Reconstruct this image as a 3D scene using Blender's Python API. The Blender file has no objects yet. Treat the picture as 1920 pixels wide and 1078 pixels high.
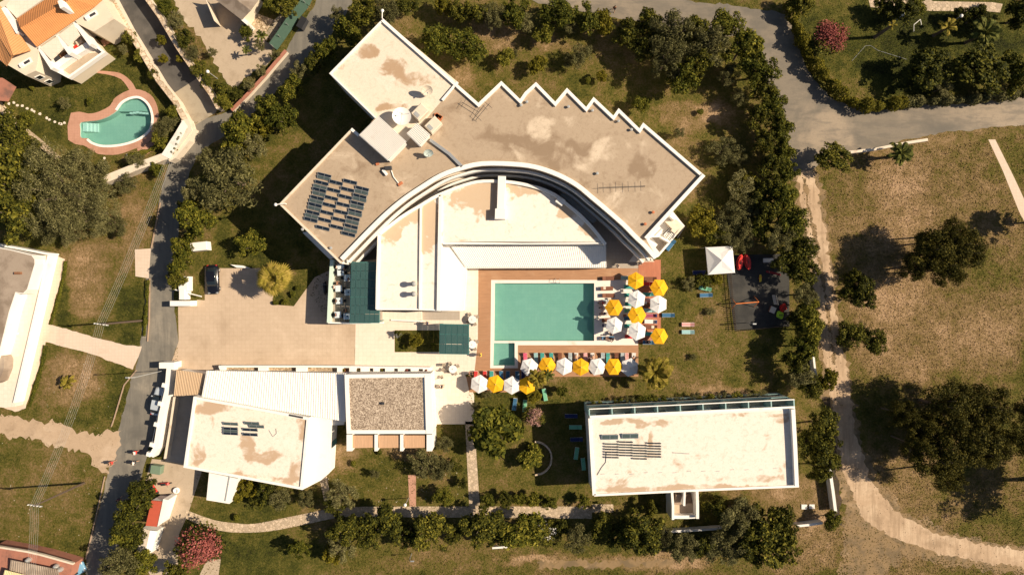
import bpy, math, random
import numpy as np
from mathutils import Vector, Matrix
from mathutils.geometry import tessellate_polygon

random.seed(7)
RNG = np.random.default_rng(7)
SC = bpy.context.scene
COL = SC.collection

# ---------------------------------------------------------------- camera, sky, sun, exposure
HC = 100.0          # camera height, metres
PPM = 12.2          # photograph pixels per metre on the ground
cam_d = bpy.data.cameras.new('camera')
cam = bpy.data.objects.new('camera', cam_d)
COL.objects.link(cam)
cam.location = (0, 0, HC)
cam.rotation_euler = (0, 0, 0)
cam_d.sensor_fit = 'HORIZONTAL'
cam_d.angle = 2 * math.atan(960 / PPM / HC)
cam_d.clip_start = 1.0
cam_d.clip_end = 3000
SC.camera = cam

SUN_EL = math.radians(40.0)
SUN_SLOPE = 0.07
world = bpy.data.worlds.new('World')
SC.world = world
world.use_nodes = True
wn = world.node_tree
bg = wn.nodes['Background']
sky = wn.nodes.new('ShaderNodeTexSky')
sky.sky_type = 'NISHITA'
sky.sun_disc = False
sky.sun_elevation = SUN_EL
sky.sun_rotation = math.radians(90 - math.degrees(math.atan(SUN_SLOPE)))
sky.air_density = 1.0
sky.dust_density = 1.5
wn.links.new(sky.outputs[0], bg.inputs['Color'])
bg.inputs['Strength'].default_value = 0.050
sun_d = bpy.data.lights.new('sun', 'SUN')
sun_d.energy = 5.0
sun_d.angle = math.radians(0.5)
sun_d.color = (1.0, 0.86, 0.66)
sun = bpy.data.objects.new('sun', sun_d)
COL.objects.link(sun)
sun.location = (80, 5, 90)
_d = Vector((-math.cos(SUN_EL), -SUN_SLOPE * math.cos(SUN_EL), -math.sin(SUN_EL)))
sun.rotation_euler = _d.to_track_quat('-Z', 'Y').to_euler()
SC.view_settings.view_transform = 'Standard'
SC.view_settings.look = 'None'
SC.view_settings.gamma = 1.0
SC.view_settings.use_curve_mapping = False
SC.view_settings.exposure = 0.55
SC.render.engine = 'CYCLES'
SC.cycles.max_bounces = 5
SC.cycles.diffuse_bounces = 3
SC.cycles.transparent_max_bounces = 12

# ---------------------------------------------------------------- maths helpers
def W(px, py, z=0.0):
    """A point of the survey drawing (photo pixels) at real height z -> metres."""
    k = (HC - z) / (HC * PPM)
    return ((px - 960.0) * k, (539.0 - py) * k)

def P(pts, z=0.0):
    return [W(a, b, z) for a, b in pts]

def ccw(pts):
    a = 0
    for i in range(len(pts)):
        x0, y0 = pts[i][:2]; x1, y1 = pts[(i + 1) % len(pts)][:2]
        a += x0 * y1 - x1 * y0
    return list(pts) if a > 0 else list(reversed(pts))

def spline(pts, n=6, closed=False):
    out = []
    m = len(pts)
    rng = range(m) if closed else range(m - 1)
    for i in rng:
        if closed:
            p0, p1, p2, p3 = pts[(i - 1) % m], pts[i], pts[(i + 1) % m], pts[(i + 2) % m]
        else:
            p0 = pts[max(i - 1, 0)]; p1 = pts[i]; p2 = pts[i + 1]; p3 = pts[min(i + 2, m - 1)]
        for k in range(n):
            t = k / n
            out.append(tuple(0.5 * ((2 * p1[j]) + (-p0[j] + p2[j]) * t + (2 * p0[j] - 5 * p1[j] + 4 * p2[j] - p3[j]) * t * t
                             + (-p0[j] + 3 * p1[j] - 3 * p2[j] + p3[j]) * t ** 3) for j in range(len(p1))))
    if not closed:
        out.append(tuple(pts[-1]))
    return out

def offset(pts, d, closed=True):
    """Offset to the left of travel by d."""
    n = len(pts); out = []
    for i in range(n):
        p = Vector(pts[i][:2])
        if closed or 0 < i < n - 1:
            a = (p - Vector(pts[i - 1][:2])).normalized(); b = (Vector(pts[(i + 1) % n][:2]) - p).normalized()
        elif i == 0:
            a = b = (Vector(pts[1][:2]) - p).normalized()
        else:
            a = b = (p - Vector(pts[i - 1][:2])).normalized()
        na = Vector((-a.y, a.x)); nb = Vector((-b.y, b.x))
        m = na + nb
        if m.length < 1e-6: m = na
        m.normalize()
        c = max(m.dot(na), 0.35)
        q = p + m * (d / c)
        out.append((q.x, q.y))
    return out

def inside(pts, x, y):
    """numpy point-in-polygon."""
    r = np.zeros(len(x), bool)
    n = len(pts)
    for i in range(n):
        x0, y0 = pts[i][:2]; x1, y1 = pts[(i + 1) % n][:2]
        c = ((y0 > y) != (y1 > y))
        with np.errstate(divide='ignore', invalid='ignore'):
            xi = (x1 - x0) * (y - y0) / (y1 - y0 + 1e-12) + x0
        r ^= (c & (x < xi))
    return r

def world_off(o):
    v = Vector((0, 0, 0))
    while o:
        v += o.location
        o = o.parent
    return v

def tag(o, label=None, cat=None, group=None, kind=None):
    if label: o['label'] = label
    if cat: o['category'] = cat
    if group: o['group'] = group
    if kind: o['kind'] = kind
    return o

def thing(name, label, cat, loc=(0, 0, 0), group=None):
    o = bpy.data.objects.new(name, None)
    COL.objects.link(o)
    o.empty_display_size = 0.3
    o.location = loc if len(loc) == 3 else (loc[0], loc[1], 0)
    return tag(o, label, cat, group)

def copy_tree(o, parent=None, mats=None):
    c = o.copy()
    COL.objects.link(c)
    c.parent = parent
    if mats and o.type == 'MESH' and o.name.split('.')[0] in mats:
        c.material_slots[0].link = 'OBJECT'
        c.material_slots[0].material = mats[o.name.split('.')[0]]
    for ch in o.children:
        copy_tree(ch, c, mats)
    return c

class MB:
    def __init__(s):
        s.v = []; s.f = []; s.mi = []
    def add(s, vs, fs, m=0):
        b = len(s.v)
        s.v += [tuple(v) for v in vs]
        s.f += [tuple(b + i for i in f) for f in fs]
        s.mi += [m] * len(fs)
        return s
    def prism(s, pts, z0, z1, m=0, mt=None, holes=None):
        pts = ccw(pts); n = len(pts)
        loops = [pts] + [list(reversed(ccw(h))) for h in (holes or [])]
        flat = [p for l in loops for p in l]
        tris = tessellate_polygon([[Vector((p[0], p[1], 0)) for p in l] for l in loops])
        top = [(p[0], p[1], z1) for p in flat]
        ft = []
        for t in tris:
            a, b, c = (flat[i] for i in t)
            cr = (b[0] - a[0]) * (c[1] - a[1]) - (b[1] - a[1]) * (c[0] - a[0])
            if abs(cr) < 1e-10: continue
            ft.append(t if cr > 0 else (t[0], t[2], t[1]))
        s.add(top, ft, m if mt is None else mt)
        if z0 is not None:
            for l in loops:
                k = len(l)
                for i in range(k):
                    a = l[i]; b = l[(i + 1) % k]
                    s.add([(a[0], a[1], z0), (b[0], b[1], z0), (b[0], b[1], z1), (a[0], a[1], z1)], [(0, 1, 2, 3)], m)
        return s
    def ring(s, pts, w, z0, z1, m=0):
        """wall of width w standing on the inner side of a closed polygon"""
        pts = ccw(pts)
        inn = offset(pts, w)
        n = len(pts)
        for i in range(n):
            j = (i + 1) % n
            a, b, c, d = pts[i], pts[j], inn[j], inn[i]
            s.add([(*a, z0), (*b, z0), (*c, z0), (*d, z0), (*a, z1), (*b, z1), (*c, z1), (*d, z1)],
                  [(0, 1, 5, 4), (2, 3, 7, 6), (4, 5, 6, 7)], m)
        return s
    def strip(s, pts, w, z0, z1, m=0):
        """wall along an open line, width w centred"""
        l = offset(pts, w / 2, False); r = offset(pts, -w / 2, False)
        n = len(pts)
        for i in range(n - 1):
            a, b, c, d = r[i], r[i + 1], l[i + 1], l[i]
            s.add([(*a, z0), (*b, z0), (*c, z0), (*d, z0), (*a, z1), (*b, z1), (*c, z1), (*d, z1)],
                  [(0, 1, 5, 4), (2, 3, 7, 6), (4, 5, 6, 7)], m)
        a, d = r[0], l[0]
        s.add([(*d, z0), (*a, z0), (*a, z1), (*d, z1)], [(0, 1, 2, 3)], m)
        b, c = r[-1], l[-1]
        s.add([(*b, z0), (*c, z0), (*c, z1), (*b, z1)], [(0, 1, 2, 3)], m)
        return s
    def box(s, cx, cy, z0, sx, sy, sz, rz=0.0, m=0, bev=0.0):
        c, n = math.cos(rz), math.sin(rz)
        def T(x, y, z): return (cx + x * c - y * n, cy + x * n + y * c, z)
        hx, hy = sx / 2, sy / 2
        if bev > 0:
            b = bev
            pl = [(-hx, -hy), (hx, -hy), (hx, hy), (-hx, hy)]
            pi = [(-hx + b, -hy + b), (hx - b, -hy + b), (hx - b, hy - b), (-hx + b, hy - b)]
            vs = [T(*p, z0) for p in pl] + [T(*p, z0 + sz - b) for p in pl] + [T(*p, z0 + sz) for p in pi]
            fs = [(3, 2, 1, 0)]
            for i in range(4):
                j = (i + 1) % 4
                fs += [(i, j, 4 + j, 4 + i), (4 + i, 4 + j, 8 + j, 8 + i)]
            fs.append((8, 9, 10, 11))
            return s.add(vs, fs, m)
        vs = [T(-hx, -hy, z0), T(hx, -hy, z0), T(hx, hy, z0), T(-hx, hy, z0),
              T(-hx, -hy, z0 + sz), T(hx, -hy, z0 + sz), T(hx, hy, z0 + sz), T(-hx, hy, z0 + sz)]
        return s.add(vs, [(3, 2, 1, 0), (0, 1, 5, 4), (1, 2, 6, 5), (2, 3, 7, 6), (3, 0, 4, 7), (4, 5, 6, 7)], m)
    def tube(s, path, r, n=6, m=0, cap=True):
        rs = r if isinstance(r, (list, tuple)) else [r] * len(path)
        path = [Vector(p) for p in path]
        rings = []
        for i, p in enumerate(path):
            t = (path[min(i + 1, len(path) - 1)] - path[max(i - 1, 0)]).normalized()
            u = t.cross(Vector((0, 0, 1)))
            if u.length < 1e-3: u = Vector((1, 0, 0))
            u.normalize(); w = t.cross(u).normalized()
            rings.append([tuple(p + (u * math.cos(2 * math.pi * k / n) + w * math.sin(2 * math.pi * k / n)) * rs[i]) for k in range(n)])
        vs = [v for rg in rings for v in rg]; fs = []
        for i in range(len(path) - 1):
            for k in range(n):
                k2 = (k + 1) % n
                fs.append((i * n + k, i * n + k2, (i + 1) * n + k2, (i + 1) * n + k))
        if cap:
            fs.append(tuple(reversed(range(n)))); fs.append(tuple((len(path) - 1) * n + k for k in range(n)))
        return s.add(vs, fs, m)
    def lathe(s, cx, cy, prof, n=16, m=0, ax=1.0, ay=1.0):
        vs = []; fs = []
        for r, z in prof:
            for k in range(n):
                a = 2 * math.pi * k / n
                vs.append((cx + r * ax * math.cos(a), cy + r * ay * math.sin(a), z))
        for i in range(len(prof) - 1):
            for k in range(n):
                k2 = (k + 1) % n
                fs.append((i * n + k, i * n + k2, (i + 1) * n + k2, (i + 1) * n + k))
        fs.append(tuple((len(prof) - 1) * n + k for k in range(n)))
        return s.add(vs, fs, m)
    def quad(s, a, b, c, d, m=0):
        return s.add([a, b, c, d], [(0, 1, 2, 3)], m)
    def slab(s, quad, th, m=0):
        """four 3D corners, thickness th downward"""
        lo = [(p[0], p[1], p[2] - th) for p in quad]
        return s.add(list(quad) + lo, [(0, 1, 2, 3), (7, 6, 5, 4), (0, 4, 5, 1), (1, 5, 6, 2), (2, 6, 7, 3), (3, 7, 4, 0)], m)
    def corrug(s, q, n, depth=0.05, th=0.06, m=0):
        """q: four 3D corners a,b,c,d; ribs run a->d, n ribs across a->b"""
        a, b, c, d = [Vector(p) for p in q]
        prof = []
        for i in range(n):
            for t, h in ((0.0, 0), (0.45, 0), (0.55, 1), (0.9, 1)):
                prof.append(((i + t) / n, h * depth))
        prof.append((1.0, 0))
        vs = []
        for t, h in prof:
            p0 = a.lerp(b, t); p1 = d.lerp(c, t)
            vs += [(p0.x, p0.y, p0.z + h), (p1.x, p1.y, p1.z + h)]
        fs = [(2 * i, 2 * i + 2, 2 * i + 3, 2 * i + 1) for i in range(len(prof) - 1)]
        s.add(vs, fs, m)
        lo = [Vector((p.x, p.y, p.z - 0.02)) for p in (a, b, c, d)]
        s.slab([tuple(p) for p in lo], th, m)
        return s
    def build(s, name, mat, parent=None, smooth=False, label=None, cat=None, group=None, kind=None):
        off = world_off(parent) if parent else Vector((0, 0, 0))
        me = bpy.data.meshes.new(name)
        if off.length > 0:
            vs = [(v[0] - off.x, v[1] - off.y, v[2] - off.z) for v in s.v]
        else:
            vs = s.v
        me.from_pydata(vs, [], s.f)
        mats = mat if isinstance(mat, (list, tuple)) else [mat]
        for mm in mats: me.materials.append(mm)
        if len(mats) > 1:
            me.polygons.foreach_set('material_index', s.mi)
        if smooth:
            me.polygons.foreach_set('use_smooth', [True] * len(me.polygons))
        me.update()
        o = bpy.data.objects.new(name, me)
        COL.objects.link(o)
        if parent: o.parent = parent
        return tag(o, label, cat, group, kind)

def mesh_np(name, verts, quads, mat, k=4):
    me = bpy.data.meshes.new(name)
    nv = len(verts); nq = len(quads)
    me.vertices.add(nv); me.vertices.foreach_set('co', verts.astype(np.float32).ravel())
    me.loops.add(nq * k); me.loops.foreach_set('vertex_index', quads.astype(np.int32).ravel())
    me.polygons.add(nq)
    me.polygons.foreach_set('loop_start', np.arange(0, nq * k, k, dtype=np.int32))
    me.polygons.foreach_set('loop_total', np.full(nq, k, dtype=np.int32))
    me.materials.append(mat)
    me.update(calc_edges=True)
    me.validate()
    return me

# ---------------------------------------------------------------- materials
class NT:
    def __init__(s, name):
        s.mat = bpy.data.materials.new(name)
        s.mat.use_nodes = True
        s.t = s.mat.node_tree
        s.bsdf = s.t.nodes['Principled BSDF']
        s.out = s.t.nodes['Material Output']
        s.geo = s.t.nodes.new('ShaderNodeNewGeometry')
        s.pos = s.geo.outputs['Position']
    def link(s, a, b):
        s.t.links.new(a, b)
    def setin(s, sock, v):
        if isinstance(v, bpy.types.NodeSocket): s.t.links.new(v, sock)
        else: sock.default_value = v
    def noise(s, scale, detail=3, rough=0.55, dist=0.0, vec=None, out=0):
        n = s.t.nodes.new('ShaderNodeTexNoise')
        n.inputs['Scale'].default_value = scale
        n.inputs['Detail'].default_value = detail
        n.inputs['Roughness'].default_value = rough
        n.inputs['Distortion'].default_value = dist
        s.link(vec or s.pos, n.inputs['Vector'])
        return n.outputs[out]
    def math(s, op, a, b=0.0, clamp=False):
        n = s.t.nodes.new('ShaderNodeMath'); n.operation = op; n.use_clamp = clamp
        s.setin(n.inputs[0], a); s.setin(n.inputs[1], b)
        return n.outputs[0]
    def vmath(s, op, a, b=(0, 0, 0)):
        n = s.t.nodes.new('ShaderNodeVectorMath'); n.operation = op
        s.setin(n.inputs[0], a); s.setin(n.inputs[1], b)
        return n.outputs['Value'] if op == 'LENGTH' else n.outputs['Vector']
    def mapr(s, v, a, b, c=0.0, d=1.0, smooth=True):
        n = s.t.nodes.new('ShaderNodeMapRange')
        n.interpolation_type = 'SMOOTHSTEP' if smooth else 'LINEAR'
        s.setin(n.inputs['Value'], v)
        n.inputs['From Min'].default_value = a; n.inputs['From Max'].default_value = b
        n.inputs['To Min'].default_value = c; n.inputs['To Max'].default_value = d
        return n.outputs[0]
    def mix(s, f, a, b, mode='MIX'):
        n = s.t.nodes.new('ShaderNodeMix'); n.data_type = 'RGBA'; n.blend_type = mode
        s.setin(n.inputs['Factor'], f)
        for sock, v in ((n.inputs[6], a), (n.inputs[7], b)):
            if isinstance(v, tuple) and len(v) == 3: v = (*v, 1)
            s.setin(sock, v)
        return n.outputs[2]
    def ramp(s, v, stops):
        n = s.t.nodes.new('ShaderNodeValToRGB')
        cr = n.color_ramp
        cr.elements[0].position = stops[0][0]; cr.elements[0].color = (*stops[0][1], 1)
        cr.elements[1].position = stops[-1][0]; cr.elements[1].color = (*stops[-1][1], 1)
        for p, c in stops[1:-1]:
            e = cr.elements.new(p); e.color = (*c, 1)
        s.setin(n.inputs[0], v)
        return n.outputs[0]
    def bump(s, h, strength=0.3, dist=0.05):
        n = s.t.nodes.new('ShaderNodeBump')
        n.inputs['Strength'].default_value = strength; n.inputs['Distance'].default_value = dist
        s.link(h, n.inputs['Height']); s.link(n.outputs[0], s.bsdf.inputs['Normal'])
    def patches(s, lst, z=0.0, distort=3.0, dscale=0.25):
        """sum of soft-edged irregular areas; lst of (px, py, rx, ry, amount) in plan"""
        dn = s.noise(dscale, 4, 0.6, out=1)
        v = s.vmath('ADD', s.pos, s.vmath('MULTIPLY', s.vmath('SUBTRACT', dn, (0.5, 0.5, 0.5)), (distort, distort, 0)))
        tot = None
        k = (HC - z) / (HC * PPM)
        for px, py, rx, ry, amt in lst:
            cx, cy = W(px, py, z)
            q = s.vmath('MULTIPLY', s.vmath('SUBTRACT', v, (cx, cy, 0)), (1 / (rx * k), 1 / (ry * k), 0))
            m = s.mapr(s.vmath('LENGTH', q), 0.55, 1.25, amt, 0.0)
            tot = m if tot is None else s.math('ADD', tot, m)
        return tot
    def done(s, color, rough=0.8, spec=0.3, metal=0.0):
        if isinstance(color, tuple): color = (*color, 1) if len(color) == 3 else color
        s.setin(s.bsdf.inputs['Base Color'], color)
        s.setin(s.bsdf.inputs['Roughness'], rough)
        s.bsdf.inputs['Specular IOR Level'].default_value = spec
        s.bsdf.inputs['Metallic'].default_value = metal
        return s.mat

def paint(name, c, rough=0.6, var=0.12, vs=1.2, spec=0.35, metal=0.0, grime=None, gs=0.7, glo=0.5, ghi=0.75, bump=0.0, bs=12):
    n = NT(name)
    a = tuple(x * (1 - var) for x in c); b = tuple(min(x * (1 + var), 0.95) for x in c)
    col = n.mix(n.noise(vs, 4), a, b)
    if grime:
        col = n.mix(n.mapr(n.noise(gs, 5, 0.62), glo, ghi, 0, 0.85), col, grime)
    if bump: n.bump(n.noise(bs, 3), bump, 0.03)
    return n.done(col, rough, spec, metal)

M = {}
M['white'] = paint('white_paint', (0.80, 0.76, 0.70), 0.6, 0.05, 1.0, grime=(0.55, 0.45, 0.35), gs=0.5, glo=0.56, ghi=0.9)
M['white2'] = paint('white_plaster', (0.74, 0.70, 0.64), 0.75, 0.06, 0.8, grime=(0.5, 0.42, 0.33), gs=0.35, glo=0.55, ghi=0.85)
M['cream'] = paint('cream_render', (0.66, 0.56, 0.44), 0.8, 0.1, 1.5, grime=(0.42, 0.3, 0.2), gs=0.8, glo=0.52, ghi=0.8, bump=0.2)
M['villa_wall'] = paint('villa_render', (0.66, 0.56, 0.43), 0.8, 0.06, 0.6, grime=(0.5, 0.38, 0.27), gs=0.5, glo=0.55, ghi=0.85)
M['dark'] = paint('dark_metal', (0.04, 0.04, 0.045), 0.5, 0.1)
M['grey'] = paint('grey_metal', (0.35, 0.35, 0.34), 0.45, 0.1)
M['steel'] = paint('steel', (0.55, 0.55, 0.53), 0.35, 0.1, metal=0.6)
M['wood'] = paint('brown_wood', (0.22, 0.10, 0.05), 0.6, 0.25, 3.0)
M['pole_wood'] = paint('pole_wood', (0.10, 0.07, 0.05), 0.8, 0.25, 3.0)
M['teal_metal'] = paint('teal_metal', (0.06, 0.20, 0.19), 0.5, 0.1)
M['black'] = paint('black_rubber', (0.02, 0.02, 0.022), 0.6, 0.2)
M['skin'] = paint('skin', (0.50, 0.28, 0.18), 0.55, 0.08, 4)
M['hair'] = paint('hair', (0.03, 0.02, 0.015), 0.6, 0.2, 6)
M['terracotta'] = paint('terracotta', (0.48, 0.16, 0.07), 0.8, 0.2, 2)
M['solar'] = paint('solar_glass', (0.012, 0.02, 0.033), 0.15, 0.2, 2.0, spec=0.3)
M['solar_dusty'] = paint('dusty_solar_glass', (0.07, 0.095, 0.095), 0.3, 0.35, 2.0, spec=0.3)
M['window_glass'] = paint('window_glass', (0.015, 0.022, 0.028), 0.08, 0.2, 1.0, spec=0.5)
M['red'] = paint('red_plastic', (0.62, 0.03, 0.02), 0.35, 0.08)
M['lime'] = paint('lime_plastic', (0.48, 0.70, 0.05), 0.35, 0.08)
M['orange'] = paint('orange_plastic', (0.75, 0.22, 0.06), 0.4, 0.08)
M['yellow_p'] = paint('yellow_plastic', (0.75, 0.50, 0.03), 0.4, 0.08)
M['redroof'] = paint('red_roof_paint', (0.46, 0.09, 0.05), 0.6, 0.12, 1.5)
M['redbrick'] = paint('red_paving', (0.36, 0.15, 0.10), 0.85, 0.2, 1.2, grime=(0.16, 0.09, 0.07), gs=0.5)
M['kerb'] = paint('kerb_stone', (0.36, 0.25, 0.17), .9, .2, 1.5)
M['stone_grey'] = paint('dull_stone', (0.40, 0.34, 0.26), .9, .2, 1.5)
M['trunk'] = paint('bark', (0.14, 0.10, 0.07), 0.9, 0.3, 6)
def cloth(name, a_, b_):
    n = NT(name); oi = n.t.nodes.new('ShaderNodeObjectInfo')
    col = n.mix(oi.outputs['Random'], a_, b_)
    col = n.mix(n.mapr(n.noise(2.2, 5, .65), .48, .8, 0, .35), col, tuple(x * .72 for x in b_))
    n.bump(n.noise(3.0, 3), .25, .03)
    return n.done(col, .8, .2)
M['white_cloth'] = cloth('white_canvas', (0.79, 0.77, 0.75), (0.68, 0.65, 0.62))
M['yellow_cloth'] = cloth('yellow_canvas', (0.80, 0.43, 0.012), (0.70, 0.33, 0.010))

def conc(name, c, dark, light, z=0.0, tile=0.0, pt=None, s1=0.35, lo=0.45, hi=0.62, llo=0.55, lhi=0.75, rough=0.85, ptd=None, dis=3.0, mott=0.22, streak=None):
    """weathered concrete / roofing: base, darker stains, pale washed areas"""
    n = NT(name)
    base = n.mix(n.noise(4.0, 5, 0.7), tuple(x * 0.90 for x in c), tuple(min(x * 1.08, .93) for x in c))
    nz = n.noise(s1, 6, 0.62, 0.4)
    if pt: nz = n.math('ADD', nz, n.patches(pt, z, dis))
    col = n.mix(n.mapr(nz, lo, hi, 0, 0.8), base, dark)
    if light:
        nl = n.noise(s1 * 0.6, 5, 0.6, 0.5, vec=n.vmath('ADD', n.pos, (31.0, 17.0, 5.0)))
        if ptd: nl = n.math('ADD', nl, n.patches(ptd, z, dis))
        col = n.mix(n.mapr(nl, llo, lhi, 0, 0.9), col, light)
    if tile:
        b = n.t.nodes.new('ShaderNodeTexBrick')
        n.link(n.pos, b.inputs['Vector'])
        b.offset = 0.0
        b.inputs['Scale'].default_value = 1.0
        b.inputs['Brick Width'].default_value = tile; b.inputs['Row Height'].default_value = tile
        b.inputs['Mortar Size'].default_value = 0.03
        b.inputs['Color1'].default_value = (1, 1, 1, 1); b.inputs['Color2'].default_value = (0.95, 0.945, 0.935, 1)
        b.inputs['Mortar'].default_value = (0.90, 0.885, 0.87, 1)
        col = n.mix(1.0, col, b.outputs['Color'], 'MULTIPLY')
    mo = n.noise(1.7, 5, 0.7, 0.6, vec=n.vmath('ADD', n.pos, (7.0, 3.0, 1.0)))
    col = n.mix(n.mapr(mo, 0.48, 0.72, 0.0, mott), col, dark)
    if streak:
        sv = n.vmath('MULTIPLY', n.pos, streak)
        col = n.mix(n.mapr(n.noise(1.0, 5, 0.65, 0.3, vec=sv), 0.42, 0.66, 0.0, 0.55), col, dark)
    fine = n.noise(9, 4, 0.75)
    col = n.mix(n.mapr(fine, 0.3, 0.7, 0.0, 0.22), col, dark)
    n.bump(n.noise(6, 4), 0.15, 0.03)
    return n.done(col, rough, 0.25)

CREAM = (0.72, 0.63, 0.51); TAN = (0.42, 0.32, 0.225)
M['roof_nw'] = conc('cream_roof_coating', CREAM, (0.34, 0.20, 0.10), (0.80, 0.74, 0.65), 9.5, pt=[(690, 95, 22, 14, .2), (737, 128, 30, 20, .22), (790, 150, 50, 12, .12), (740, 200, 40, 10, .22), (830, 180, 22, 20, .15)], lo=0.60, hi=0.78)
M['roof_main'] = conc('tan_roof_screed', TAN, (0.24, 0.165, 0.105), (0.68, 0.55, 0.41), 9.5, mott=0.42,
    pt=[(975, 270, 60, 24, .20), (1050, 290, 45, 40, .18), (1205, 310, 28, 32, .18), (880, 200, 35, 35, .14), (1140, 340, 60, 20, .1), (1010, 205, 60, 20, .08), (960, 255, 30, 30, .12), (1090, 275, 30, 15, .14), (700, 330, 60, 50, .04)], ptd=[(1010, 240, 30, 25, .22), (1090, 230, 40, 20, .16), (1150, 280, 60, 25, .15), (1180, 385, 50, 40, .10)], lo=0.52, hi=0.74, llo=0.56, lhi=0.78)
M['roof_mid'] = conc('bleached_roof_coating', (0.80, 0.74, 0.66), (0.50, 0.34, 0.20), None, 5.2,
    pt=[(875, 362, 46, 24, .34), (905, 385, 34, 26, .28), (985, 350, 40, 18, .32), (735, 425, 22, 40, .34), (806, 415, 20, 62, .42), (765, 405, 30, 30, .32), (1070, 390, 22, 26, .3), (1108, 430, 20, 22, .3), (920, 360, 30, 60, .2)], lo=0.58, hi=0.76, s1=0.5, dis=5)
M['roof_se'] = conc('cream_roof_membrane', (0.78, 0.71, 0.62), (0.40, 0.26, 0.15), (0.78, 0.72, 0.63), 6.5,
    pt=[(1235, 795, 22, 8, .24), (1140, 792, 18, 6, .2), (1205, 797, 14, 8, .15), (1460, 785, 30, 10, .2), (1300, 918, 200, 9, .26), (1222, 820, 6, 16, .2), (1430, 898, 60, 10, .14), (1165, 790, 50, 6, .18), (1430, 775, 60, 8, .16), (1140, 905, 40, 16, .1)], lo=0.57, hi=0.74, dis=2.2, mott=.28)
M['roof_sw'] = conc('cream_roof_membrane_west', (0.78, 0.70, 0.60), (0.40, 0.25, 0.14), (0.80, 0.74, 0.65), 4.8,
    pt=[(410, 765, 60, 12, .2), (465, 840, 14, 30, .26), (500, 857, 30, 10, .2), (480, 895, 90, 8, .18), (375, 850, 14, 30, .16), (500, 760, 50, 12, .15), (565, 800, 12, 50, .14), (555, 880, 16, 30, .12)], lo=0.56, hi=0.74, dis=2.5, mott=.3)
M['roof_left'] = conc('grey_tan_roof', (0.34, 0.27, 0.21), (0.20, 0.15, 0.11), (0.40, 0.32, 0.25), 4.0)
M['plaza'] = conc('plaza_concrete', (0.54, 0.41, 0.295), (0.36, 0.26, 0.175), (0.64, 0.50, 0.37), tile=0.62, lo=0.48, hi=0.80, s1=0.2)
M['plaza_pale'] = conc('pale_plaza_tiles', (0.76, 0.66, 0.55), (0.56, 0.44, 0.33), None, tile=0.62, lo=0.55, hi=0.9)
M['court'] = conc('courtyard_tiles', (0.42, 0.36, 0.30), (0.34, 0.27, 0.20), None, tile=0.55, lo=0.55, hi=0.9)
M['pave_left'] = conc('pink_beige_paving', (0.66, 0.52, 0.41), (0.50, 0.38, 0.27), None, tile=0.5, lo=0.5, hi=0.85)
M['yard'] = conc('yard_concrete', (0.46, 0.36, 0.26), (0.28, 0.21, 0.14), (0.54, 0.44, 0.33), lo=0.5, hi=0.8, mott=.35)
M['apron'] = conc('driveway_concrete', (0.36, 0.30, 0.22), (0.25, 0.20, 0.14), None)
M['asphalt'] = conc('worn_asphalt', (0.20, 0.178, 0.145), (0.115, 0.105, 0.09), (0.31, 0.265, 0.205), s1=0.25, lo=0.48, hi=0.72, llo=0.52, lhi=0.70, mott=.3, streak=(1.3, 0.12, 1))
M['asphalt_ne'] = conc('dusty_asphalt', (0.225, 0.185, 0.14), (0.13, 0.115, 0.095), (0.36, 0.28, 0.20), s1=0.13, lo=0.48, hi=0.66, llo=0.46, lhi=0.66, mott=.35, streak=(0.25, 0.9, 1), pt=[(1520, 200, 35, 60, .12), (1420, 90, 30, 50, .1), (1640, 225, 60, 20, .06)], ptd=[(1565, 250, 40, 40, .16), (1850, 215, 80, 25, .08)])
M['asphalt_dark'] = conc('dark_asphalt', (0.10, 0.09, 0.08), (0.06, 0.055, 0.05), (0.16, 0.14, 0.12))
M['pink_pave'] = conc('pink_pool_paving', (0.50, 0.27, 0.19), (0.40, 0.21, 0.14), None, tile=0.4)
M['rubber'] = conc('rubber_safety_tiles', (0.055, 0.052, 0.047), (0.03, 0.029, 0.028), (0.09, 0.082, 0.07), tile=0.55)
M['dirt'] = conc('dirt_track', (0.50, 0.35, 0.225), (0.26, 0.175, 0.105), (0.62, 0.46, 0.31), s1=0.35, lo=0.47, hi=0.72, llo=0.46, lhi=0.66, mott=.35, streak=(1.5, 0.15, 1))
M['soil'] = conc('loose_soil', (0.26, 0.17, 0.085), (0.14, 0.10, 0.055), (0.36, 0.25, 0.15), s1=0.5, mott=.5)
M['dirt_pale'] = conc('dusty_lane', (0.46, 0.33, 0.22), (0.26, 0.18, 0.11), (0.56, 0.42, 0.30), s1=0.35, lo=0.5, hi=0.75, llo=0.5, lhi=0.70, mott=.4)

def deck_mat(name, c, along_x):
    n = NT(name)
    w = n.t.nodes.new('ShaderNodeTexWave'); w.wave_type = 'BANDS'; w.bands_direction = 'Y' if along_x else 'X'
    n.link(n.pos, w.inputs['Vector']); w.inputs['Scale'].default_value = 1.6; w.inputs['Distortion'].default_value = 0.0
    v = n.vmath('MULTIPLY', n.pos, (0.6, 8, 1) if along_x else (8, 0.6, 1))
    col = n.mix(n.noise(1.0, 4, vec=v), tuple(x * 0.68 for x in c), tuple(x * 1.35 for x in c))
    col = n.mix(n.mapr(n.noise(0.35, 4), 0.5, 0.8, 0, .5), col, (0.55, 0.36, 0.22))
    col = n.mix(n.mapr(w.outputs['Fac'], 0.0, 0.16, 0.4, 0), col, (0.06, 0.03, 0.02))
    n.bump(w.outputs['Fac'], 0.3, 0.02)
    return n.done(col, 0.65, 0.3)
M['deck'] = deck_mat('timber_deck', (0.38, 0.20, 0.105), True)
M['deck_red'] = deck_mat('reddish_timber_deck', (0.42, 0.15, 0.08), False)
M['slats'] = deck_mat('pale_timber_slats', (0.55, 0.33, 0.19), False)

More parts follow.
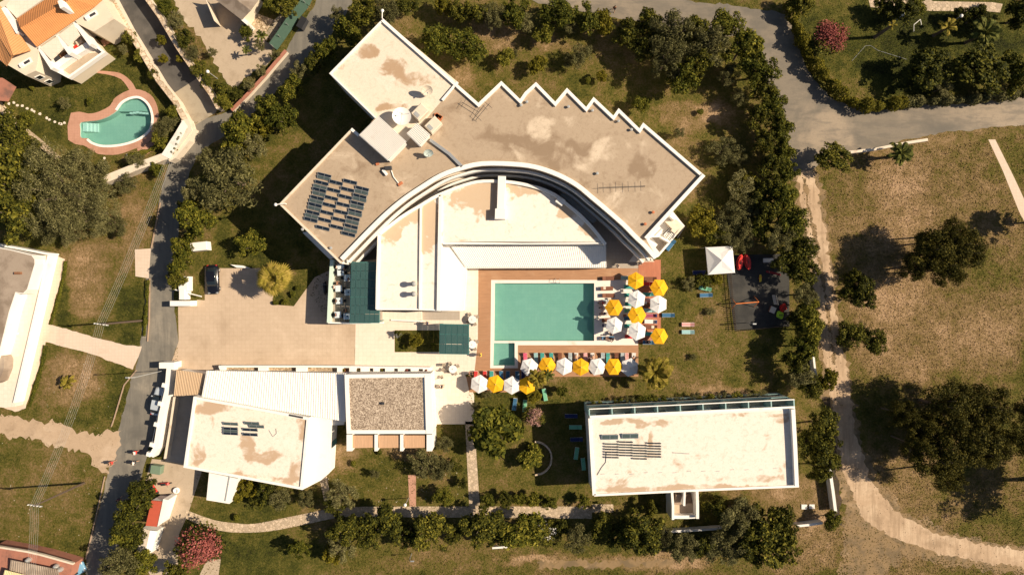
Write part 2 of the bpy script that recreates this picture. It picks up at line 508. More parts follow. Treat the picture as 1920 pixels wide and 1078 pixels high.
def stone_mat(name, c, mort, scale=2.2):
    n = NT(name)
    v = n.t.nodes.new('ShaderNodeTexVoronoi'); v.feature = 'F1'; v.inputs['Scale'].default_value = scale
    n.link(n.pos, v.inputs['Vector'])
    e = n.t.nodes.new('ShaderNodeTexVoronoi'); e.feature = 'DISTANCE_TO_EDGE'; e.inputs['Scale'].default_value = scale
    n.link(n.pos, e.inputs['Vector'])
    h = n.t.nodes.new('ShaderNodeSeparateColor'); n.link(v.outputs['Color'], h.inputs[0])
    col = n.mix(h.outputs[0], tuple(x * 0.75 for x in c), tuple(min(x * 1.22, .9) for x in c))
    col = n.mix(n.mapr(e.outputs['Distance'], 0.02, 0.09, 1, 0), col, mort)
    col = n.mix(n.mapr(n.noise(0.5, 4), 0.5, 0.8, 0, 0.5), col, mort)
    n.bump(e.outputs['Distance'], 0.5, 0.04)
    return n.done(col, 0.85, 0.2)
M['flags'] = stone_mat('flagstones', (0.50, 0.385, 0.275), (0.34, 0.26, 0.17), 2.6)
M['stone_wall'] = stone_mat('stone_capping', (0.60, 0.47, 0.34), (0.36, 0.25, 0.15), 1.6)
M['rubble'] = stone_mat('rubble', (0.50, 0.38, 0.26), (0.20, 0.14, 0.07), 2.6)

def gravel_mat():
    n = NT('roof_gravel')
    a = n.noise(5.5, 2, 0.8); b = n.noise(1.6, 3)
    col = n.ramp(n.math('ADD', n.math('MULTIPLY', a, 0.8), n.math('MULTIPLY', b, 0.2)), [(0.36, (0.10, 0.07, 0.05)), (0.50, (0.34, 0.26, 0.19)), (0.66, (0.66, 0.54, 0.42))])
    n.bump(a, 0.8, 0.06)
    return n.done(col, 0.9, 0.2)
M['gravel'] = gravel_mat()

def tile_roof(name, c, ang):
    n = NT(name)
    m = n.t.nodes.new('ShaderNodeMapping'); n.link(n.pos, m.inputs['Vector'])
    m.inputs['Rotation'].default_value = (0, 0, ang)
    w = n.t.nodes.new('ShaderNodeTexWave'); w.bands_direction = 'X'; w.inputs['Scale'].default_value = 1.1
    n.link(m.outputs[0], w.inputs['Vector'])
    w2 = n.t.nodes.new('ShaderNodeTexWave'); w2.bands_direction = 'Y'; w2.inputs['Scale'].default_value = 0.9
    n.link(m.outputs[0], w2.inputs['Vector'])
    col = n.mix(n.noise(1.5, 5, .7), tuple(x * 0.82 for x in c), tuple(min(x * 1.15, .9) for x in c))
    col = n.mix(n.mapr(w.outputs['Fac'], 0, .35, .35, 0), col, tuple(x * 0.45 for x in c))
    n.bump(n.math('ADD', w.outputs['Fac'], n.math('MULTIPLY', w2.outputs['Fac'], .3)), 0.5, 0.06)
    return n.done(col, 0.8, 0.2)
M['tiles'] = tile_roof('orange_roof_tiles', (0.60, 0.25, 0.09), math.radians(-27))
M['tiles2'] = tile_roof('orange_roof_tiles_west', (0.58, 0.27, 0.11), math.radians(35))

# ground: colour follows how dry the growth is
DRY = [  # px, py, rx, ry, amount (plus dry, minus green)
    (1640, 430, 110, 200, .17), (1780, 350, 170, 120, .15), (1740, 620, 180, 110, .20), (1640, 600, 60, 90, .06), (1760, 900, 170, 100, .15), (1890, 560, 60, 200, .08), (1700, 1050, 160, 60, .08),
    (1720, 80, 220, 110, -.20), (165, 530, 45, 75, .25), (245, 590, 30, 60, -.12), (115, 560, 14, 80, -.18), (130, 710, 55, 60, .28), (215, 730, 32, 50, -.14), (80, 940, 95, 90, .06),
    (150, 180, 150, 110, -.10), (460, 480, 80, 90, -.10), (575, 545, 40, 40, -.12), (1290, 215, 65, 30, .24), (1345, 215, 40, 22, .2), (1150, 170, 120, 40, -.03), (1030, 80, 40, 20, .20), (920, 70, 60, 30, .22), (860, 150, 30, 30, .18),
    (1270, 560, 60, 120, .0), (1360, 735, 60, 16, .34), (1440, 700, 50, 30, .12), (1400, 640, 80, 40, -.04), (1290, 310, 70, 60, .12), (1120, 745, 90, 25, .05), (1010, 700, 90, 20, .2),
    (760, 850, 60, 14, .28), (650, 860, 22, 30, .20), (800, 905, 120, 40, .0), (740, 905, 60, 40, -.06), (960, 900, 60, 40, .04), (1000, 1055, 60, 10, .34), (1200, 1050, 140, 18, .30), (850, 1040, 160, 40, .06), (500, 1050, 120, 60, -.10),
    (1400, 915, 90, 20, .14), (1500, 940, 60, 70, .22), (1560, 1000, 50, 60, .18), (1480, 1050, 80, 30, .08), (240, 440, 60, 70, .10), (240, 370, 40, 70, .14), (450, 60, 60, 60, .05), (1550, 640, 10, 300, .15), (480, 930, 120, 50, -.08), (950, 800, 70, 60, -.06), (1050, 950, 100, 10, .2),
]
def ground_mat():
    n = NT('grass_ground')
    p = n.patches(DRY, 0.0, 5.0, 0.22)
    big = n.noise(0.09, 5, 0.6, 0.3); mid = n.noise(0.55, 5, 0.65); fine = n.noise(3.2, 4, 0.75)
    d = n.math('ADD', n.math('MULTIPLY', big, 0.50), n.math('MULTIPLY', mid, 0.50))
    d = n.math('ADD', n.math('MULTIPLY', n.math('SUBTRACT', d, 0.5), 1.5), 0.5)
    d = n.math('ADD', d, n.math('MULTIPLY', n.math('SUBTRACT', fine, 0.5), 0.85))
    d = n.math('ADD', d, p)
    col = n.ramp(d, [(0.12, (0.016, 0.020, 0.005)), (0.34, (0.056, 0.060, 0.010)), (0.50, (0.118, 0.102, 0.021)),
                     (0.62, (0.175, 0.122, 0.045)), (0.78, (0.265, 0.175, 0.085)), (0.98, (0.44, 0.29, 0.17))])
    sp = n.noise(6.0, 3, 0.8)
    col = n.mix(n.mapr(sp, 0.55, 0.72, 0, 0.5), col, (0.22, 0.155, 0.075))
    col = n.mix(n.mapr(sp, 0.45, 0.28, 0, 0.5), col, (0.014, 0.015, 0.005))
    n.bump(n.math('ADD', n.math('MULTIPLY', fine, 0.7), sp), 1.0, 0.16)
    return n.done(col, 0.95, 0.1)
M['ground'] = ground_mat()

def leaf_mat(name, stops, trans=0.0):
    n = NT(name)
    oi = n.t.nodes.new('ShaderNodeObjectInfo')
    r = n.geo.outputs['Random Per Island']
    v = n.math('ADD', n.math('MULTIPLY', r, 0.72), n.math('MULTIPLY', oi.outputs['Random'], 0.28))
    col = n.ramp(v, stops)
    m = n.done(col, 0.75, 0.12)
    if trans:
        t = n.t.nodes.new('ShaderNodeBsdfTranslucent'); n.link(col, t.inputs[0])
        ms = n.t.nodes.new('ShaderNodeMixShader'); ms.inputs[0].default_value = trans
        n.link(n.bsdf.outputs[0], ms.inputs[1]); n.link(t.outputs[0], ms.inputs[2]); n.link(ms.outputs[0], n.out.inputs[0])
    return m
M['lf_green'] = leaf_mat('leaf_green', [(0, (0.022, 0.028, 0.004)), (0.45, (0.075, 0.082, 0.010)), (0.8, (0.19, 0.170, 0.020)), (1, (0.36, 0.30, 0.045))], .22)
M['lf_olive'] = leaf_mat('leaf_olive', [(0, (0.030, 0.030, 0.010)), (0.45, (0.095, 0.088, 0.030)), (0.8, (0.19, 0.17, 0.065)), (1, (0.36, 0.315, 0.14))], .18)
M['lf_dark'] = leaf_mat('leaf_dark', [(0, (0.010, 0.013, 0.003)), (0.45, (0.050, 0.054, 0.008)), (0.8, (0.135, 0.122, 0.014)), (1, (0.26, 0.22, 0.032))], .18)
M['lf_yellow'] = leaf_mat('leaf_yellow', [(0, (0.045, 0.045, 0.005)), (0.5, (0.14, 0.12, 0.010)), (1, (0.27, 0.21, 0.022))], .2)
M['lf_pine'] = leaf_mat('leaf_pine', [(0, (0.012, 0.014, 0.002)), (0.5, (0.048, 0.044, 0.006)), (1, (0.15, 0.12, 0.018))], .12)
M['lf_pink'] = leaf_mat('blossom_pink', [(0, (0.12, 0.030, 0.022)), (0.5, (0.27, 0.070, 0.058)), (1, (0.46, 0.16, 0.13))], .15)
M['lf_palepink'] = leaf_mat('blossom_pale_pink', [(0, (0.26, 0.13, 0.10)), (0.5, (0.42, 0.24, 0.19)), (1, (0.55, 0.36, 0.30))], .2)
M['lf_white'] = leaf_mat('blossom_white', [(0, (0.5, 0.47, 0.42)), (1, (0.75, 0.72, 0.66))], .2)
M['lf_palm'] = leaf_mat('palm_leaf', [(0, (0.10, 0.09, 0.010)), (0.5, (0.24, 0.19, 0.025)), (1, (0.46, 0.32, 0.085))], .2)
M['lf_palmgreen'] = leaf_mat('green_palm_leaf', [(0, (0.035, 0.045, 0.010)), (0.5, (0.11, 0.12, 0.025)), (1, (0.26, 0.22, 0.05))], .2)

def glassy(name, tint, gloss_col=(1, 1, 1), rough=0.03, ior=1.33, bump=0.0, bs=1.5, diff=None, dfac=0.0):
    """see-through tinted sheet (water, canopy glazing): tinted transparency under a Fresnel gloss"""
    n = NT(name)
    t = n.t.nodes.new('ShaderNodeBsdfTransparent'); t.inputs[0].default_value = (*tint, 1)
    g = n.t.nodes.new('ShaderNodeBsdfGlossy'); g.inputs['Roughness'].default_value = rough; g.inputs[0].default_value = (*gloss_col, 1)
    lw = n.t.nodes.new('ShaderNodeLayerWeight'); lw.inputs[0].default_value = 0.5
    f0 = ((ior - 1) / (ior + 1)) ** 2
    fr_ = n.math('ADD', n.math('MULTIPLY', n.math('POWER', lw.outputs['Facing'], 5.0), 1 - f0), f0)
    if bump:
        b = n.t.nodes.new('ShaderNodeBump'); b.inputs['Strength'].default_value = bump; b.inputs['Distance'].default_value = 0.03
        n.link(n.noise(bs, 3, .6), b.inputs['Height']); n.link(b.outputs[0], g.inputs['Normal'])
    a = t.outputs[0]
    if diff:
        d = n.t.nodes.new('ShaderNodeBsdfDiffuse'); d.inputs[0].default_value = (*diff, 1)
        m0 = n.t.nodes.new('ShaderNodeMixShader'); m0.inputs[0].default_value = dfac
        n.link(a, m0.inputs[1]); n.link(d.outputs[0], m0.inputs[2]); a = m0.outputs[0]
    ms = n.t.nodes.new('ShaderNodeMixShader')
    n.link(fr_, ms.inputs[0]); n.link(a, ms.inputs[1]); n.link(g.outputs[0], ms.inputs[2])
    n.link(ms.outputs[0], n.out.inputs[0])
    return n.mat
M['water'] = glassy('pool_water', (0.62, 0.86, 0.86), bump=0.5, bs=1.6, diff=(0.10, 0.30, 0.25), dfac=0.10)
M['canopy_glass'] = glassy('tinted_canopy_glazing', (0.30, 0.42, 0.41), rough=0.3, ior=1.45, diff=(0.060, 0.125, 0.120), dfac=0.68)
def pool_mat():
    n = NT('pool_lining')
    b = n.t.nodes.new('ShaderNodeTexBrick'); n.link(n.pos, b.inputs['Vector']); b.offset = 0
    b.inputs['Scale'].default_value = 1.0; b.inputs['Brick Width'].default_value = 0.5; b.inputs['Row Height'].default_value = 0.5
    b.inputs['Mortar Size'].default_value = 0.02
    b.inputs['Color1'].default_value = (0.48, 0.53, 0.43, 1); b.inputs['Color2'].default_value = (0.45, 0.51, 0.42, 1); b.inputs['Mortar'].default_value = (0.41, 0.47, 0.39, 1)
    col = n.mix(n.mapr(n.noise(0.16, 4), 0.35, 0.7, 0, .5), b.outputs['Color'], (0.36, 0.46, 0.38))
    v = n.t.nodes.new('ShaderNodeTexVoronoi'); v.feature = 'SMOOTH_F1'; v.inputs['Scale'].default_value = 1.1
    n.link(n.vmath('ADD', n.pos, n.vmath('MULTIPLY', n.noise(.8, 3, out=1), (1.2, 1.2, 0))), v.inputs['Vector'])
    col = n.mix(n.mapr(v.outputs['Distance'], 0.35, 0.75, 0, .16), col, (0.62, 0.66, 0.54))
    return n.done(col, 0.5)
M['lining'] = pool_mat()
# ---------------------------------------------------------------- ground, roads, pavings
POOL = [(928, 531), (1114, 531), (1114, 639), (927, 639)]
KID = [(926, 643), (965, 643), (965, 685), (925, 685)]
VPOOL = spline([(151, 231), (166, 228), (184, 226), (203, 219), (219, 208), (229, 195), (243, 187), (260, 185), (274, 194), (282, 209), (284, 228), (277, 246), (257, 261),
                (226, 270.5), (194, 272.5), (174, 267), (165, 260), (152, 258), (151, 244)], 4, True)

def rag(pts, amp=.3, step=.5, seed=1, soft=1.0):
    """break a drawn outline into the ragged edge worn ground really has (plan pixels)"""
    rng = random.Random(seed); out = []
    n = len(pts); ph = [rng.random() * 6.28 for _ in range(4)]; s = 0
    for i in range(n):
        a, b = Vector(pts[i]), Vector(pts[(i + 1) % n]); L = (b - a).length / PPM
        if L < 1e-4: continue
        nr = Vector((-(b - a).y, (b - a).x)).normalized(); k = max(int(L / step), 1)
        for j in range(k):
            s += L / k
            w = soft * .5 * (math.sin(s * .9 + ph[0]) + .7 * math.sin(s * 2.3 + ph[1]) + .5 * math.sin(s * 4.7 + ph[2])) + rng.gauss(0, .55)
            p = a.lerp(b, j / k) + nr * (w * amp * PPM if j else w * amp * PPM * .4)
            out.append((p.x, p.y))
    return out

def sheet(name, pts, level, mat, holes=None, px=True, kind='structure', z=None):
    mb = MB()
    zz = level * 0.004 if z is None else z
    mb.prism(P(pts) if px else pts, None, zz, holes=[P(h) for h in holes] if holes else None)
    return mb.build(name, mat, kind=kind)

g = MB()
g.prism([(-420, -320), (420, -320), (420, 320), (-420, 320)], None, 0.0, holes=[P(POOL), P(KID), P(VPOOL)])
g.build('ground', M['ground'], kind='structure')

ROAD_W = [(160, 1090), (163, 1040), (178, 985), (204, 880), (224, 800), (241, 732), (262, 662), (268, 610), (274, 520), (283, 460), (296, 400), (303, 350), (318, 305), (345, 262), (362, 238), (385, 222), (430, 209), (500, 142), (535, 98), (556, 60), (590, 10), (598, -12),
          (670, -12), (650, 25), (606, 85), (560, 130), (500, 190), (440, 245), (390, 275), (366, 300), (350, 340), (340, 400), (330, 470), (326, 560), (335, 640), (318, 690), (292, 790), (276, 855), (262, 900), (240, 960), (225, 1010), (218, 1090)]
sheet('road', rag(ROAD_W, .10, .6, 1), 1, M['asphalt'])
ROAD_NE = [(975, -12), (1010, 8), (1100, 24), (1190, 40), (1300, 60), (1385, 72), (1418, 100), (1445, 180), (1466, 240), (1478, 300), (1490, 320), (1525, 318), (1545, 300), (1600, 284), (1655, 275), (1700, 262), (1760, 250), (1850, 241), (1935, 232),
           (1935, 176), (1850, 186), (1750, 194), (1660, 206), (1600, 203), (1560, 185), (1525, 150), (1500, 100), (1486, 50), (1478, 26), (1400, 14), (1290, 2), (1200, -12)]
sheet('road', rag(ROAD_NE, .16, .6, 2), 4, M['asphalt_ne'])
TRACK = [(1478, 262), (1512, 262)] + spline([(1524, 305), (1530, 350), (1545, 420), (1557, 500), (1572, 620), (1590, 700), (1602, 800), (1622, 870), (1641, 912), (1682, 958), (1740, 992), (1800, 1010), (1935, 1036)], 3) + \
        spline([(1935, 1066), (1800, 1046), (1715, 1022), (1660, 1000), (1622, 975), (1600, 930), (1586, 895), (1575, 860), (1560, 760), (1545, 680), (1534, 580), (1524, 500), (1512, 430), (1498, 360), (1488, 310)], 3)
sheet('soil_strip', rag([(1590, 930), (1625, 960), (1660, 990), (1650, 1030), (1648, 1095), (1598, 1095), (1604, 1010)], .5, .5, 21), 1, M['soil'], z=.0065)
sheet('dirt_track', rag([(1484, 305), (1530, 305), (1552, 420), (1580, 620), (1604, 780), (1636, 880), (1700, 960), (1800, 1005), (1940, 1030), (1940, 1083), (1800, 1062), (1700, 1046), (1672, 1060), (1668, 1095), (1570, 1095), (1585, 960), (1562, 880), (1540, 700), (1518, 500), (1500, 400)], .45, .5, 9), 1, M['soil'])
sheet('dirt_track', rag(TRACK, .28, .4, 3), 2, M['dirt'])
# wheel ruts: grass and stones left standing between them
def median():
    mb = MB()
    pts = [(1506, 330), (1514, 380), (1527, 440), (1540, 520), (1552, 600), (1563, 680), (1575, 760)]
    sheet('verge', rag([(1506, 335), (1510, 335), (1520, 390), (1532, 440), (1545, 520), (1557, 600), (1567, 680), (1563, 684), (1552, 604), (1540, 524), (1526, 444), (1513, 392)], .22, .35, 12), 3, M['soil'])
    l = spline(pts, 8)
    for i in range(len(l) - 1):
        for k in range(3):
            t = random.random()
            x = l[i][0] + (l[i + 1][0] - l[i][0]) * t + random.gauss(0, 3.2); y = l[i][1] + (l[i + 1][1] - l[i][1]) * t
            wx, wy = W(x, y); s = random.uniform(.05, .14); a = random.random() * 6
            mb.add([(wx + s * math.cos(a), wy + s * math.sin(a), .01), (wx + s * math.cos(a + 2.1), wy + s * math.sin(a + 2.1), .01), (wx + s * math.cos(a + 4.2), wy + s * math.sin(a + 4.2), .01), (wx, wy, .01 + s * 1.1)], [(0, 1, 3), (1, 2, 3), (2, 0, 3)])
    mb.build('weeds', M['ground'], kind='stuff')
median()
PLAZA = [(335, 640), (334, 575), (360, 571), (370, 562), (384, 563), (384, 500), (415, 503), (490, 503), (512, 555), (510, 571), (551, 574), (590, 520), (622, 505), (640, 600), (667, 600), (667, 640), (665, 655), (665, 700), (640, 702), (330, 702), (318, 690)]
sheet('plaza', PLAZA, 2, M['plaza'])
sheet('plaza', [(667, 600), (897, 600), (897, 693), (872, 703), (889, 740), (889, 795), (800, 795), (800, 705), (640, 705), (665, 690)], 3, M['plaza_pale'])
sheet('courtyard', [(628, 480), (700, 380), (850, 310), (1040, 330), (1210, 440), (1215, 487), (1200, 503), (897, 503), (897, 602), (620, 600)], 2, M['court'])
sheet('plaza', [(862, 495), (897, 495), (897, 604), (862, 604)], 4, M['plaza_pale'])
sheet('footpath', [(872, 790), (889, 790), (900, 952), (880, 952)], 3, M['flags'])
sheet('footpath', spline([(350, 956), (400, 974), (440, 980), (480, 981), (560, 965), (640, 951), (760, 949)], 3) + [(900, 949), (1098, 949), (1110, 955), (1110, 972), (900, 970), (760, 969), (640, 968)] + spline([(560, 985), (500, 996), (430, 997), (380, 985), (346, 970)], 3), 4, M['flags'])
sheet('footpath', [(598, 893), (613, 893), (624, 955), (612, 958)], 3, M['flags'])
sheet('footpath', [(765, 890), (780, 890), (780, 950), (768, 950)], 3, M['pink_pave'])
sheet('driveway', [(285, 860), (372, 868), (378, 885), (352, 965), (336, 1000), (332, 1090), (288, 1090), (262, 1040), (272, 1000), (300, 960), (312, 930), (268, 915)], 3, M['yard'])
sheet('driveway', [(374, 1078), (388, 1048), (414, 1048), (408, 1090), (372, 1090)], 3, M['yard'])
sheet('stone_yard', [(1110, 945), (1150, 945), (1150, 960), (1110, 960)], 3, M['flags'])
LOT = [(70, 468), (93, 476), (122, 486), (119, 505), (91, 608), (130, 618), (180, 633), (230, 646), (266, 649), (262, 662), (249, 693), (180, 666), (120, 650), (86, 641), (72, 690), (48, 765), (28, 772), (8, 765), (0, 700), (40, 600)]
sheet('pavement', rag(LOT, .07, .5, 8), 2, M['pave_left'])
sheet('pavement', [(253, 468), (283, 466), (279, 522), (254, 518)], 3, M['pave_left'])
LANE = [(-15, 780), (50, 784), (130, 801), (190, 818), (200, 805), (231, 806), (204, 890), (186, 882), (172, 858), (120, 838), (60, 824), (-15, 812)]
sheet('dirt_lane', rag(LANE, .45, .45, 4), 2, M['dirt_pale'])
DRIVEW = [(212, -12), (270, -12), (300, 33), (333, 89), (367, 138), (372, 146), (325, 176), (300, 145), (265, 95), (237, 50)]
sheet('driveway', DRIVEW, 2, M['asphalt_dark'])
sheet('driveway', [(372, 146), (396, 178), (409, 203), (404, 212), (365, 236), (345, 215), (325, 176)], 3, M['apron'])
YARD = [(325, 0), (400, -5), (470, 30), (505, 70), (515, 98), (500, 122), (470, 142), (448, 158), (437, 165), (410, 135), (392, 100), (365, 60), (345, 40)]
sheet('yard', rag(YARD, .3, .5, 5), 2, M['yard'])
sheet('yard', [(462, 18), (514, 38), (498, 62), (470, 52)], 3, M['rubble'])
sheet('yard', [(514, 38), (535, 20), (560, 12), (540, 60), (515, 92), (500, 62)], 3, M['apron'])
VPATH = spline([(156, 128), (175, 136), (205, 141), (228, 150), (243, 170)], 4) + spline([(256, 170), (246, 153), (226, 138), (200, 134), (180, 132), (166, 122)], 4)
sheet('garden_path', VPATH, 2, M['pink_pave'])
VPAVE = spline([(133, 212), (166, 213.5), (185, 210), (206, 199), (213, 187), (224, 178), (243, 169), (262, 168.5), (281, 177), (292, 192), (298, 218), (290, 250), (278, 268), (256, 278), (232, 287), (212, 291), (184, 289), (170, 281), (157, 273), (128, 263)], 2, True)
sheet('pool_paving', VPAVE, 3, M['pink_pave'], holes=[VPOOL])
sheet('garden_path', [(256, 277), (280, 268), (292, 258), (296, 276), (270, 294), (262, 294)], 2, M['pink_pave'])
sheet('garden_path', [(188, 77), (232, 50), (237, 62), (195, 88)], 2, M['pink_pave'])
sheet('footpath', [(1626, -10), (1632, 14), (1730, 21), (1850, 22), (1875, 24), (1880, 8), (1860, 5), (1750, 3), (1720, -10)], 2, M['flags'])
sheet('footpath', [(1853, 262), (1866, 262), (1900, 330), (1935, 405), (1935, 440), (1912, 400), (1880, 320)], 2, M['pave_left'])
sheet('playground_floor', [(1362, 505), (1375, 478), (1480, 476), (1480, 611), (1377, 619)], 2, M['rubber'])
sheet('planter_lawn', [(740, 619), (826, 619), (826, 660), (740, 660)], 5, M['ground'])
sheet('soil_strip', rag([(1540, 745), (1556, 745), (1572, 900), (1578, 985), (1560, 985), (1552, 900)], .3, .5, 7), 2, conc('bare_soil', (0.07, 0.045, 0.03), (0.04, 0.03, 0.02), None))
sheet('soil_strip', rag([(1004, 1052), (1260, 1049), (1266, 1061), (1010, 1065)], .4, .4, 6), 2, M['soil'])

# timber deck round the pool, pale coping and terrace tiles
TERR = [(921, 525), (1196, 525), (1196, 647), (971, 647), (971, 690), (919, 690)]
sheet('timber_deck', [(897, 503), (1196, 503), (1238, 487), (1238, 642), (1197, 643), (1197, 706), (890, 706), (890, 694), (896, 640)], 4, M['deck'], holes=[TERR])
sheet('timber_deck', [(1197, 488), (1239, 487), (1239, 642), (1197, 642)], 7, M['deck_red'])
sheet('timber_deck', [(874, 706), (985, 706), (985, 735), (880, 735)], 5, M['deck'])

def pool(root, outline, depth, zw, shallow=None):
    o = P(outline)
    b = MB().prism(o, None, -depth)
    oc = ccw(o); n = len(oc)
    for i in range(n):
        a, c = oc[i], oc[(i + 1) % n]
        b.quad((*c, -depth), (*a, -depth), (*a, 0.03), (*c, 0.03))
    b.build('basin', M['lining'], root)
    MB().prism(o, None, zw).build('water', M['water'], root)
t = thing('swimming_pool', 'long rectangular turquoise swimming pool inside the timber deck', 'swimming pool', (*W(1020, 585), 0))
pool(t, POOL, 1.25, -0.12)
mb = MB().prism(P(TERR), 0.0, 0.034, holes=[P(POOL), P(KID)])
mb.build('coping', paint('pool_coping', (0.76, 0.68, 0.60), 0.6, 0.05, 1.0, grime=(0.6, 0.48, 0.36), gs=.4, glo=.55), t)
# steps in the far corner
s = MB()
for k in range(3):
    s.prism(P([(928, 531), (946 - k * 5, 531), (940 - k * 4, 545 - k * 4), (928, 552 - k * 6)]), -1.2, -0.85 + k * .28)
s.build('corner_steps', M['lining'], t)
lad = MB()
for dx in (-4, 4):
    x, y = W(1045 + dx, 524); 
    lad.tube([(x, y + .1, 0.03), (x, y + .1, .75), (x, y - .35, .85), (x, y - .55, .3), (x, y - .55, -1.0)], 0.03, 6)
for k in range(3):
    x, y = W(1045, 524); lad.box(x, y - .55, -0.9 + k * .28, .66, .08, .04)
lad.build('ladder', M['steel'], t)
t = thing('childrens_pool', 'small square turquoise paddling pool joined to the corner of the long pool', 'swimming pool', (*W(945, 664), 0))
pool(t, KID, 0.75, -0.12)
t = thing('garden_pool', 'kidney-shaped turquoise villa pool with pink paving round it', 'swimming pool', (*W(215, 235), 0))
pool(t, VPOOL, 1.3, -0.12)
sh = [(219.4, 208), (229, 195), (243, 187), (260, 185), (274, 194), (282, 210), (262, 207), (240, 208)]
MB().prism(P(sh), -1.3, -0.45).build('shallow_shelf', M['lining'], t)
ring = spline([(219.4, 208), (229, 195), (243, 187), (260, 185), (274, 194), (282, 209), (284, 228), (277, 246), (257, 261), (226, 270.5), (194, 272.5), (174, 267), (165, 260)], 4)
MB().strip([p for p in offset(P(ring), 0.16, False)], 0.36, 0, 0.05).build('coping', M['white'], t)
st = MB()
for k in range(4):
    st.prism(P([(152, 230), (176 - k * 5.5, 229), (176 - k * 5.5, 245), (152, 246)]), -1.28, -1.0 + k * .2)
st.build('steps', M['white'], t)
lb = MB()
for k in range(6):
    x, y = W(243 + k * 6, 210 + abs(k - 2) * .7); lb.box(x, y, -0.9, .42, .3, .55)
lb.build('steps', M['white'], t)

# ---------------------------------------------------------------- walls
def wall(name, pts, w, h, mat, label, coping=None, cat='wall', z0=0.0, zt=None):
    zt = h if zt is None else zt
    l = P(pts, zt)
    base = l[0]
    if coping:
        t = thing(name, label, cat, (*base, 0))
        MB().strip(l, w, z0, h - 0.07).build('wall_body', mat, t)
        MB().strip(l, w + 0.12, h - 0.07, h).build('coping', coping, t)
        return t
    o = MB().strip(l, w, z0, h).build(name, mat, label=label, cat=cat)
    return o
wall('stone_wall', [(203, -12), (235, 48), (262, 92), (298, 152), (328, 190), (346, 224)], 0.7, 1.9, M['cream'], 'cream stone-capped wall between the villa lawn and the dark driveway', M['stone_wall'])
wall('stone_wall', [(268, -12), (300, 33), (333, 89), (367, 138), (396, 178), (409, 203)], 0.5, 1.9, M['cream'], 'narrow cream wall on the yard side of the dark driveway', M['stone_wall'])
wall('stone_wall', [(536, 95), (516, 118), (496, 142), (465, 176), (434, 207)], 0.4, 1.0, M['cream'], 'low reddish wall along the street edge below the concrete yard', M['redbrick'])
wall('stone_wall', [(346, 224), (352, 243), (330, 272), (309, 293), (260, 311), (192, 338)], 1.0, 1.9, M['cream'], 'thick cream wall with planted bend at the street corner of the villa garden', M['cream'])
t = thing('planter', 'white planter shelf with small plants on the bend of the villa wall', 'planter', (*W(330, 265), 0))
MB().prism(P([(344, 226), (353, 238), (330, 280), (318, 298), (304, 291), (330, 250)], 1.7), 0, 1.95).build('planter_box', M['white2'], t)
MB().strip(P([(360, 240), (352, 262), (326, 294), (316, 300)], 1.6), .6, 0, 1.6).build('kerb', M['cream'], t)
wall('stone_wall', [(-12, 190), (20, 227), (67, 264), (100, 294)], 0.6, 1.3, M['stone_wall'], 'rough stone wall running down beside the villa lawn at the left edge')
wall('stone_wall', [(1590, 286), (1640, 280), (1700, 268), (1740, 262)], 0.4, 0.9, M['cream'], 'low cream wall between the junction and the big dry field')
wall('boundary_wall', [(1524, 655), (1528, 690), (1534, 720)], 0.3, 1.2, M['white2'], 'short white boundary wall beside the dirt track below the playground')
wall('boundary_wall', [(1556, 880), (1562, 920), (1567, 960)], 0.45, 1.4, M['white2'], 'white boundary wall beside the dirt track at the corner of the long building')
wall('boundary_wall', [(1494, 986), (1515, 984), (1543, 980)], 0.35, 1.2, M['white2'], 'short white wall below the two white slabs in the south-east corner')
wall('boundary_wall', [(1248, 997), (1300, 994), (1356, 990)], 0.35, 1.0, M['white2'], 'white wall with cracked coping below the outside stair')
wall('boundary_wall', [(923, 1027), (952, 1025)], 0.3, 0.8, M['white2'], 'short white bar of wall among the southern trees')
wall('fence_rail', [(208, 800), (213, 786), (232, 722), (255, 694)], 0.12, 0.2, M['kerb'], 'low reddish kerb along the street beside the lower dry plot', cat='kerb')
wall('fence_rail', [(276, 640), (279, 600), (280, 522)], 0.12, 0.2, M['kerb'], 'low reddish kerb along the street beside the upper dry plot', cat='kerb')
wall('fence_rail', [(196, 893), (178, 975), (160, 1048)], 0.12, 0.2, M['kerb'], 'low reddish kerb along the street beside the dark plot lower left', cat='kerb')
wall('fence_rail', [(283, 465), (292, 420), (300, 380)], 0.12, 0.2, M['kerb'], 'low reddish kerb along the street under the overhead cables', cat='kerb')
# hotel's street wall with its piers
t = thing('boundary_wall', 'long white hotel wall with square piers beside the parked silver car', 'wall', (*W(303, 760), 0))
MB().strip(P([(317, 688), (313, 733), (302, 777), (292, 840), (283, 855)], 2.0), 0.75, 0, 2.0).build('wall_body', M['white'], t)
MB().box(*W(312, 685, 2.3), 0, 2.2, .9, 2.3).build('gate_pier', M['white'], t)
for px, py in [(306.5, 722.5), (299, 757), (291.5, 796), (283.5, 834), (277.5, 852)]:
    MB().box(*W(px, py, 2.2), 0, 0.62, 0.62, 2.2, math.radians(-15), bev=.05).build('pier', M['white'], t)
rl = MB().tube([(*W(308, 722, 1.4), 1.4), (*W(300, 757, 1.4), 1.4), (*W(292, 796, 1.4), 1.4), (*W(284, 834, 1.4), 1.4)], 0.05)
rl.build('rail', M['white'], t)
t = thing('gate_wall', 'white L-shaped entrance wall at the mouth of the plaza by the street', 'wall', (*W(335, 560), 0))
MB().box(*W(343, 532, 1.6), 0, 1.4, 2.2, 1.6, bev=.05).build('wall_body', M['white'], t)
MB().box(*W(338, 569, 1.9), 0, 3.2, .8, 1.9, bev=.05).build('wall_body', M['white'], t)
MB().box(*W(341, 552, 1.7), 0, 0.9, 1.6, 1.7, bev=.05).build('wall_body', M['white'], t)
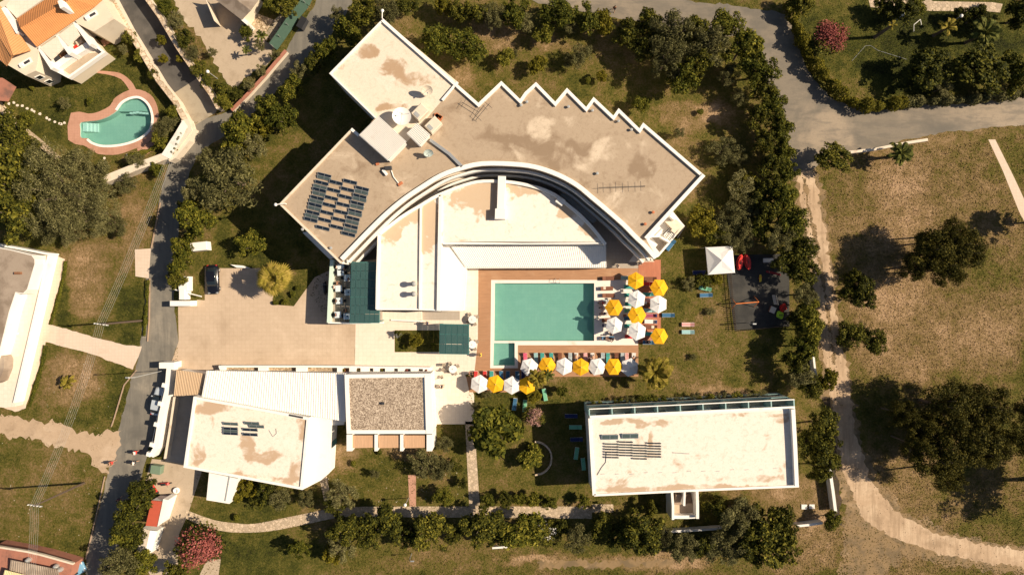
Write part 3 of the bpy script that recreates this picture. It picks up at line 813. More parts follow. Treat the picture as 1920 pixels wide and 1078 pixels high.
MB().box(*W(372, 462, 1.5), 0, 2.5, 1.3, 1.5, .1, bev=.05).build('white_hut', M['white'], label='little white flat-topped box under the street hedge near the black car', cat='hut')

# ---------------------------------------------------------------- buildings
WIN = {}
def window_mesh(w, h):
    if (w, h) in WIN: return WIN[(w, h)]
    f = MB(); 
    for sx in (-1, 1): f.box(sx * (w / 2 - .03), 0, -h / 2, .06, .10, h)
    for sz in (-h / 2, h / 2 - .06): f.box(0, 0, sz, w - .12, .10, .06)
    p = MB().quad((-w / 2 + .06, -.02, -h / 2 + .06), (w / 2 - .06, -.02, -h / 2 + .06), (w / 2 - .06, -.02, h / 2 - .06), (-w / 2 + .06, -.02, h / 2 - .06))
    fo = f.build('window', M['white']); po = p.build('pane', M['window_glass'])
    WIN[(w, h)] = (fo.data, po.data)
    bpy.data.objects.remove(fo); bpy.data.objects.remove(po)
    return WIN[(w, h)]
def windows(root, a, b, zs, w=1.6, h=1.3, pitch=3.6):
    """windows along wall a->b, outside is on the right of travel"""
    fm, pm = window_mesh(w, h)
    A, B = Vector(a), Vector(b); d = B - A; L = d.length
    n = max(int(L / pitch), 1); ang = math.atan2(d.y, d.x)
    nrm = Vector((d.y, -d.x)).normalized()
    for z in zs:
        for i in range(n):
            p = A + d * ((i + .5) / n) + nrm * 0.04
            o = bpy.data.objects.new('window', fm); COL.objects.link(o); o.parent = root
            o.location = (p.x - root.location.x, p.y - root.location.y, z); o.rotation_euler = (0, 0, ang)
            q = bpy.data.objects.new('pane', pm); COL.objects.link(q); q.parent = o

# ---- main hotel
ZR = 9.5
ARC = [(1225, 486), (1207, 465), (1188, 447), (1165, 423.6), (1133.5, 396), (1106, 373), (1079, 351), (1044, 332), (1003, 318), (960, 312.5), (903, 312), (863, 321), (829, 333.5), (796, 353.5), (762.5, 376), (729, 403.6), (695.7, 436), (660, 473), (644.5, 489)]
ARCW = spline(P(ARC, ZR), 3)
SAW = [(638, 494), (523, 383), (660, 240), (674, 252), (703, 222), (617, 138), (718, 35), (897, 193), (940, 152), (975, 186), (984, 173), (1005, 154), (1041, 191), (1063, 165), (1099, 201), (1113, 182), (1150, 217), (1160, 203), (1199, 241), (1206, 230), (1320, 328), (1211, 447), (1217, 458), (1231, 481)]
SAWW = P(SAW, ZR)
OUT = SAWW + ARCW          # clockwise or not, prism sorts it out
hotel = thing('hotel_building', 'big white curved hotel with sawtooth back and flat tan roof', 'hotel', (*W(930, 280), 0))
inner = offset(ARCW, 1.35, False)
tst = Vector(inner[20]) - Vector(ARCW[20])
if tst.y < 0: inner = offset(ARCW, -1.35, False)
MB().prism(SAWW + inner, 0, ZR - .35).build('walls', M['white2'], hotel)
NWR = [(617, 138), (718, 35), (860, 157), (800, 215), (703, 222)]
MB().prism(OUT, ZR - .35, ZR - .02).build('roof_slab', M['roof_main'], hotel)
MB().prism(P([(618, 139), (718, 37), (858, 154), (762, 268), (703, 222)], ZR), None, ZR + .006).build('wing_roof', M['roof_nw'], hotel)
# parapets
def para(root, pts, w, z0, z1, mat=None, name='parapet'):
    return MB().strip(pts, w, z0, z1).build(name, mat or M['white'], root)
para(hotel, offset(P(SAW[6:21], ZR + .35), -0.22, False), 0.42, ZR - .35, ZR + .35)
para(hotel, offset(P(SAW[4:7], ZR + .25), -0.12, False), 0.22, ZR - .35, ZR + .25)
para(hotel, offset(P(SAW[0:3], ZR + .22), -0.13, False), 0.26, ZR - .35, ZR + .22, M['cream'])
para(hotel, offset(P(SAW[2:4], ZR + .3), -0.2, False), 0.4, ZR - .35, ZR + .3)
para(hotel, P([(1320, 328), (1211, 447)], ZR + .5), 0.5, ZR - .35, ZR + .5)
para(hotel, P([(858, 154), (829, 188)], ZR + .3), .3, ZR, ZR + .32)
sgn = 1 if (Vector(offset(ARCW, 1, False)[20]) - Vector(ARCW[20])).y < 0 else -1
para(hotel, offset(ARCW, -0.30 * sgn, False), 0.60, ZR - .02, ZR + .35, name='curved_parapet')
# duct along the roof joint
jd = MB().strip(P([(806, 262), (842, 288), (866, 312)], ZR + .5), .42, ZR, ZR + .35)
jd.build('duct', M['steel'], hotel)
# balconies on the curve, two floors
for zf, off in ((6.2, 0.25), (3.1, 0.55)):
    o1 = offset(ARCW, off * sgn, False); o2 = offset(ARCW, -1.6 * sgn, False)
    MB().prism(o1 + list(reversed(o2)), zf, zf + .2).build('balcony_floor', M['cream'], hotel)
    para(hotel, offset(o1, -0.14 * sgn, False), 0.30, zf + .2, zf + 1.15, name='balcony_parapet')
    for i in range(3, len(ARCW) - 3, 4):
        a = Vector(offset(ARCW, -.7 * sgn, False)[i]); b = Vector(offset(ARCW, -1.5 * sgn, False)[i])
        MB().strip([tuple(a), tuple(b)], .14, zf + .2, zf + 2.8).build('dividing_wall', M['white'], hotel)
inn = offset(ARCW, -1.35 * sgn, False)
for i in range(0, len(inn) - 4, 4):
    a, b = inn[i], inn[i + 4]
    m = (Vector(a) + Vector(b)) / 2
    if Vector((b[1] - a[1], -(b[0] - a[0]))).dot(-m) < 0: a, b = b, a
    windows(hotel, a, b, (1.6, 4.6, 7.7), 2.4, 2.1, 9)
for a, b in [((638, 494), (523, 383)), ((703, 222), (617, 138))]:
    A, B = P([a, b], ZR); windows(hotel, A, B, (4.6, 7.6), 1.4, 1.3, 4.2)
    
# low wing at the west end, seen below the roof
MB().prism(P([(567, 436), (577, 434), (632, 482), (618, 486)], 3.3), 0, 3.3).build('side_porch', M['white2'], hotel)
# corrugated plant rooms on the roof
def shed(name, q, z, n, label, wallmat=M['white']):
    t = thing(name, label, 'roof shed', (*W(*q[0], z), ZR))
    pts = P(q, z)
    MB().prism(offset(ccw(pts), .15), ZR, z - .12).build('walls', wallmat, t)
    MB().corrug([(*p, z) for p in pts], n, .11, .06).build('roof', M['white'], t)
    return t
shed('roof_shed', [(673, 254), (710, 218), (762, 266), (727, 302)], 11.6, 18, 'large white corrugated shed on the hotel roof', M['white2'])
shed('roof_shed', [(762, 251), (782, 231), (807, 253), (787, 275)], 11.0, 9, 'small white corrugated shed on the hotel roof by the air handlers', M['white2'])
def ahu(px, py, rz, label):
    t = thing('air_handler', label, 'air handler', (*W(px, py, ZR + 1.2), ZR))
    x, y = t.location.x, t.location.y
    MB().box(x, y, ZR + .15, 2.0, 1.5, 1.1, rz, bev=.08).build('casing', M['cream'], t)
    c, s = math.cos(rz), math.sin(rz)
    MB().box(x - .55 * c, y - .55 * s, ZR + 1.255, .5, .8, .05, rz).build('grille', M['grey'], t)
    MB().box(x, y, ZR + .02, 1.7, 1.2, .13, rz).build('base_frame', M['dark'], t)
ahu(787, 210, math.radians(-45) + math.pi / 2, 'cream air handling box nearest the big white dish')
ahu(812, 234, math.radians(-45) + math.pi / 2, 'cream air handling box beside the terracotta pile')
t = MB()
for i in range(12):
    a, b = random.uniform(-6, 6), random.uniform(-3, 3)
    x, y = W(823 + a, 221 + b + a * .6, ZR); t.box(x, y, ZR + random.choice((0, .1)), .5, .3, .12, random.random() * 3)
t.build('tile_pile', M['terracotta'], label='heap of loose terracotta tiles on the hotel roof', cat='tile pile', kind='thing')
def dish(px, py, r, tilt, az, label, h=1.0, mat=None):
    x, y = W(px, py, ZR + h)
    t = thing('satellite_dish', label, 'satellite dish', (x, y, ZR))
    prof = [(r * k / 6, .28 * r * (k / 6) ** 2) for k in range(1, 7)]
    mb = MB().lathe(0, 0, prof, 24)
    mb.add([(0, 0, 0)] + [(prof[0][0] * math.cos(2 * math.pi * k / 24), prof[0][0] * math.sin(2 * math.pi * k / 24), prof[0][1]) for k in range(24)], [(0, 1 + k, 1 + (k + 1) % 24) for k in range(24)])
    mb.f = [f for f in mb.f if len(f) < 20]; mb.mi = [0] * len(mb.f)
    o = mb.build('reflector', mat or M['white2'], smooth=True); o.parent = t; o.location = (0, 0, h); o.rotation_euler = (tilt, 0, az)
    arm = MB()
    for k in range(3):
        a = k * 2.1 + .3; arm.tube([(r * .95 * math.cos(a), r * .95 * math.sin(a), .25 * r), (0, 0, r * .95)], .02, 4)
    arm.box(0, 0, r * .88, .14, .14, .22)
    ao = arm.build('feed_arm', M['grey']); ao.parent = t; ao.location = (0, 0, h); ao.rotation_euler = (tilt, 0, az)
    po = MB().tube([(0, 0, 0), (0, 0, h)], .06, 8).build('mast', M['grey']); po.parent = t
    for k in range(3):
        a = k * 2.1; 
        lo = MB().tube([(.7 * math.cos(a), .7 * math.sin(a), .02), (0, 0, h * .7)], .03, 5).build('leg', M['grey']); lo.parent = t
dish(753, 220, 1.28, math.radians(14), 2.2, 'largest white satellite dish on the hotel roof', 1.5)
dish(800, 169, .80, math.radians(48), 0.3, 'grey-white satellite dish alone on the cream wing roof', 1.2, M['cream'])
dish(803, 286, .66, math.radians(52), 0.2, 'small satellite dish on thin legs on the tan roof', 1.0, paint('pale_green_grey', (0.48, 0.55, 0.50), .6))
def corner_lamp(a, b, label):
    t = thing('corner_lamp', label, 'lamp', (*W(*a, ZR + .3), ZR + .2))
    x0, y0 = W(*a, ZR + .6); x1, y1 = W(*b, ZR + .8)
    MB().tube([(x0, y0, ZR + .2), (x0, y0, ZR + .8), (x1, y1, ZR + .9)], .07, 6).build('arm', M['white'], t)
    MB().lathe(x1, y1, [(.02, ZR + .72), (.22, ZR + .78), (.24, ZR + .9), (.1, ZR + 1.0)], 10).build('lamp_head', M['white'], t, True)
corner_lamp((717, 36), (717, 21), 'white lamp arm on the top corner of the cream hotel wing')
corner_lamp((535, 382), (517, 384), 'white lamp arm on the left corner of the tan hotel roof')
def antenna(a, b, label, ribs=3):
    t = thing('antenna_mast', label, 'antenna', (*W(*a, ZR), ZR))
    A = Vector(W(*a, ZR + .5)); B = Vector(W(*b, ZR + .6))
    MB().tube([(A.x, A.y, ZR), (A.x, A.y, ZR + .5), (B.x, B.y, ZR + .6)], .035, 5).build('boom', M['dark'], t)
    d = (B - A).normalized(); p = Vector((-d.y, d.x))
    for k in range(ribs):
        q = A.lerp(B, .1 + .8 * k / max(ribs - 1, 1))
        e = MB().tube([(q.x - p.x * .7, q.y - p.y * .7, ZR + .56), (q.x + p.x * .7, q.y + p.y * .7, ZR + .56)], .025, 4)
        e.build('element', M['dark'], t)
antenna((1210, 349), (1122, 352), 'long dark fallen antenna mast near the right end of the tan roof', 4)
antenna((866, 192), (898, 211), 'short antenna lying across the tan roof beside the duct', 2)
antenna((893, 224), (918, 194), 'bent antenna boom near the sawtooth edge of the roof', 2)
for i, (px, py) in enumerate([(977, 197), (988, 191), (1066, 200), (1111, 207), (1160, 227), (1184, 243), (1120, 325), (567, 430), (1225, 398), (1210, 420), (620, 465)]):
    z = ZR + .35
    x, y = W(px, py, z)
    lab = ['round roof vent nearest the first sawtooth notch', 'round roof vent just above the first notch vent', 'round roof vent behind the second sawtooth tooth', 'round roof vent behind the third sawtooth tooth', 'round roof vent behind the fourth sawtooth tooth', 'round roof vent behind the fifth sawtooth tooth',
           'round roof vent in the middle of the stained tan roof', 'round roof vent at the left edge beside the solar panels', 'reddish roof vent near the outside stair at the right', 'reddish roof vent close to the right tip of the curved band', 'round roof vent at the lower left tip of the roof'][i]
    v = MB().lathe(x, y, [(.13, ZR), (.13, z - .1), (.22, z - .08), (.2, z + .02), (.02, z + .06)], 8)
    v.build('roof_vent', M['terracotta'] if i in (8, 9) else M['grey'], label=lab, cat='roof vent', group='roof vents on the hotel')
t = thing('spare_air_unit', 'loose air unit with trailing pipes on the tan roof', 'air unit', (*W(724, 318, ZR), ZR))
MB().box(*W(727, 315, ZR + .6), ZR, 1.0, .5, .6, .1, bev=.05).build('casing', M['dark'], t)
MB().box(*W(721, 323, ZR + .4), ZR, .4, .9, .4, .7, bev=.05).build('casing', M['white'], t)
MB().tube([(*W(734, 320, ZR), ZR + .1), (*W(738, 332, ZR), ZR + .1), (*W(748, 345, ZR), ZR + .1)], .07).build('pipe', M['white'], t)
MB().box(*W(751, 345, ZR), ZR, .7, .35, .2, .6).build('roof_tile', M['terracotta'], label='terracotta tile at the end of the trailing pipes on the roof', cat='tile')
MB().box(*W(708, 308, ZR), ZR, .45, .35, .2, .3).build('roof_tile', M['terracotta'], label='terracotta tile in front of the large corrugated shed', cat='tile')

# solar collectors: one rack of panels per roof
def panel_mesh(L, w, tilt):
    mb = MB()
    h = w * math.sin(tilt); ww = w * math.cos(tilt)
    mb.add([(-L / 2, -ww / 2, .12), (L / 2, -ww / 2, .12), (L / 2, ww / 2, .12 + h), (-L / 2, ww / 2, .12 + h),
            (-L / 2, -ww / 2, .06), (L / 2, -ww / 2, .06), (L / 2, ww / 2, .06 + h), (-L / 2, ww / 2, .06 + h)],
           [(0, 1, 2, 3), (7, 6, 5, 4), (0, 4, 5, 1), (1, 5, 6, 2), (2, 6, 7, 3), (3, 7, 4, 0)])
    fr = MB()
    def pt(u, v, e=.13): return (-L / 2 + u * L, -ww / 2 + v * ww, e + v * h)
    for u0, u1, v0, v1 in ((0, 1, 0, .09), (0, 1, .91, 1), (0, .03, .09, .91), (.97, 1, .09, .91), (.49, .51, .09, .91)):
        fr.quad(pt(u0, v0), pt(u1, v0), pt(u1, v1), pt(u0, v1))
    for u in (.05, .95):
        p = pt(u, 1); fr.tube([(p[0], p[1], 0), (p[0], p[1], p[2] - .05)], .025, 4)
    return mb, fr
def solar(label, spots, L, w, tilt, rz, zr, dusty=()):
    x0, y0 = W(*spots[0], zr)
    t = thing('solar_array', label, 'solar panels', (x0, y0, zr))
    mb, fr = panel_mesh(L, w, tilt)
    me = mb.build('tmp', M['solar']); mf = fr.build('tmp', M['steel'])
    for i, (px, py) in enumerate(spots):
        x, y = W(px, py, zr + .4)
        o = bpy.data.objects.new('solar_panel', me.data); COL.objects.link(o); o.parent = t
        o.location = (x - x0, y - y0, 0); o.rotation_euler = (0, 0, rz)
        if i in dusty:
            o.material_slots[0].link = 'OBJECT'; o.material_slots[0].material = M['solar_dusty']
        f = bpy.data.objects.new('panel_frame', mf.data); COL.objects.link(f); f.parent = o
    bpy.data.objects.remove(me); bpy.data.objects.remove(mf)
    return t
sp = []; dusty = []
def Z6(x, y): return (500 + x / 5.99, 300 + y / 5.99)
cols = [[(645, 170), (640, 200), (615, 255), (597, 300), (588, 335), (585, 380), (565, 425), (550, 465), (540, 505), (535, 545), (515, 590), (500, 630), (490, 670)],
        [(775, 252), (748, 338), (722, 425), (698, 505), (672, 590), (645, 672), (625, 762)],
        [(935, 243), (905, 330), (880, 412), (855, 500), (835, 585), (810, 668), (785, 752)],
        [(1070, 320), (1060, 360), (1042, 405), (1040, 440), (1015, 485), (1010, 525), (990, 575), (990, 605), (965, 655), (955, 698), (945, 745), (935, 790), (915, 832)]]
for ci, c in enumerate(cols):
    for k, q in enumerate(c):
        if (ci in (0, 3)) and k % 2 == 1: dusty.append(len(sp))
        sp.append(Z6(*q))
solar('large checkerboard of dark solar panels on the left end of the hotel roof', sp, 1.95, .50, math.radians(22), math.radians(-14), ZR, dusty)

# ---- outside stair and terrace at the right tip of the hotel
st = thing('stair_tower', 'white outside staircase block at the right tip of the hotel', 'staircase', (*W(1240, 450), 0))
MB().prism(P([(1212, 447), (1262, 397), (1284, 424), (1256, 455), (1230, 484), (1222, 488), (1204, 458)], 3.2), 0, 3.2).build('block', M['white2'], st)
para(st, P([(1256, 454), (1234, 480), (1228, 482)], 4.2), .25, 3.2, 4.2)
para(st, P([(1240, 445), (1256, 454)], 4.4), .3, 3.2, 4.4)
para(st, P([(1257, 404), (1266, 411)], 5.2), .4, 3.2, 5.2)
for k in range(7):   # treads winding round the corner
    f = k / 6
    l = [(1247 + 13 * f, 415 - 9 * f), (1262 + 19 * f, 430 - 5 * f), (1258 + 10 * f, 434 + 5 * f)]
    MB().strip(P(l, 3.6), .34, 3.2, 4.15 - k * .14).build('tread', M['cream'], st)
MB().prism(P([(1245, 441), (1255.5, 430), (1266.7, 441), (1255.5, 453)], 3.3), 3.2, 3.22).build('dark_landing', M['dark'], st)
for k in range(6):
    f = k / 5
    MB().strip(P([(1245 + 11 * f, 441 - 11 * f), (1255.5 + 11.2 * f, 453 - 12 * f)], 3.5), .14, 3.25, 3.5).build('baluster', M['white2'], st)
for k in (0, 1, 2):
    f = k / 2
    MB().strip(P([(1245 + 10.5 * f, 441 + 12 * f), (1255.5 + 11.2 * f, 430 + 11 * f)], 3.6), .12, 3.5, 3.6).build('rail', M['white2'], st)
MB().prism(P([(1222, 445), (1239, 446), (1251, 457), (1232, 478), (1224, 471), (1233, 459)], 3.2), None, 3.21).build('grey_floor', M['court'], st)
MB().tube([(*W(1243, 440, 4.1), 4.1), (*W(1256, 427, 4.1), 4.1)], .06).build('handrail', M['dark'], st)
MB().tube([(*W(1270, 446, 4.1), 4.1), (*W(1283, 426, 4.1), 4.1)], .06).build('handrail', M['dark'], st)
aw = thing('awning', 'pale lean-to awning at the end of the deck under the hotel corner', 'awning', (*W(1202, 482), 0))
q = P([(1179, 491), (1227, 491)], 2.3) + P([(1211, 473), (1192, 473)], 2.8)
MB().slab([(*q[0], 2.3), (*q[1], 2.3), (*q[2], 2.8), (*q[3], 2.8)], .08).build('roof', M['cream'], aw)
for px in (1184, 1222):
    MB().tube([(*W(px, 489), 0), (*W(px, 489), 2.25)], .05).build('post', M['dark'], aw)
can = thing('curved_canopy', 'dark ribbed canopy strip following the curve of the courtyard', 'canopy', (*W(1085, 390), 0))
up = P([(1057, 355), (1072, 366), (1095, 388), (1121, 411)], 3.0); dn = P([(1051, 367), (1062, 375), (1086, 398), (1112, 419)], 3.0)
for i in range(3):
    MB().corrug([(*up[i], 3.0), (*up[i + 1], 3.0), (*dn[i + 1], 2.9), (*dn[i], 2.9)], 9, .07, .05).build('roof_sheet', M['grey'], can)
for q in (up[0], up[3], dn[1], dn[3]): MB().tube([(*q, 0), (*q, 2.9)], .06).build('post', M['dark'], can)

# ---- bleached low block in the middle
ZL = 5.9
ARC2 = [(711, 437), (751, 406), (787, 384), (822, 364), (871, 345), (907, 338), (960, 340), (1008, 350), (1040, 363), (1061, 379), (1089, 402), (1114, 428), (1137, 457)]
mid = thing('pool_building', 'low bleached white block with curved back beside the pool', 'building', (*W(820, 450), 0))
pm = P([(1137, 458), (828, 457), (826, 583), (708, 580)], ZL)
am = spline(P(ARC2, ZL), 3)
body = am + pm
MB().prism(body, 0, ZL).build('walls', M['white2'], mid)
MB().prism(offset(ccw(body), .3), None, ZL + .006).build('roof', M['roof_mid'], mid)
para(mid, offset(am, -.22, False), .44, ZL, ZL + .4, name='curved_parapet')
para(mid, P([(710, 438), (707, 520), (706, 580)], ZL + .3), .3, ZL, ZL + .3)
para(mid, P([(1137, 456), (984, 457), (830, 457)], ZL + .12), .2, ZL, ZL + .12)
para(mid, P([(706, 580), (790, 580), (826, 582)], ZL + .15), .2, ZL, ZL + .15)
para(mid, P([(789, 385), (788, 470), (787, 580)], ZL + .28), .28, ZL, ZL + .28, name='upstand')
para(mid, P([(826, 366), (824, 460), (822, 582)], ZL + .4), .5, ZL, ZL + .4, name='upstand')
lowpts = P([(830, 459), (1137, 459), (1137, 502), (874, 503), (868, 583), (827, 583)], 3.4)
MB().prism(lowpts, 0, 3.2).build('walls', M['white2'], mid)
MB().prism(P([(830, 459), (905, 459), (874, 503), (868, 583), (827, 583)], 3.4), 3.0, 3.25).build('lower_roof', M['white'], mid)
c = P([(845, 461), (1135, 461), (1137, 501), (872, 501)], 3.4)
MB().corrug([(*c[0], 3.55), (*c[1], 3.55), (*c[2], 3.35), (*c[3], 3.35)], 72, .05, .05).build('corrugated_roof', M['white'], mid)
MB().box(*W(940, 364, 6.2), ZL, 1.15, 5.0, .9, math.radians(-2), bev=.05).build('duct', M['white'], mid)
MB().box(*W(938, 402, 6.4), ZL, 1.55, 1.5, 1.15, math.radians(-2), bev=.05).build('duct_hood', M['white'], mid)
MB().box(*W(1050, 378, 5.9), ZL, 1.2, 1.0, .7, math.radians(-35), bev=.05).build('duct_hood', M['white'], mid)
for py in (532, 551):
    x, y = W(777, py, 6.8)
    v = thing('roof_extract', 'round roof extractor %s of the twin pair on the bleached roof' % ('upper' if py == 532 else 'lower'), 'extractor', (x, y, ZL))
    MB().lathe(x, y, [(.28, ZL), (.28, ZL + 1.2), (.42, ZL + 1.25), (.42, ZL + 1.5)], 14).build('shaft', M['cream'], v)
    MB().lathe(x, y, [(.34, ZL + 1.5), (.36, ZL + 1.62), (.2, ZL + 1.72), (.02, ZL + 1.75)], 14).build('cowl', M['grey'], v, True)
sc = MB().lathe(*W(777, 532, 5), [(.02, 0), (.02, .01)], 4)

# ---- glass canopies over the restaurant terrace and beside the planter
def glass_canopy(name, quad, z, nx, ny, label, loc):
    t = thing(name, label, 'canopy', (*W(*loc), 0))
    q = [Vector(p) for p in P(quad, z)]
    def at(u, v): 
        a = q[0].lerp(q[1], u); b = q[3].lerp(q[2], u); p = a.lerp(b, v); return (p.x, p.y)
    for i in range(nx):
        for j in range(ny):
            u0, u1, v0, v1 = (i + .04) / nx, (i + .96) / nx, (j + .02) / ny, (j + .98) / ny
            zz = z + .01 * ((i + j) % 2)
            MB().slab([(*at(u0, v0), zz), (*at(u1, v0), zz), (*at(u1, v1), zz), (*at(u0, v1), zz)], .02).build('pane', M['canopy_glass'], t)
    f = MB()
    for i in range(nx + 1):
        f.strip([at(i / nx, 0), at(i / nx, 1)], .09, z - .14, z - .04)
    f.build('rafters', M['teal_metal'], t)
    for j in (0, ny * 2 // 3 if ny > 3 else ny // 2, ny):
        MB().strip([at(0, j / ny), at(1, j / ny)], .14, z - .26, z - .15).build('beam', M['teal_metal'], t)
    for u, v in ((0.02, .02), (.98, .02), (.98, .98), (.02, .98), (.02, .5), (.98, .5)):
        p = at(u, v); MB().tube([(*p, 0), (*p, z - .26)], .07, 6).build('post', M['teal_metal'], t)
    return t
glass_canopy('glass_canopy', [(659, 492), (711, 492), (711, 605), (656, 605)], 5.0, 6, 7, 'large dark teal glazed canopy over the restaurant terrace', (690, 550))
glass_canopy('glass_canopy', [(825, 608), (879, 609), (879, 664), (824, 663)], 3.3, 5, 3, 'square dark teal glazed canopy between the planter and the pool deck', (852, 636))
ter = thing('dining_terrace', 'raised restaurant terrace with pale green parapet above the plaza', 'terrace', (*W(650, 550), 0))
ZT = 2.6
MB().prism(P([(619, 487), (640, 487), (712, 487), (714, 605), (617, 605)], ZT), 0, ZT).build('platform', conc('terrace_floor', (.40, .33, .27), (.3, .25, .2), None), ter)
para(ter, P([(622, 487), (619, 540), (616, 605)], ZT + 1.1), .5, ZT, ZT + 1.1, paint('pale_green_wall', (0.55, 0.66, 0.56), .6, .06))
para(ter, P([(615, 605), (665, 606), (718, 605)], ZT + .9), .22, ZT, ZT + .9)
pw = thing('garden_wall', 'long low white wall section in front of the bleached building', 'wall', (*W(730, 600), 0))
MB().prism(P([(712, 584), (790, 584), (790, 600), (717, 603)], 1.2), 0, 1.2).build('wall_body', M['plaza_pale'], pw)
MB().strip(P([(733, 600), (790, 602)], 1.3), .2, 0, 1.4).build('kerb', M['white'], pw)

# ---- long building, lower right
ZS = 6.5
se = thing('apartment_block', 'long cream flat-roofed block with teal balconies on its pool side', 'building', (*W(1300, 850), 0))
Q = [(1106, 784), (1491, 766), (1498, 911), (1114, 929)]
MB().prism(P(Q, ZS), 0, ZS - .02).build('walls', M['white2'], se)
MB().prism(offset(ccw(P(Q, ZS)), .2), None, ZS).build('roof', M['roof_se'], se)
para(se, P([(1114, 928), (1300, 919), (1498, 911)], ZS + .2), .32, ZS - .02, ZS + .22)
para(se, P([(1106, 784), (1110, 860), (1114, 928)], ZS + .2), .45, ZS - .02, ZS + .22)
para(se, P([(1487, 767), (1491, 840), (1494, 911)], ZS + .7), .55, ZS - .02, ZS + .75)
NE_, NW_ = W(1491, 766, ZS), W(1106, 784, ZS)
A, B = Vector(NW_), Vector(NE_); d = (B - A).normalized(); nn = Vector((-d.y, d.x))
bt = paint('teal_balcony', (0.30, 0.44, 0.42), 0.55, 0.12)
for zf in (0.35, 3.2):
    a1, b1 = A + nn * 1.3, B + nn * 1.3
    MB().prism([tuple(A), tuple(B), tuple(b1), tuple(a1)], zf - .18, zf).build('balcony_floor', M['cream'], se)
    MB().strip([tuple(A + nn * 1.24), tuple(B + nn * 1.24)], .1, zf, zf + .95).build('balcony_parapet', bt, se)
MB().prism([tuple(A), tuple(B), tuple(B + nn * .35), tuple(A + nn * .35)], ZS - .3, ZS - .1).build('eaves', M['white'], se)
MB().strip([tuple(A + nn * 1.3), tuple(B + nn * 1.3)], .14, ZS - .28, ZS - .1).build('edge_beam', M['white'], se)
nb = 9
for i in range(nb + 1):
    p = A.lerp(B, i / nb); MB().strip([tuple(p), tuple(p + nn * 1.25)], .16, 0, ZS - .3).build('dividing_wall', bt, se)
windows(se, tuple(B), tuple(A), (1.5, 4.4), 2.0, 2.0, 4.2)
for i in range(14):   # roof-edge brackets and gutters
    p = W(1130 + i * 27, 888 - i * .9 + (i % 3), ZS)
    MB().box(p[0], p[1], ZS, .55, .07, .05, .1).build('cable_clip', M['steel'], se)
s2 = thing('outside_stair', 'brown-tiled outside stair in a white walled recess below the long block', 'staircase', (*W(1287, 945), 0))
para(s2, P([(1260, 920), (1262, 948), (1262, 974)], 3.6), .36, 0, 3.6)
para(s2, P([(1307, 918), (1308, 946), (1308, 972)], 3.6), .42, 0, 3.6)
para(s2, P([(1264, 969), (1290, 969), (1306, 968)], 2.9), .5, 0, 2.9)
para(s2, P([(1284, 918), (1283, 948)], 4.0), .3, 0, 4.0, name='spine_wall')
MB().prism(P([(1262, 944), (1304, 944), (1305, 966), (1263, 966)], 1.9), 0, 1.9).build('landing', M['plaza'], s2)
brown = paint('brown_tile', (0.30, 0.21, 0.15), .7, .15)
for k in range(8):
    MB().prism(P([(1264, 922 + k * 2.9), (1282, 922 + k * 2.9), (1282, 925 + k * 2.9), (1264, 925 + k * 2.9)], 2), 0, 3.3 - k * .17).build('step', brown, s2)
    MB().prism(P([(1285, 922 + k * 2.9), (1304, 922 + k * 2.9), (1304, 925 + k * 2.9), (1285, 925 + k * 2.9)], 2), 0, .5 + k * .17).build('step', brown, s2)
sp = []
for r in range(3):
    for c in range(4):
        for e in range(2):
            sp.append((1147 + c * 26.6, 833 + r * 10 + c * 1.2 + e * 5.2 - (5 if c % 2 else 0)))
solar('narrow rows of solar panels on the long lower right roof', sp, 2.1, .27, math.radians(35), math.radians(-1.5), ZS, [i for i in range(24) if i % 5 == 0])
t = solar('two separate grey solar panels above the narrow rows on the long roof', [(1144, 820), (1182, 818)], 2.4, .75, math.radians(14), math.radians(1), ZS, [0, 1])
MB().tube([(*W(1262, 848, ZS), ZS + .1), (*W(1292, 850, ZS), ZS + .1)], .06, 5).build('loose_pipe', M['grey'], label='dark pipe lying on the long cream roof', cat='pipe')
MB().tube([(*W(1120, 890, ZS), ZS + .06), (*W(1128, 876, ZS), ZS + .06), (*W(1136, 866, ZS), ZS + .06), (*W(1137, 848, ZS), ZS + .06)], .05, 5).build('loose_pipe', M['grey'], label='curved pipe from the panels to the corner of the long roof', cat='pipe')

# ---- lower left group
ZW = 4.8
sw = thing('service_building', 'cream flat-roofed building with stained roof near the street', 'building', (*W(460, 830), 0))
Q = [(363, 743), (470, 762), (580, 783), (567, 918), (344, 876)]
MB().prism(P(Q, ZW), 0, ZW - .02).build('walls', M['white2'], sw)
MB().prism(offset(ccw(P(Q, ZW)), .25), None, ZW).build('roof', M['roof_sw'], sw)
MB().ring(P(Q, ZW + .2), .38, ZW - .02, ZW + .22).build('parapet', M['white'], sw)
wedge = P([(580, 782), (617, 779), (621, 800), (616, 888), (602, 900), (567, 918)], 3.4)
MB().prism(wedge, 0, 3.4).build('side_roof', M['white'], sw)
MB().prism(P([(392, 886), (445, 897), (430, 944), (387, 937)], 3.0), 0, 3.0).build('porch', M['white'], sw)
MB().strip(P([(429, 894), (421, 940)], 3.3), .15, 3.0, 3.1).build('upstand', M['grey'], sw)
MB().prism(P([(620, 783), (645, 788), (645, 796), (622, 797)], 3.0), 2.6, 3.0).build('link_slab', M['white2'], sw)
MB().strip(P([(619, 800), (622, 838)], 2.5), .2, 0, 2.5).build('screen_wall', M['teal_metal'], sw)
sp = [(431, 795), (471, 794)] + [(431, 804 + k * 4.5) for k in range(3)] + [(468, 806), (468, 815), (480, 800)]
solar('small group of solar panels on the stained cream roof by the street', sp, 2.2, .5, math.radians(25), math.radians(-3), ZW, [0, 1, 3, 7])
MB().strip(P([(542, 778), (568, 783)], ZW + .3), .25, ZW, ZW + .3).build('roof_trough', M['dark'], label='dark narrow trough at the top edge of the stained cream roof', cat='trough')
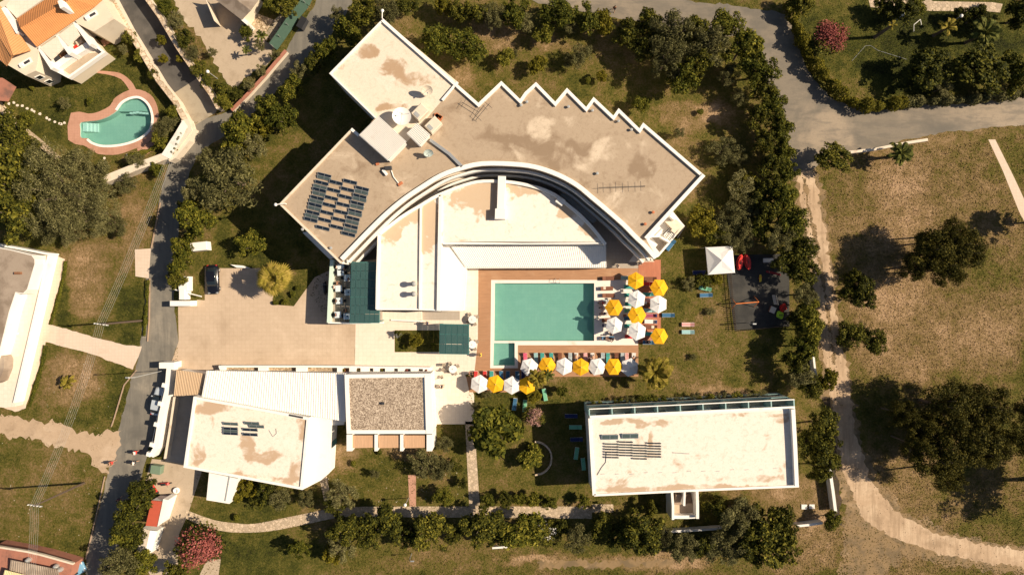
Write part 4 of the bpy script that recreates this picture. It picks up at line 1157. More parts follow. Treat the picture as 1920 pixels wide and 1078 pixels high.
MB().tube([(*W(505, 806, ZW), ZW + .06), (*W(512, 818, ZW), ZW + .06), (*W(519, 812, ZW), ZW + .06), (*W(518, 803, ZW), ZW + .06)], .04, 5).build('hose', M['grey'], label='looped grey hose on the stained cream roof', cat='hose')
t = thing('corrugated_shed', 'small tan corrugated roof beside the street wall gate', 'shed', (*W(352, 716), 0))
q = P([(330, 693), (382, 700), (376, 741), (325, 742)], 3.1)
MB().prism(offset(ccw(q), .2), 0, 2.9).build('walls', M['white2'], t)
MB().corrug([(*p, 3.1) for p in q], 17, .12, .05).build('roof', paint('tan_sheet', (.58, .42, .27), .6, .06), t)
# walled passage in shade
t = thing('passage_wall', 'thin pale wall along the shaded grey passage by the street', 'wall', (*W(318, 800), 0))
MB().strip(P([(326, 744), (318, 800), (308, 860)], 1.6), .18, 0, 1.6).build('wall_body', M['cream'], t)
sheet('passage', [(322, 738), (395, 738), (384, 780), (372, 872), (310, 864)], 5, conc('passage_floor', (.36, .33, .29), (.3, .27, .23), None))
t = thing('assembly_hall', 'wide white corrugated roof between the plaza and the service building', 'building', (*W(510, 740), 0))
q = P([(386, 695), (648, 700), (648, 790), (378, 745)], 4.0)
body = P([(388, 698), (646, 702), (646, 786), (380, 742)], 3.9)
MB().prism(body, 0, 3.6).build('walls', M['white2'], t)
MB().corrug([(*q[0], 3.8), (*q[1], 3.8), (*q[2], 4.05), (*q[3], 4.05)], 60, .06, .06).build('roof', M['white'], t)
t = thing('lounge_building', 'square white-framed building with brown gravel roof', 'building', (*W(727, 765), 0))
ZG = 5.2
fr = P([(646, 702), (807, 700), (813, 836), (800, 846), (654, 846), (650, 812)], ZG)
MB().prism(P([(648, 703), (806, 702), (811, 812), (652, 813)], ZG), 0, ZG - .25).build('walls', M['white2'], t)
MB().prism(offset(ccw(P([(651, 706), (793, 704), (797, 808), (654, 808)], ZG)), .1), None, ZG - .24).build('gravel_roof', M['gravel'], t)
MB().ring(P([(646, 702), (807, 700), (811, 813), (650, 813)], ZG), .55, ZG - .3, ZG).build('parapet', M['white'], t)
MB().prism(P([(796, 703), (808, 702), (812, 813), (799, 813)], ZG), ZG - .3, ZG + .05).build('parapet', M['white'], t)
for i, (xa, xb) in enumerate(((660, 701), (709, 749), (757, 797))):
    q = P([(xa, 816), (xb, 816), (xb, 839), (xa + 1, 840)], ZG - .3)
    MB().prism(q, ZG - .45, ZG - .35).build('timber_panel', M['slats'], t)
for px in (655, 705, 753, 805):
    w = 1.0 if px in (655, 805) else .55
    q = W(px, 830, ZG - .1)
    MB().box(q[0], q[1], 0, w * .8, 2.4, ZG - .1).build('fin_wall', M['white'], t)
for i in range(6):
    x, y = W(718, 755, ZG)
MB().box(*W(718, 756, ZG), ZG - .24, .35, .35, .4).build('roof_outlet', M['dark'], label='single black outlet in the middle of the gravel roof', cat='roof outlet')
t = thing('planter_wall', 'long white planter wall with pots along the plaza side of the corrugated roof', 'planter', (*W(600, 692), 0))
MB().strip(P([(410, 687), (600, 687), (806, 690)], 1.4), .28, 0, 1.4).build('wall_body', M['white'], t)
MB().prism(P([(410, 688), (415, 700), (422, 700), (420, 688)], 1.3), 0, 1.3).build('wall_body', M['white'], t)
for xa, xb in ((484, 500), (555, 574), (632, 642), (655, 668), (676, 692), (700, 712), (722, 738), (746, 760), (770, 784), (793, 808)):
    MB().prism(P([(xa, 689), (xb, 689), (xb, 700), (xa, 700)], 1.3), 0, 1.3).build('planter_section', M['white'], t)
MB().prism(P([(420, 689), (640, 689), (640, 698), (420, 698)], .6), 0, .5).build('soil_bed', M['rubble'], t)
# red hut, white hut by the drive
t = thing('red_roofed_hut', 'narrow hut with flat red roof and white side by the pink tree', 'hut', (*W(292, 960), 0))
q = P([(284, 938), (306, 940), (295, 987), (273, 985)], 2.6)
MB().prism(q, 0, 2.4).build('walls', M['white'], t)
MB().prism(q, 2.4, 2.6).build('roof', M['redroof'], t)
MB().prism(P([(306, 935), (315, 937), (300, 983), (295, 987)], 2.7), 0, 2.7).build('side_wall', M['white'], t)
t = thing('white_shed', 'small pale shed with sloping white roof below the red hut', 'shed', (*W(275, 1015), 0))
q = P([(265, 991), (292, 997), (280, 1039), (256, 1036)], 2.4)
MB().prism(q, 0, 2.1).build('walls', M['white2'], t)
q2 = P([(264, 990), (282, 994), (272, 1039), (255, 1036)], 2.5); q3 = P([(282, 994), (293, 997), (281, 1040), (272, 1039)], 2.5)
MB().slab([(*q2[0], 2.3), (*q2[1], 2.55), (*q2[2], 2.55), (*q2[3], 2.3)], .08).build('roof', M['plaza_pale'], t)
MB().slab([(*q3[0], 2.55), (*q3[1], 2.2), (*q3[2], 2.2), (*q3[3], 2.55)], .08).build('roof', M['white'], t)

# ---- building at the left edge
t = thing('left_edge_building', 'grey flat-roofed building with white terrace at the left edge', 'building', (*W(20, 560), 0))
R = [(-12, 462), (20, 468), (60, 478), (66, 486), (66, 496), (52, 543), (44, 551), (30, 549), (18, 585), (2, 650), (-12, 690)]
MB().prism(P(R, 4.0), 0, 4.0).build('walls', M['white2'], t)
MB().prism(offset(ccw(P(R, 4.0)), .12), None, 4.006).build('roof', M['roof_left'], t)
MB().prism(P([(-12, 455), (10, 460), (92, 474), (94, 480), (56, 630), (28, 762), (8, 764), (-12, 762)], 1.6), 0, 1.6).build('terrace', M['plaza_pale'], t)
para(t, P([(-12, 458), (30, 465), (88, 476)], 2.6), .3, 0, 2.6)
para(t, P([(91, 478), (66, 585), (26, 755)], 1.9), .3, 0, 1.9)
lime = paint('pale_green_panel', (.42, .46, .20), .4)
for (a, b, c2, d2) in [(70, 484, 80, 494), (65, 497, 76, 512), (58, 519, 70, 534), (54, 538, 64, 546)]:
    MB().prism(P([(a + 1, b), (c2, b), (c2 - 2, d2), (a - 1, d2)], 1.7), 1.6, 1.7).build('rooflight', lime, t)
MB().prism(P([(-12, 662), (5, 668), (8, 676), (7, 692), (-2, 715), (-12, 720)], 3.4), 0, 3.4).build('lower_wing', M['roof_left'], t)
MB().prism(P([(8, 590), (28, 594), (26, 600), (6, 600)], 2.2), 1.6, 2.2).build('upstand', M['white'], t)
MB().prism(P([(10, 622), (30, 624), (28, 628), (8, 628)], 2.2), 1.6, 2.2).build('upstand', M['white'], t)
MB().box(*W(32, 512, 4.4), 4.0, .9, .35, .4).build('roof_vent', M['wood'], label='dark roof vent on the grey roof at the left edge', cat='roof vent')
# ---- corner building bottom left
t = thing('corner_house', 'shabby house with red paved terrace and grey sheet roof in the bottom left corner', 'house', (*W(60, 1060), 0))
MB().prism(P([(-12, 1024), (50, 1035), (80, 1042), (136, 1058), (132, 1080), (118, 1095), (-12, 1095)], 2.6), 0, 2.6).build('walls', M['redbrick'], t)
para(t, P([(-12, 1024), (50, 1034), (80, 1041), (137, 1057)], 3.0), .25, 2.6, 3.0, M['cream'])
q = P([(20, 1049), (62, 1056), (108, 1068), (108, 1095), (12, 1095)], 3.6)
MB().corrug([(*P([(20, 1049)], 3.6)[0], 3.6), (*P([(108, 1067)], 3.6)[0], 3.6), (*P([(112, 1100)], 3.6)[0], 3.2), (*P([(12, 1088)], 3.6)[0], 3.2)], 22, .05, .05).build('sheet_roof', M['roof_left'], t)
q = P([(9, 1068), (45, 1077), (40, 1095), (3, 1090)], 3.9)
MB().corrug([(*p, 3.9) for p in q], 12, .05, .05).build('sheet_roof', paint('yellow_sheet', (.70, .58, .33), .6, .06), t)
for i, (px, py) in enumerate(((52, 1050), (104, 1062), (112, 1068))):
    MB().lathe(*W(px, py, 3.0), [(.35, 2.6), (.38, 2.9), (.25, 3.3), (.02, 3.4)], 12).build('water_tank', M['steel'], t)

# ---- grey-roofed house at the top
t = thing('grey_roofed_house', 'grey-brown pitched roof of a house above the concrete yard', 'house', (*W(440, 0), 0))
a, b, c, d_ = P([(388, -12)], 3.4)[0], P([(452, 40)], 3.2)[0], P([(462, 36)], 3.2)[0], P([(500, -12)], 3.4)[0]
MB().prism(P([(396, -10), (455, 34), (480, -10)], 3.0), 0, 3.0).build('walls', M['villa_wall'], t)
MB().slab([(*P([(386, -14)], 3)[0], 3.0), (*P([(453, 38)], 3)[0], 3.0), (*P([(470, 20)], 3.8)[0], 3.8), (*P([(425, -14)], 3.8)[0], 3.8)], .1).build('roof_slope', M['roof_left'], t)
MB().slab([(*P([(425, -14)], 3.8)[0], 3.8), (*P([(470, 20)], 3.8)[0], 3.8), (*P([(492, -10)], 3.2)[0], 3.2), (*P([(490, -30)], 3.2)[0], 3.2)], .1).build('roof_slope', M['roof_left'], t)
MB().box(*W(458, 39, 2.6), 0, 1.2, .5, 2.6, -.7).build('chimney', M['white'], t)
MB().strip(P([(386, 0), (402, 40)], 2.2), .06, 0, 2.2).build('screen_post', M['cream'], t)
t = thing('shade_fence', 'long green mesh fence leaning along the street above the yard', 'fence', (*W(540, 50), 0))
gm = paint('green_mesh', (0.045, 0.085, 0.06), .8, .2, 2)
l = P([(512, 88), (525, 70), (540, 48), (553, 28), (572, 6), (580, -12)], 1.0)
for i in range(len(l) - 1):
    a, b = Vector(l[i]), Vector(l[i + 1]); n_ = Vector((-(b - a).y, (b - a).x)).normalized() * .45
    MB().slab([(*(a - n_), .3), (*(b - n_), .3), (*(b + n_), 1.7), (*(a + n_), 1.7)], .04).build('mesh_panel', gm, t)
    MB().tube([(*a, 0), (*a, 1.9)], .05).build('post', M['steel'], t)
t = thing('rubbish_skip', 'dark open rubbish skip standing in the street above the yard', 'skip', (*W(565, 42), 0))
rz = math.radians(62)
MB().box(*W(565, 42, 1.2), 0, 1.7, .9, 1.05, rz, bev=.06).build('body', M['dark'], t)
MB().box(*W(565, 42, 1.2), 1.06, 1.75, .95, .07, rz).build('lid', M['black'], t)

# ---- villa
v = thing('villa', 'white villa with orange tiled roofs in the top left corner', 'villa', (*W(100, 60), 0))
ZV = 5.2
MB().prism(P([(-12, 12), (30, -12), (186, -12), (214, 36), (176, 60), (139, 42), (72, 89), (71, 112), (67, 133), (48, 142), (14, 122), (-12, 108)], ZV), 0, ZV).build('walls', M['villa_wall'], v)
def slope(name, px, zs, mat):
    q = [(*W(x, y, z), z) for (x, y), z in zip(px, zs)]
    return MB().slab(q, .14).build(name, mat, v)
slope('roof_slope', [(38, 53), (134, -2), (178, 12), (68, 88)], [7.3, 7.3, 5.6, 5.6], M['tiles'])
slope('roof_slope', [(134, -2), (160, -18), (200, -8), (178, 12)], [7.3, 7.3, 5.6, 5.6], M['tiles'])
slope('roof_slope', [(31, 36), (84, 0), (134, -2), (38, 53)], [5.9, 5.9, 7.3, 7.3], M['tiles'])
slope('roof_slope', [(84, 0), (120, -24), (160, -18), (134, -2)], [5.9, 5.9, 7.3, 7.3], M['tiles'])
slope('roof_slope', [(-4, 6), (3, 16), (32, 61), (57, 96)][:0] or [(-14, 0), (3, 14), (57, 95), (25, 104)], [6.9, 6.2, 5.6, 6.6], M['tiles2'])
slope('roof_slope', [(-14, 0), (25, 104), (20, 105), (-14, 50)], [6.9, 6.6, 6.5, 6.5], M['tiles2'])
slope('roof_slope', [(-14, 50), (24, 105), (12, 124), (-14, 100)], [6.5, 6.5, 5.5, 5.5], M['tiles2'])
MB().prism(P([(10, 12), (30, -12), (82, -2), (31, 34)], 5.8), 5.2, 5.8).build('terrace_roof', M['plaza_pale'], v)
MB().strip(P([(5, 15), (20, 40), (33, 62)], 6.4), .5, 5.2, 6.4).build('gable_wall', M['white'], v)
MB().box(*W(114, 8, 8.2), 6, .6, 1.1, 2.2, math.radians(20)).build('chimney', M['white'], v)
# front balcony block
MB().prism(P([(72, 89), (139, 42), (158, 60), (176, 84), (194, 98), (128, 146), (99, 129)], 3.0), 0, 3.0).build('balcony_block', M['villa_wall'], v)
MB().prism(P([(112, 127), (150, 102), (190, 99), (132, 140)], 3.0), None, 3.05).build('terrace_floor', M['yard'], v)
for pts, w in (([(72, 89), (98, 129)], .5), ([(139, 42), (170, 84)], .5), ([(107, 66), (132, 101)], .6)):
    MB().strip(P(pts, 5.2), w, 3.0, 5.2).build('cross_wall', M['white'], v)
MB().strip(P([(98, 129), (134, 103), (172, 80)], 4.1), .9, 3.0, 4.1).build('balustrade', M['white'], v)
MB().strip(P([(98, 129), (128, 145), (160, 122), (194, 98), (176, 84)], 3.8), .3, 3.0, 3.8).build('parapet', M['white'], v)
for pts in ([(74, 90), (107, 68), (118, 90), (95, 112)], [(109, 66), (138, 44), (148, 66), (127, 86)]):
    MB().prism(P(pts, 5.3), 5.0, 5.25).build('balcony_roof', M['plaza_pale'], v)
for (px, py, c_) in ((116, 103, 'wood'), (104, 110, 'dark'), (146, 78, 'cream'), (138, 90, 'red')):
    MB().box(*W(px, py, 3.8), 3.0, 1.0, .7, .6, .6, bev=.05).build('balcony_furniture', M[c_], v)
windows(v, P([(48, 142)], ZV)[0], P([(67, 133)], ZV)[0], (3.4, 1.4), .9, 1.1, 1.5)
# dormer-like porches on the walls
for px, py in ((56, 122), (178, 34)):
    o = MB(); x, y = W(px, py, 4.4)
    a = math.radians(30)
    o.box(x, y, ZV, 1.9, .8, .08, a); o.box(x - .5, y - .4, ZV + .08, .5, .5, .25, a, m=0)
    o.build('window_hood', M['white'], v)
    MB().box(x + .25, y + .1, ZV + .085, .9, .35, .06, a).build('opening', M['dark'], v)
t = thing('garden_shelter', 'brown tiled shelter roof at the left edge of the villa lawn', 'shelter', (*W(8, 165), 0))
q = P([(-12, 146), (3, 146), (27, 162), (12, 190), (-12, 188)], 2.6)
MB().prism(q, 2.2, 2.5).build('roof', M['redbrick'], t)
MB().tube([(*W(18, 165), 0), (*W(18, 165), 2.2)], .08).build('post', M['wood'], t)
MB().tube([(*W(8, 184), 0), (*W(8, 184), 2.2)], .08).build('post', M['wood'], t)
# ---------------------------------------------------------------- vegetation
def rdir(n, up=0.0, rng=RNG):
    v = rng.normal(size=(n, 3)); v[:, 2] += up
    return v / np.linalg.norm(v, axis=1, keepdims=True)

def crown_mesh(name, mat, seed, nblob, nleaf, ls, flat=.8, spread=.62, br=(.26, .44), aspect=.55, up=.35, droop=0.0):
    """leafy crown, about 1 unit in radius: leaves spread over uneven clumps"""
    rng = np.random.default_rng(seed)
    c = rdir(nblob, .25, rng) * (rng.random((nblob, 1)) ** .45) * spread
    c[:, 2] *= flat
    r = rng.uniform(br[0], br[1], nblob)
    w = r ** 2; w /= w.sum()
    k = rng.choice(nblob, nleaf, p=w)
    d = rdir(nleaf, up, rng)
    rad = r[k] * rng.uniform(.55, 1.12, nleaf)
    p = c[k] + d * rad[:, None] * np.array([1, 1, .85])
    nrm = d * .8 + rng.normal(size=(nleaf, 3)) * .75 + np.array([0, 0, .25 - droop]); nrm /= np.linalg.norm(nrm, axis=1, keepdims=True)
    t = np.cross(nrm, rng.normal(size=(nleaf, 3))); t /= np.linalg.norm(t, axis=1, keepdims=True)
    b = np.cross(nrm, t)
    s = ls * rng.uniform(.6, 1.35, nleaf)[:, None]
    V = np.stack([p - t * s, p - b * s * aspect, p + t * s, p + b * s * aspect], 1).reshape(-1, 3)
    F = np.arange(nleaf * 4).reshape(-1, 4)
    return mesh_np(name, V, F, mat)

def trunk_mesh(name, seed, limbs=5):
    rng = random.Random(seed); mb = MB()
    lean = (rng.uniform(-.12, .12), rng.uniform(-.12, .12))
    mb.tube([(0, 0, 0), (lean[0] * .4, lean[1] * .4, .35), (lean[0], lean[1], .62)], [.075, .055, .045], 7)
    for i in range(limbs):
        a = i * 2 * math.pi / limbs + rng.uniform(-.4, .4); q = rng.uniform(.25, .45)
        mb.tube([(lean[0], lean[1], .55), (lean[0] + math.cos(a) * q * .5, lean[1] + math.sin(a) * q * .5, .75), (lean[0] + math.cos(a) * q, lean[1] + math.sin(a) * q, 1.05 + rng.uniform(-.1, .15))], [.04, .028, .012], 5)
    o = mb.build(name, M['trunk']); me = o.data; bpy.data.objects.remove(o)
    return me
TRK = [trunk_mesh('trunk', i) for i in range(4)]
KIND = {
    'C': [crown_mesh('crown', M['lf_green'], 10 + i, 38, 4200, .066, br=(.12, .32), spread=.84) for i in range(4)],
    'O': [crown_mesh('crown', M['lf_olive'], 20 + i, 46, 4800, .050, br=(.10, .26), spread=.84, aspect=.35) for i in range(4)],
    'D': [crown_mesh('crown', M['lf_dark'], 30 + i, 40, 4200, .064, br=(.12, .30), spread=.86) for i in range(4)],
    'Y': [crown_mesh('crown', M['lf_yellow'], 40 + i, 28, 2800, .084, br=(.14, .34), spread=.8) for i in range(3)],
    'P': [crown_mesh('crown', M['lf_pine'], 50 + i, 60, 11000, .034, flat=.6, br=(.10, .26), spread=.90, aspect=.45, up=.4) for i in range(3)],
    'W': [crown_mesh('crown', M['lf_olive'], 60 + i, 110, 17000, .024, flat=.7, br=(.07, .18), spread=.95, aspect=.28) for i in range(2)],
    'B': [crown_mesh('crown', M['lf_green'], 70 + i, 9, 1100, .13, spread=.5, br=(.3, .5)) for i in range(3)],
    'K': [crown_mesh('crown', M['lf_dark'], 80 + i, 22, 3000, .06) for i in range(2)],
    'L': [crown_mesh('crown', M['lf_green'], 90 + i, 22, 3600, .095, br=(.2, .4), spread=.7) for i in range(2)],
}
KIND['K2'] = KIND['K']; KIND['F'] = KIND['D']
FLOWER = {'K': crown_mesh('blossom', M['lf_pink'], 81, 30, 5200, .034, aspect=.8, up=.8, br=(.28, .46), spread=.6),
          'K2': crown_mesh('blossom', M['lf_palepink'], 82, 18, 1600, .06, aspect=.8, up=.8, br=(.28, .44)),
          'F': crown_mesh('blossom', M['lf_white'], 83, 14, 260, .06, aspect=.8, up=.8, br=(.28, .46))}
ORD = ['first', 'second', 'third', 'fourth', 'fifth', 'sixth', 'seventh', 'eighth', 'ninth', 'tenth', 'eleventh', 'twelfth', 'thirteenth', 'fourteenth', 'fifteenth', 'sixteenth', 'seventeenth', 'eighteenth', 'nineteenth', 'twentieth',
       'twenty-first', 'twenty-second', 'twenty-third', 'twenty-fourth', 'twenty-fifth', 'twenty-sixth', 'twenty-seventh', 'twenty-eighth', 'twenty-ninth', 'thirtieth', 'thirty-first', 'thirty-second', 'thirty-third', 'thirty-fourth', 'thirty-fifth', 'thirty-sixth', 'thirty-seventh', 'thirty-eighth', 'thirty-ninth', 'fortieth']
DESC = {'C': 'green tree', 'O': 'grey-green olive tree', 'D': 'dark green tree', 'Y': 'yellow-green tree', 'P': 'dark pine tree', 'W': 'huge wispy olive tree', 'B': 'small green bush',
        'K': 'pink-flowering oleander', 'K2': 'pale pink flowering shrub', 'L': 'glossy-leaved green tree', 'F': 'white-flowered shrub'}
NAME = {'C': 'leafy_tree', 'O': 'olive_tree', 'D': 'dark_tree', 'Y': 'citrus_tree', 'P': 'pine_tree', 'W': 'olive_tree', 'B': 'bush', 'K': 'oleander', 'K2': 'flowering_shrub', 'L': 'leafy_tree', 'F': 'flowering_shrub'}
ZONES = {
 'street': ('y', 'between the street and the hotel', [
   (680, 22, 27, 'D'), (722, 18, 28, 'O'), (653, 62, 27, 'C'), (612, 92, 23, 'C'), (632, 28, 16, 'O'), (590, 118, 20, 'D'), (563, 132, 19, 'O'), (546, 165, 24, 'C'), (502, 197, 24, 'C'), (527, 222, 29, 'C'), (488, 235, 22, 'Y'), (455, 240, 32, 'C'), (478, 275, 26, 'O'), (440, 272, 26, 'C'),
   (430, 335, 66, 'O', 6), (366, 358, 24, 'O'), (392, 300, 24, 'O'), (368, 412, 35, 'C'), (352, 385, 18, 'D'), (345, 458, 22, 'C'), (338, 490, 24, 'C'), (332, 522, 17, 'D')]),
 'north': ('x', 'in the belt under the top road', [
   (765, 8, 22, 'D'), (813, 78, 31, 'C', 4.6), (830, 10, 19, 'Y'), (873, 88, 36, 'C', 5), (862, 22, 22, 'D'), (895, 20, 24, 'D'), (925, 32, 27, 'O'), (967, 22, 30, 'C'), (984, 46, 20, 'O'), (1020, 60, 20, 'C'), (1045, 24, 31, 'C'), (1072, 50, 18, 'O'), (1100, 34, 30, 'C'), (1132, 42, 22, 'Y'),
   (1172, 62, 26, 'D'), (1215, 45, 28, 'D'), (1210, 90, 26, 'D'), (1262, 62, 46, 'O', 7), (1250, 112, 36, 'O', 6.5), (1280, 142, 32, 'C', 6), (1305, 60, 30, 'D'), (1333, 85, 38, 'O', 7), (1310, 120, 26, 'D', 6), (1362, 48, 30, 'C'), (1395, 92, 40, 'C', 6.5), (1365, 142, 24, 'O'), (1422, 130, 36, 'C', 6.5), (1390, 180, 20, 'O')]),
 'lawn': ('x', 'on the lawn behind the sawtooth roof', [
   (948, 108, 17, 'C'), (963, 103, 10, 'O'), (1010, 121, 18, 'Y'), (1088, 104, 24, 'O'), (1066, 112, 14, 'O'), (1128, 142, 11, 'Y'), (1104, 150, 8, 'B'), (1204, 194, 17, 'C'), (1313, 211, 8, 'B'), (1273, 250, 12, 'O'), (1361, 284, 32, 'O', 3), (1396, 345, 24, 'Y'), (1389, 300, 16, 'O')]),
 'belt': ('y', 'in the belt beside the dirt track', [
   (1432, 172, 26, 'D'), (1452, 200, 27, 'C'), (1425, 222, 26, 'D'), (1462, 240, 26, 'C'), (1436, 265, 24, 'D'), (1466, 285, 26, 'C'), (1448, 312, 26, 'D'), (1478, 325, 22, 'C'), (1440, 345, 24, 'D'), (1465, 375, 34, 'C'), (1440, 405, 30, 'D'), (1482, 412, 32, 'C'),
   (1462, 447, 32, 'O'), (1500, 466, 30, 'D'), (1478, 488, 26, 'D'), (1504, 505, 28, 'D'), (1508, 553, 26, 'O'), (1518, 586, 25, 'C'), (1498, 600, 22, 'D'), (1514, 620, 28, 'C'), (1506, 652, 30, 'C'), (1490, 680, 24, 'D'), (1504, 706, 26, 'O'), (1518, 728, 22, 'D'), (1552, 712, 21, 'Y')]),
 'east garden': ('y', 'in the garden behind the white gazebo', [
   (1320, 415, 30, 'Y'), (1345, 440, 22, 'C'), (1393, 350, 30, 'O'), (1428, 378, 30, 'D'), (1392, 402, 36, 'O'), (1360, 425, 30, 'O'), (1394, 444, 28, 'O'), (1425, 430, 28, 'C')]),
 'field': ('y', 'in the field beyond the dirt track', [
   (1560, 292, 31, 'D', 5), (1618, 550, 30, 'D', 6), (1598, 522, 18, 'D', 5), (1592, 545, 20, 'D', 5), (1594, 630, 26, 'D', 5), (1634, 640, 25, 'D', 5), (1614, 618, 16, 'O', 4), (1756, 478, 46, 'P', 10), (1808, 466, 43, 'P', 10), (1782, 438, 29, 'P', 11), (1712, 502, 26, 'P', 8.5), (1772, 508, 33, 'P', 9.5), (1738, 455, 26, 'P', 9),
   (1850, 770, 48, 'P', 11), (1780, 765, 50, 'P', 11), (1693, 778, 28, 'P', 9), (1758, 845, 50, 'P', 11), (1812, 815, 55, 'P', 12), (1735, 800, 34, 'P', 10), (1845, 840, 38, 'P', 11), (1778, 895, 31, 'P', 10), (1868, 830, 34, 'P', 11), (1718, 835, 29, 'P', 10), (1915, 825, 31, 'P', 12), (1925, 770, 24, 'P', 11), (2018, 925, 80, 'P', 12), (1966, 412, 32, 'D', 7)]),
 'dark belt': ('y', 'between the long block and the dirt track', [
   (1545, 800, 34, 'D', 6), (1520, 830, 26, 'D', 5), (1548, 845, 34, 'D', 6), (1535, 880, 24, 'D', 5), (1560, 975, 18, 'C'), (1546, 897, 7, 'B')]),
 'top right': ('x', 'in the dark garden at the top right', [
   (1557, 70, 37, 'K', 4), (1655, 12, 18, 'D'), (1690, 18, 28, 'D'), (1720, 12, 20, 'C'), (1742, 128, 42, 'D', 6), (1768, 165, 20, 'O'), (1800, 30, 16, 'D'), (1832, 32, 24, 'D'), (1838, 122, 46, 'D', 6.5), (1870, 160, 24, 'O'), (1898, 140, 34, 'D', 6), (1922, 25, 36, 'D', 6), (1500, 8, 24, 'D')]),
 'villa': ('x', 'round the villa garden', [
   (310, 238, 24, 'O'), (300, 262, 16, 'C'), (322, 214, 14, 'C'), (290, 140, 12, 'D'), (262, 105, 12, 'C'), (243, 72, 14, 'D'), (230, 92, 10, 'O'), (168, 190, 8, 'B'), (120, 193, 12, 'O'), (52, 220, 14, 'C'), (60, 165, 6, 'B'), (20, 245, 32, 'D'), (45, 272, 28, 'D'), (10, 290, 26, 'O'), (80, 300, 20, 'O'), (245, 300, 9, 'Y')]),
 'yard': ('y', 'around the concrete yard', [
   (312, 15, 16, 'C'), (330, 42, 18, 'O'), (345, 72, 18, 'D'), (362, 100, 18, 'O'), (372, 128, 16, 'D'), (385, 150, 14, 'C'), (412, 168, 16, 'D'), (418, 192, 16, 'C'), (440, 178, 14, 'D'), (468, 160, 13, 'O'), (490, 132, 12, 'O'), (516, 104, 12, 'O'), (462, 62, 14, 'C'), (486, 86, 12, 'O'), (535, 12, 24, 'D'), (510, 5, 18, 'C'), (302, 75, 10, 'Y'), (306, 110, 9, 'Y'), (338, 112, 8, 'Y'), (398, 97, 10, 'O')]),
 'west': ('x', 'in the scrub left of the street', [
   (112, 362, 92, 'W', 9), (35, 340, 52, 'D', 8), (30, 405, 50, 'D', 8), (172, 395, 50, 'W', 6), (85, 425, 34, 'O', 6), (185, 325, 32, 'O', 5), (215, 420, 24, 'O'), (238, 345, 22, 'O'), (40, 300, 24, 'C', 5), (255, 300, 18, 'O'), (150, 300, 26, 'O'), (292, 318, 14, 'C'), (130, 445, 20, 'O')]),
 'south-west': ('y', 'along the street below the entrance', [
   (270, 915, 26, 'D'), (256, 942, 30, 'D'), (242, 975, 30, 'D'), (233, 1005, 26, 'C'), (250, 1010, 22, 'D'), (228, 1052, 36, 'O'), (268, 1058, 26, 'C'), (205, 1075, 26, 'O'), (375, 1022, 50, 'K', 4.5), (330, 1068, 22, 'D')]),
 'service lawn': ('x', 'on the lawn below the service building', [
   (443, 929, 13, 'Y'), (467, 914, 17, 'Y'), (452, 908, 12, 'Y'), (500, 920, 24, 'D'), (522, 932, 24, 'O'), (443, 972, 9, 'B'), (575, 935, 18, 'O'), (482, 942, 14, 'D')]),
 'south garden': ('x', 'in the garden below the gravel roof', [
   (640, 928, 31, 'O', 4), (627, 950, 20, 'D'), (797, 868, 32, 'O', 4), (826, 880, 24, 'O', 4), (834, 832, 18, 'O'), (854, 872, 14, 'D'), (831, 931, 19, 'C'), (703, 888, 11, 'O', 2), (868, 905, 10, 'D'), (662, 870, 8, 'B'), (712, 848, 7, 'B')]),
 'pool lawn': ('x', 'on the lawn below the parasols', [
   (926, 812, 52, 'L', 6), (1003, 778, 23, 'K2', 3), (997, 858, 27, 'L', 2.5), (1003, 740, 15, 'Y', 2.2), (1053, 733, 11, 'C'), (912, 738, 10, 'O', 1.2), (914, 938, 14, 'C'), (947, 936, 15, 'D'), (975, 935, 13, 'C'), (1000, 936, 14, 'C'), (1030, 941, 15, 'C'), (1094, 940, 14, 'C'), (890, 760, 8, 'O')]),
 'path row': ('x', 'in the row under the long stone path', [
   (560, 1030, 22, 'C'), (622, 1038, 20, 'Y'), (648, 992, 32, 'D', 5), (640, 1025, 28, 'O'), (688, 1000, 26, 'D'), (720, 984, 42, 'D', 5.5), (765, 1003, 26, 'D'), (808, 996, 40, 'D', 5.5), (850, 1000, 20, 'D'), (906, 986, 42, 'D', 5.5), (945, 1000, 22, 'D'), (980, 995, 40, 'C', 5.5), (1024, 998, 24, 'F', 4), (1050, 990, 18, 'D'),
   (1083, 1010, 28, 'O', 5), (1130, 985, 26, 'D'), (1165, 1000, 30, 'D'), (1203, 1000, 44, 'D', 7), (1218, 955, 16, 'D'), (1242, 1008, 24, 'O'), (1282, 1026, 32, 'O', 5), (1322, 1025, 26, 'D'), (1362, 1026, 40, 'O', 5.5), (1384, 965, 42, 'O', 6), (1340, 955, 24, 'D'), (1428, 980, 40, 'D', 6.5), (1460, 1022, 44, 'D', 7), (1468, 985, 34, 'D', 6.5), (1410, 1030, 30, 'D', 6)]),
 'hedge': ('x', 'in the clipped row above the long block', [
   (1118, 767, 16, 'C', 2.4), (1160, 762, 16, 'C', 2.4), (1181, 759, 17, 'O', 2.4), (1202, 759, 16, 'C', 2.4), (1224, 758, 17, 'C', 2.4), (1243, 758, 15, 'C', 2.4), (1270, 757, 18, 'O', 2.4), (1300, 754, 19, 'O', 2.4), (1328, 753, 18, 'C', 2.4), (1356, 752, 17, 'O', 2.4), (1382, 750, 17, 'C', 2.4), (1408, 750, 16, 'O', 2.4), (1432, 749, 17, 'O', 2.4)]),
 'gazebo bushes': ('x', 'in the low row before the gazebo', [
   (1290, 530, 14, 'O', 1.6), (1308, 527, 13, 'D', 1.6), (1326, 526, 14, 'C', 1.6), (1344, 524, 14, 'Y', 1.6), (1294, 541, 8, 'O', 1), (1330, 585, 10, 'O', .8), (1300, 668, 8, 'O', .8)]),
 'planter': ('x', 'in the planter by the square canopy', [
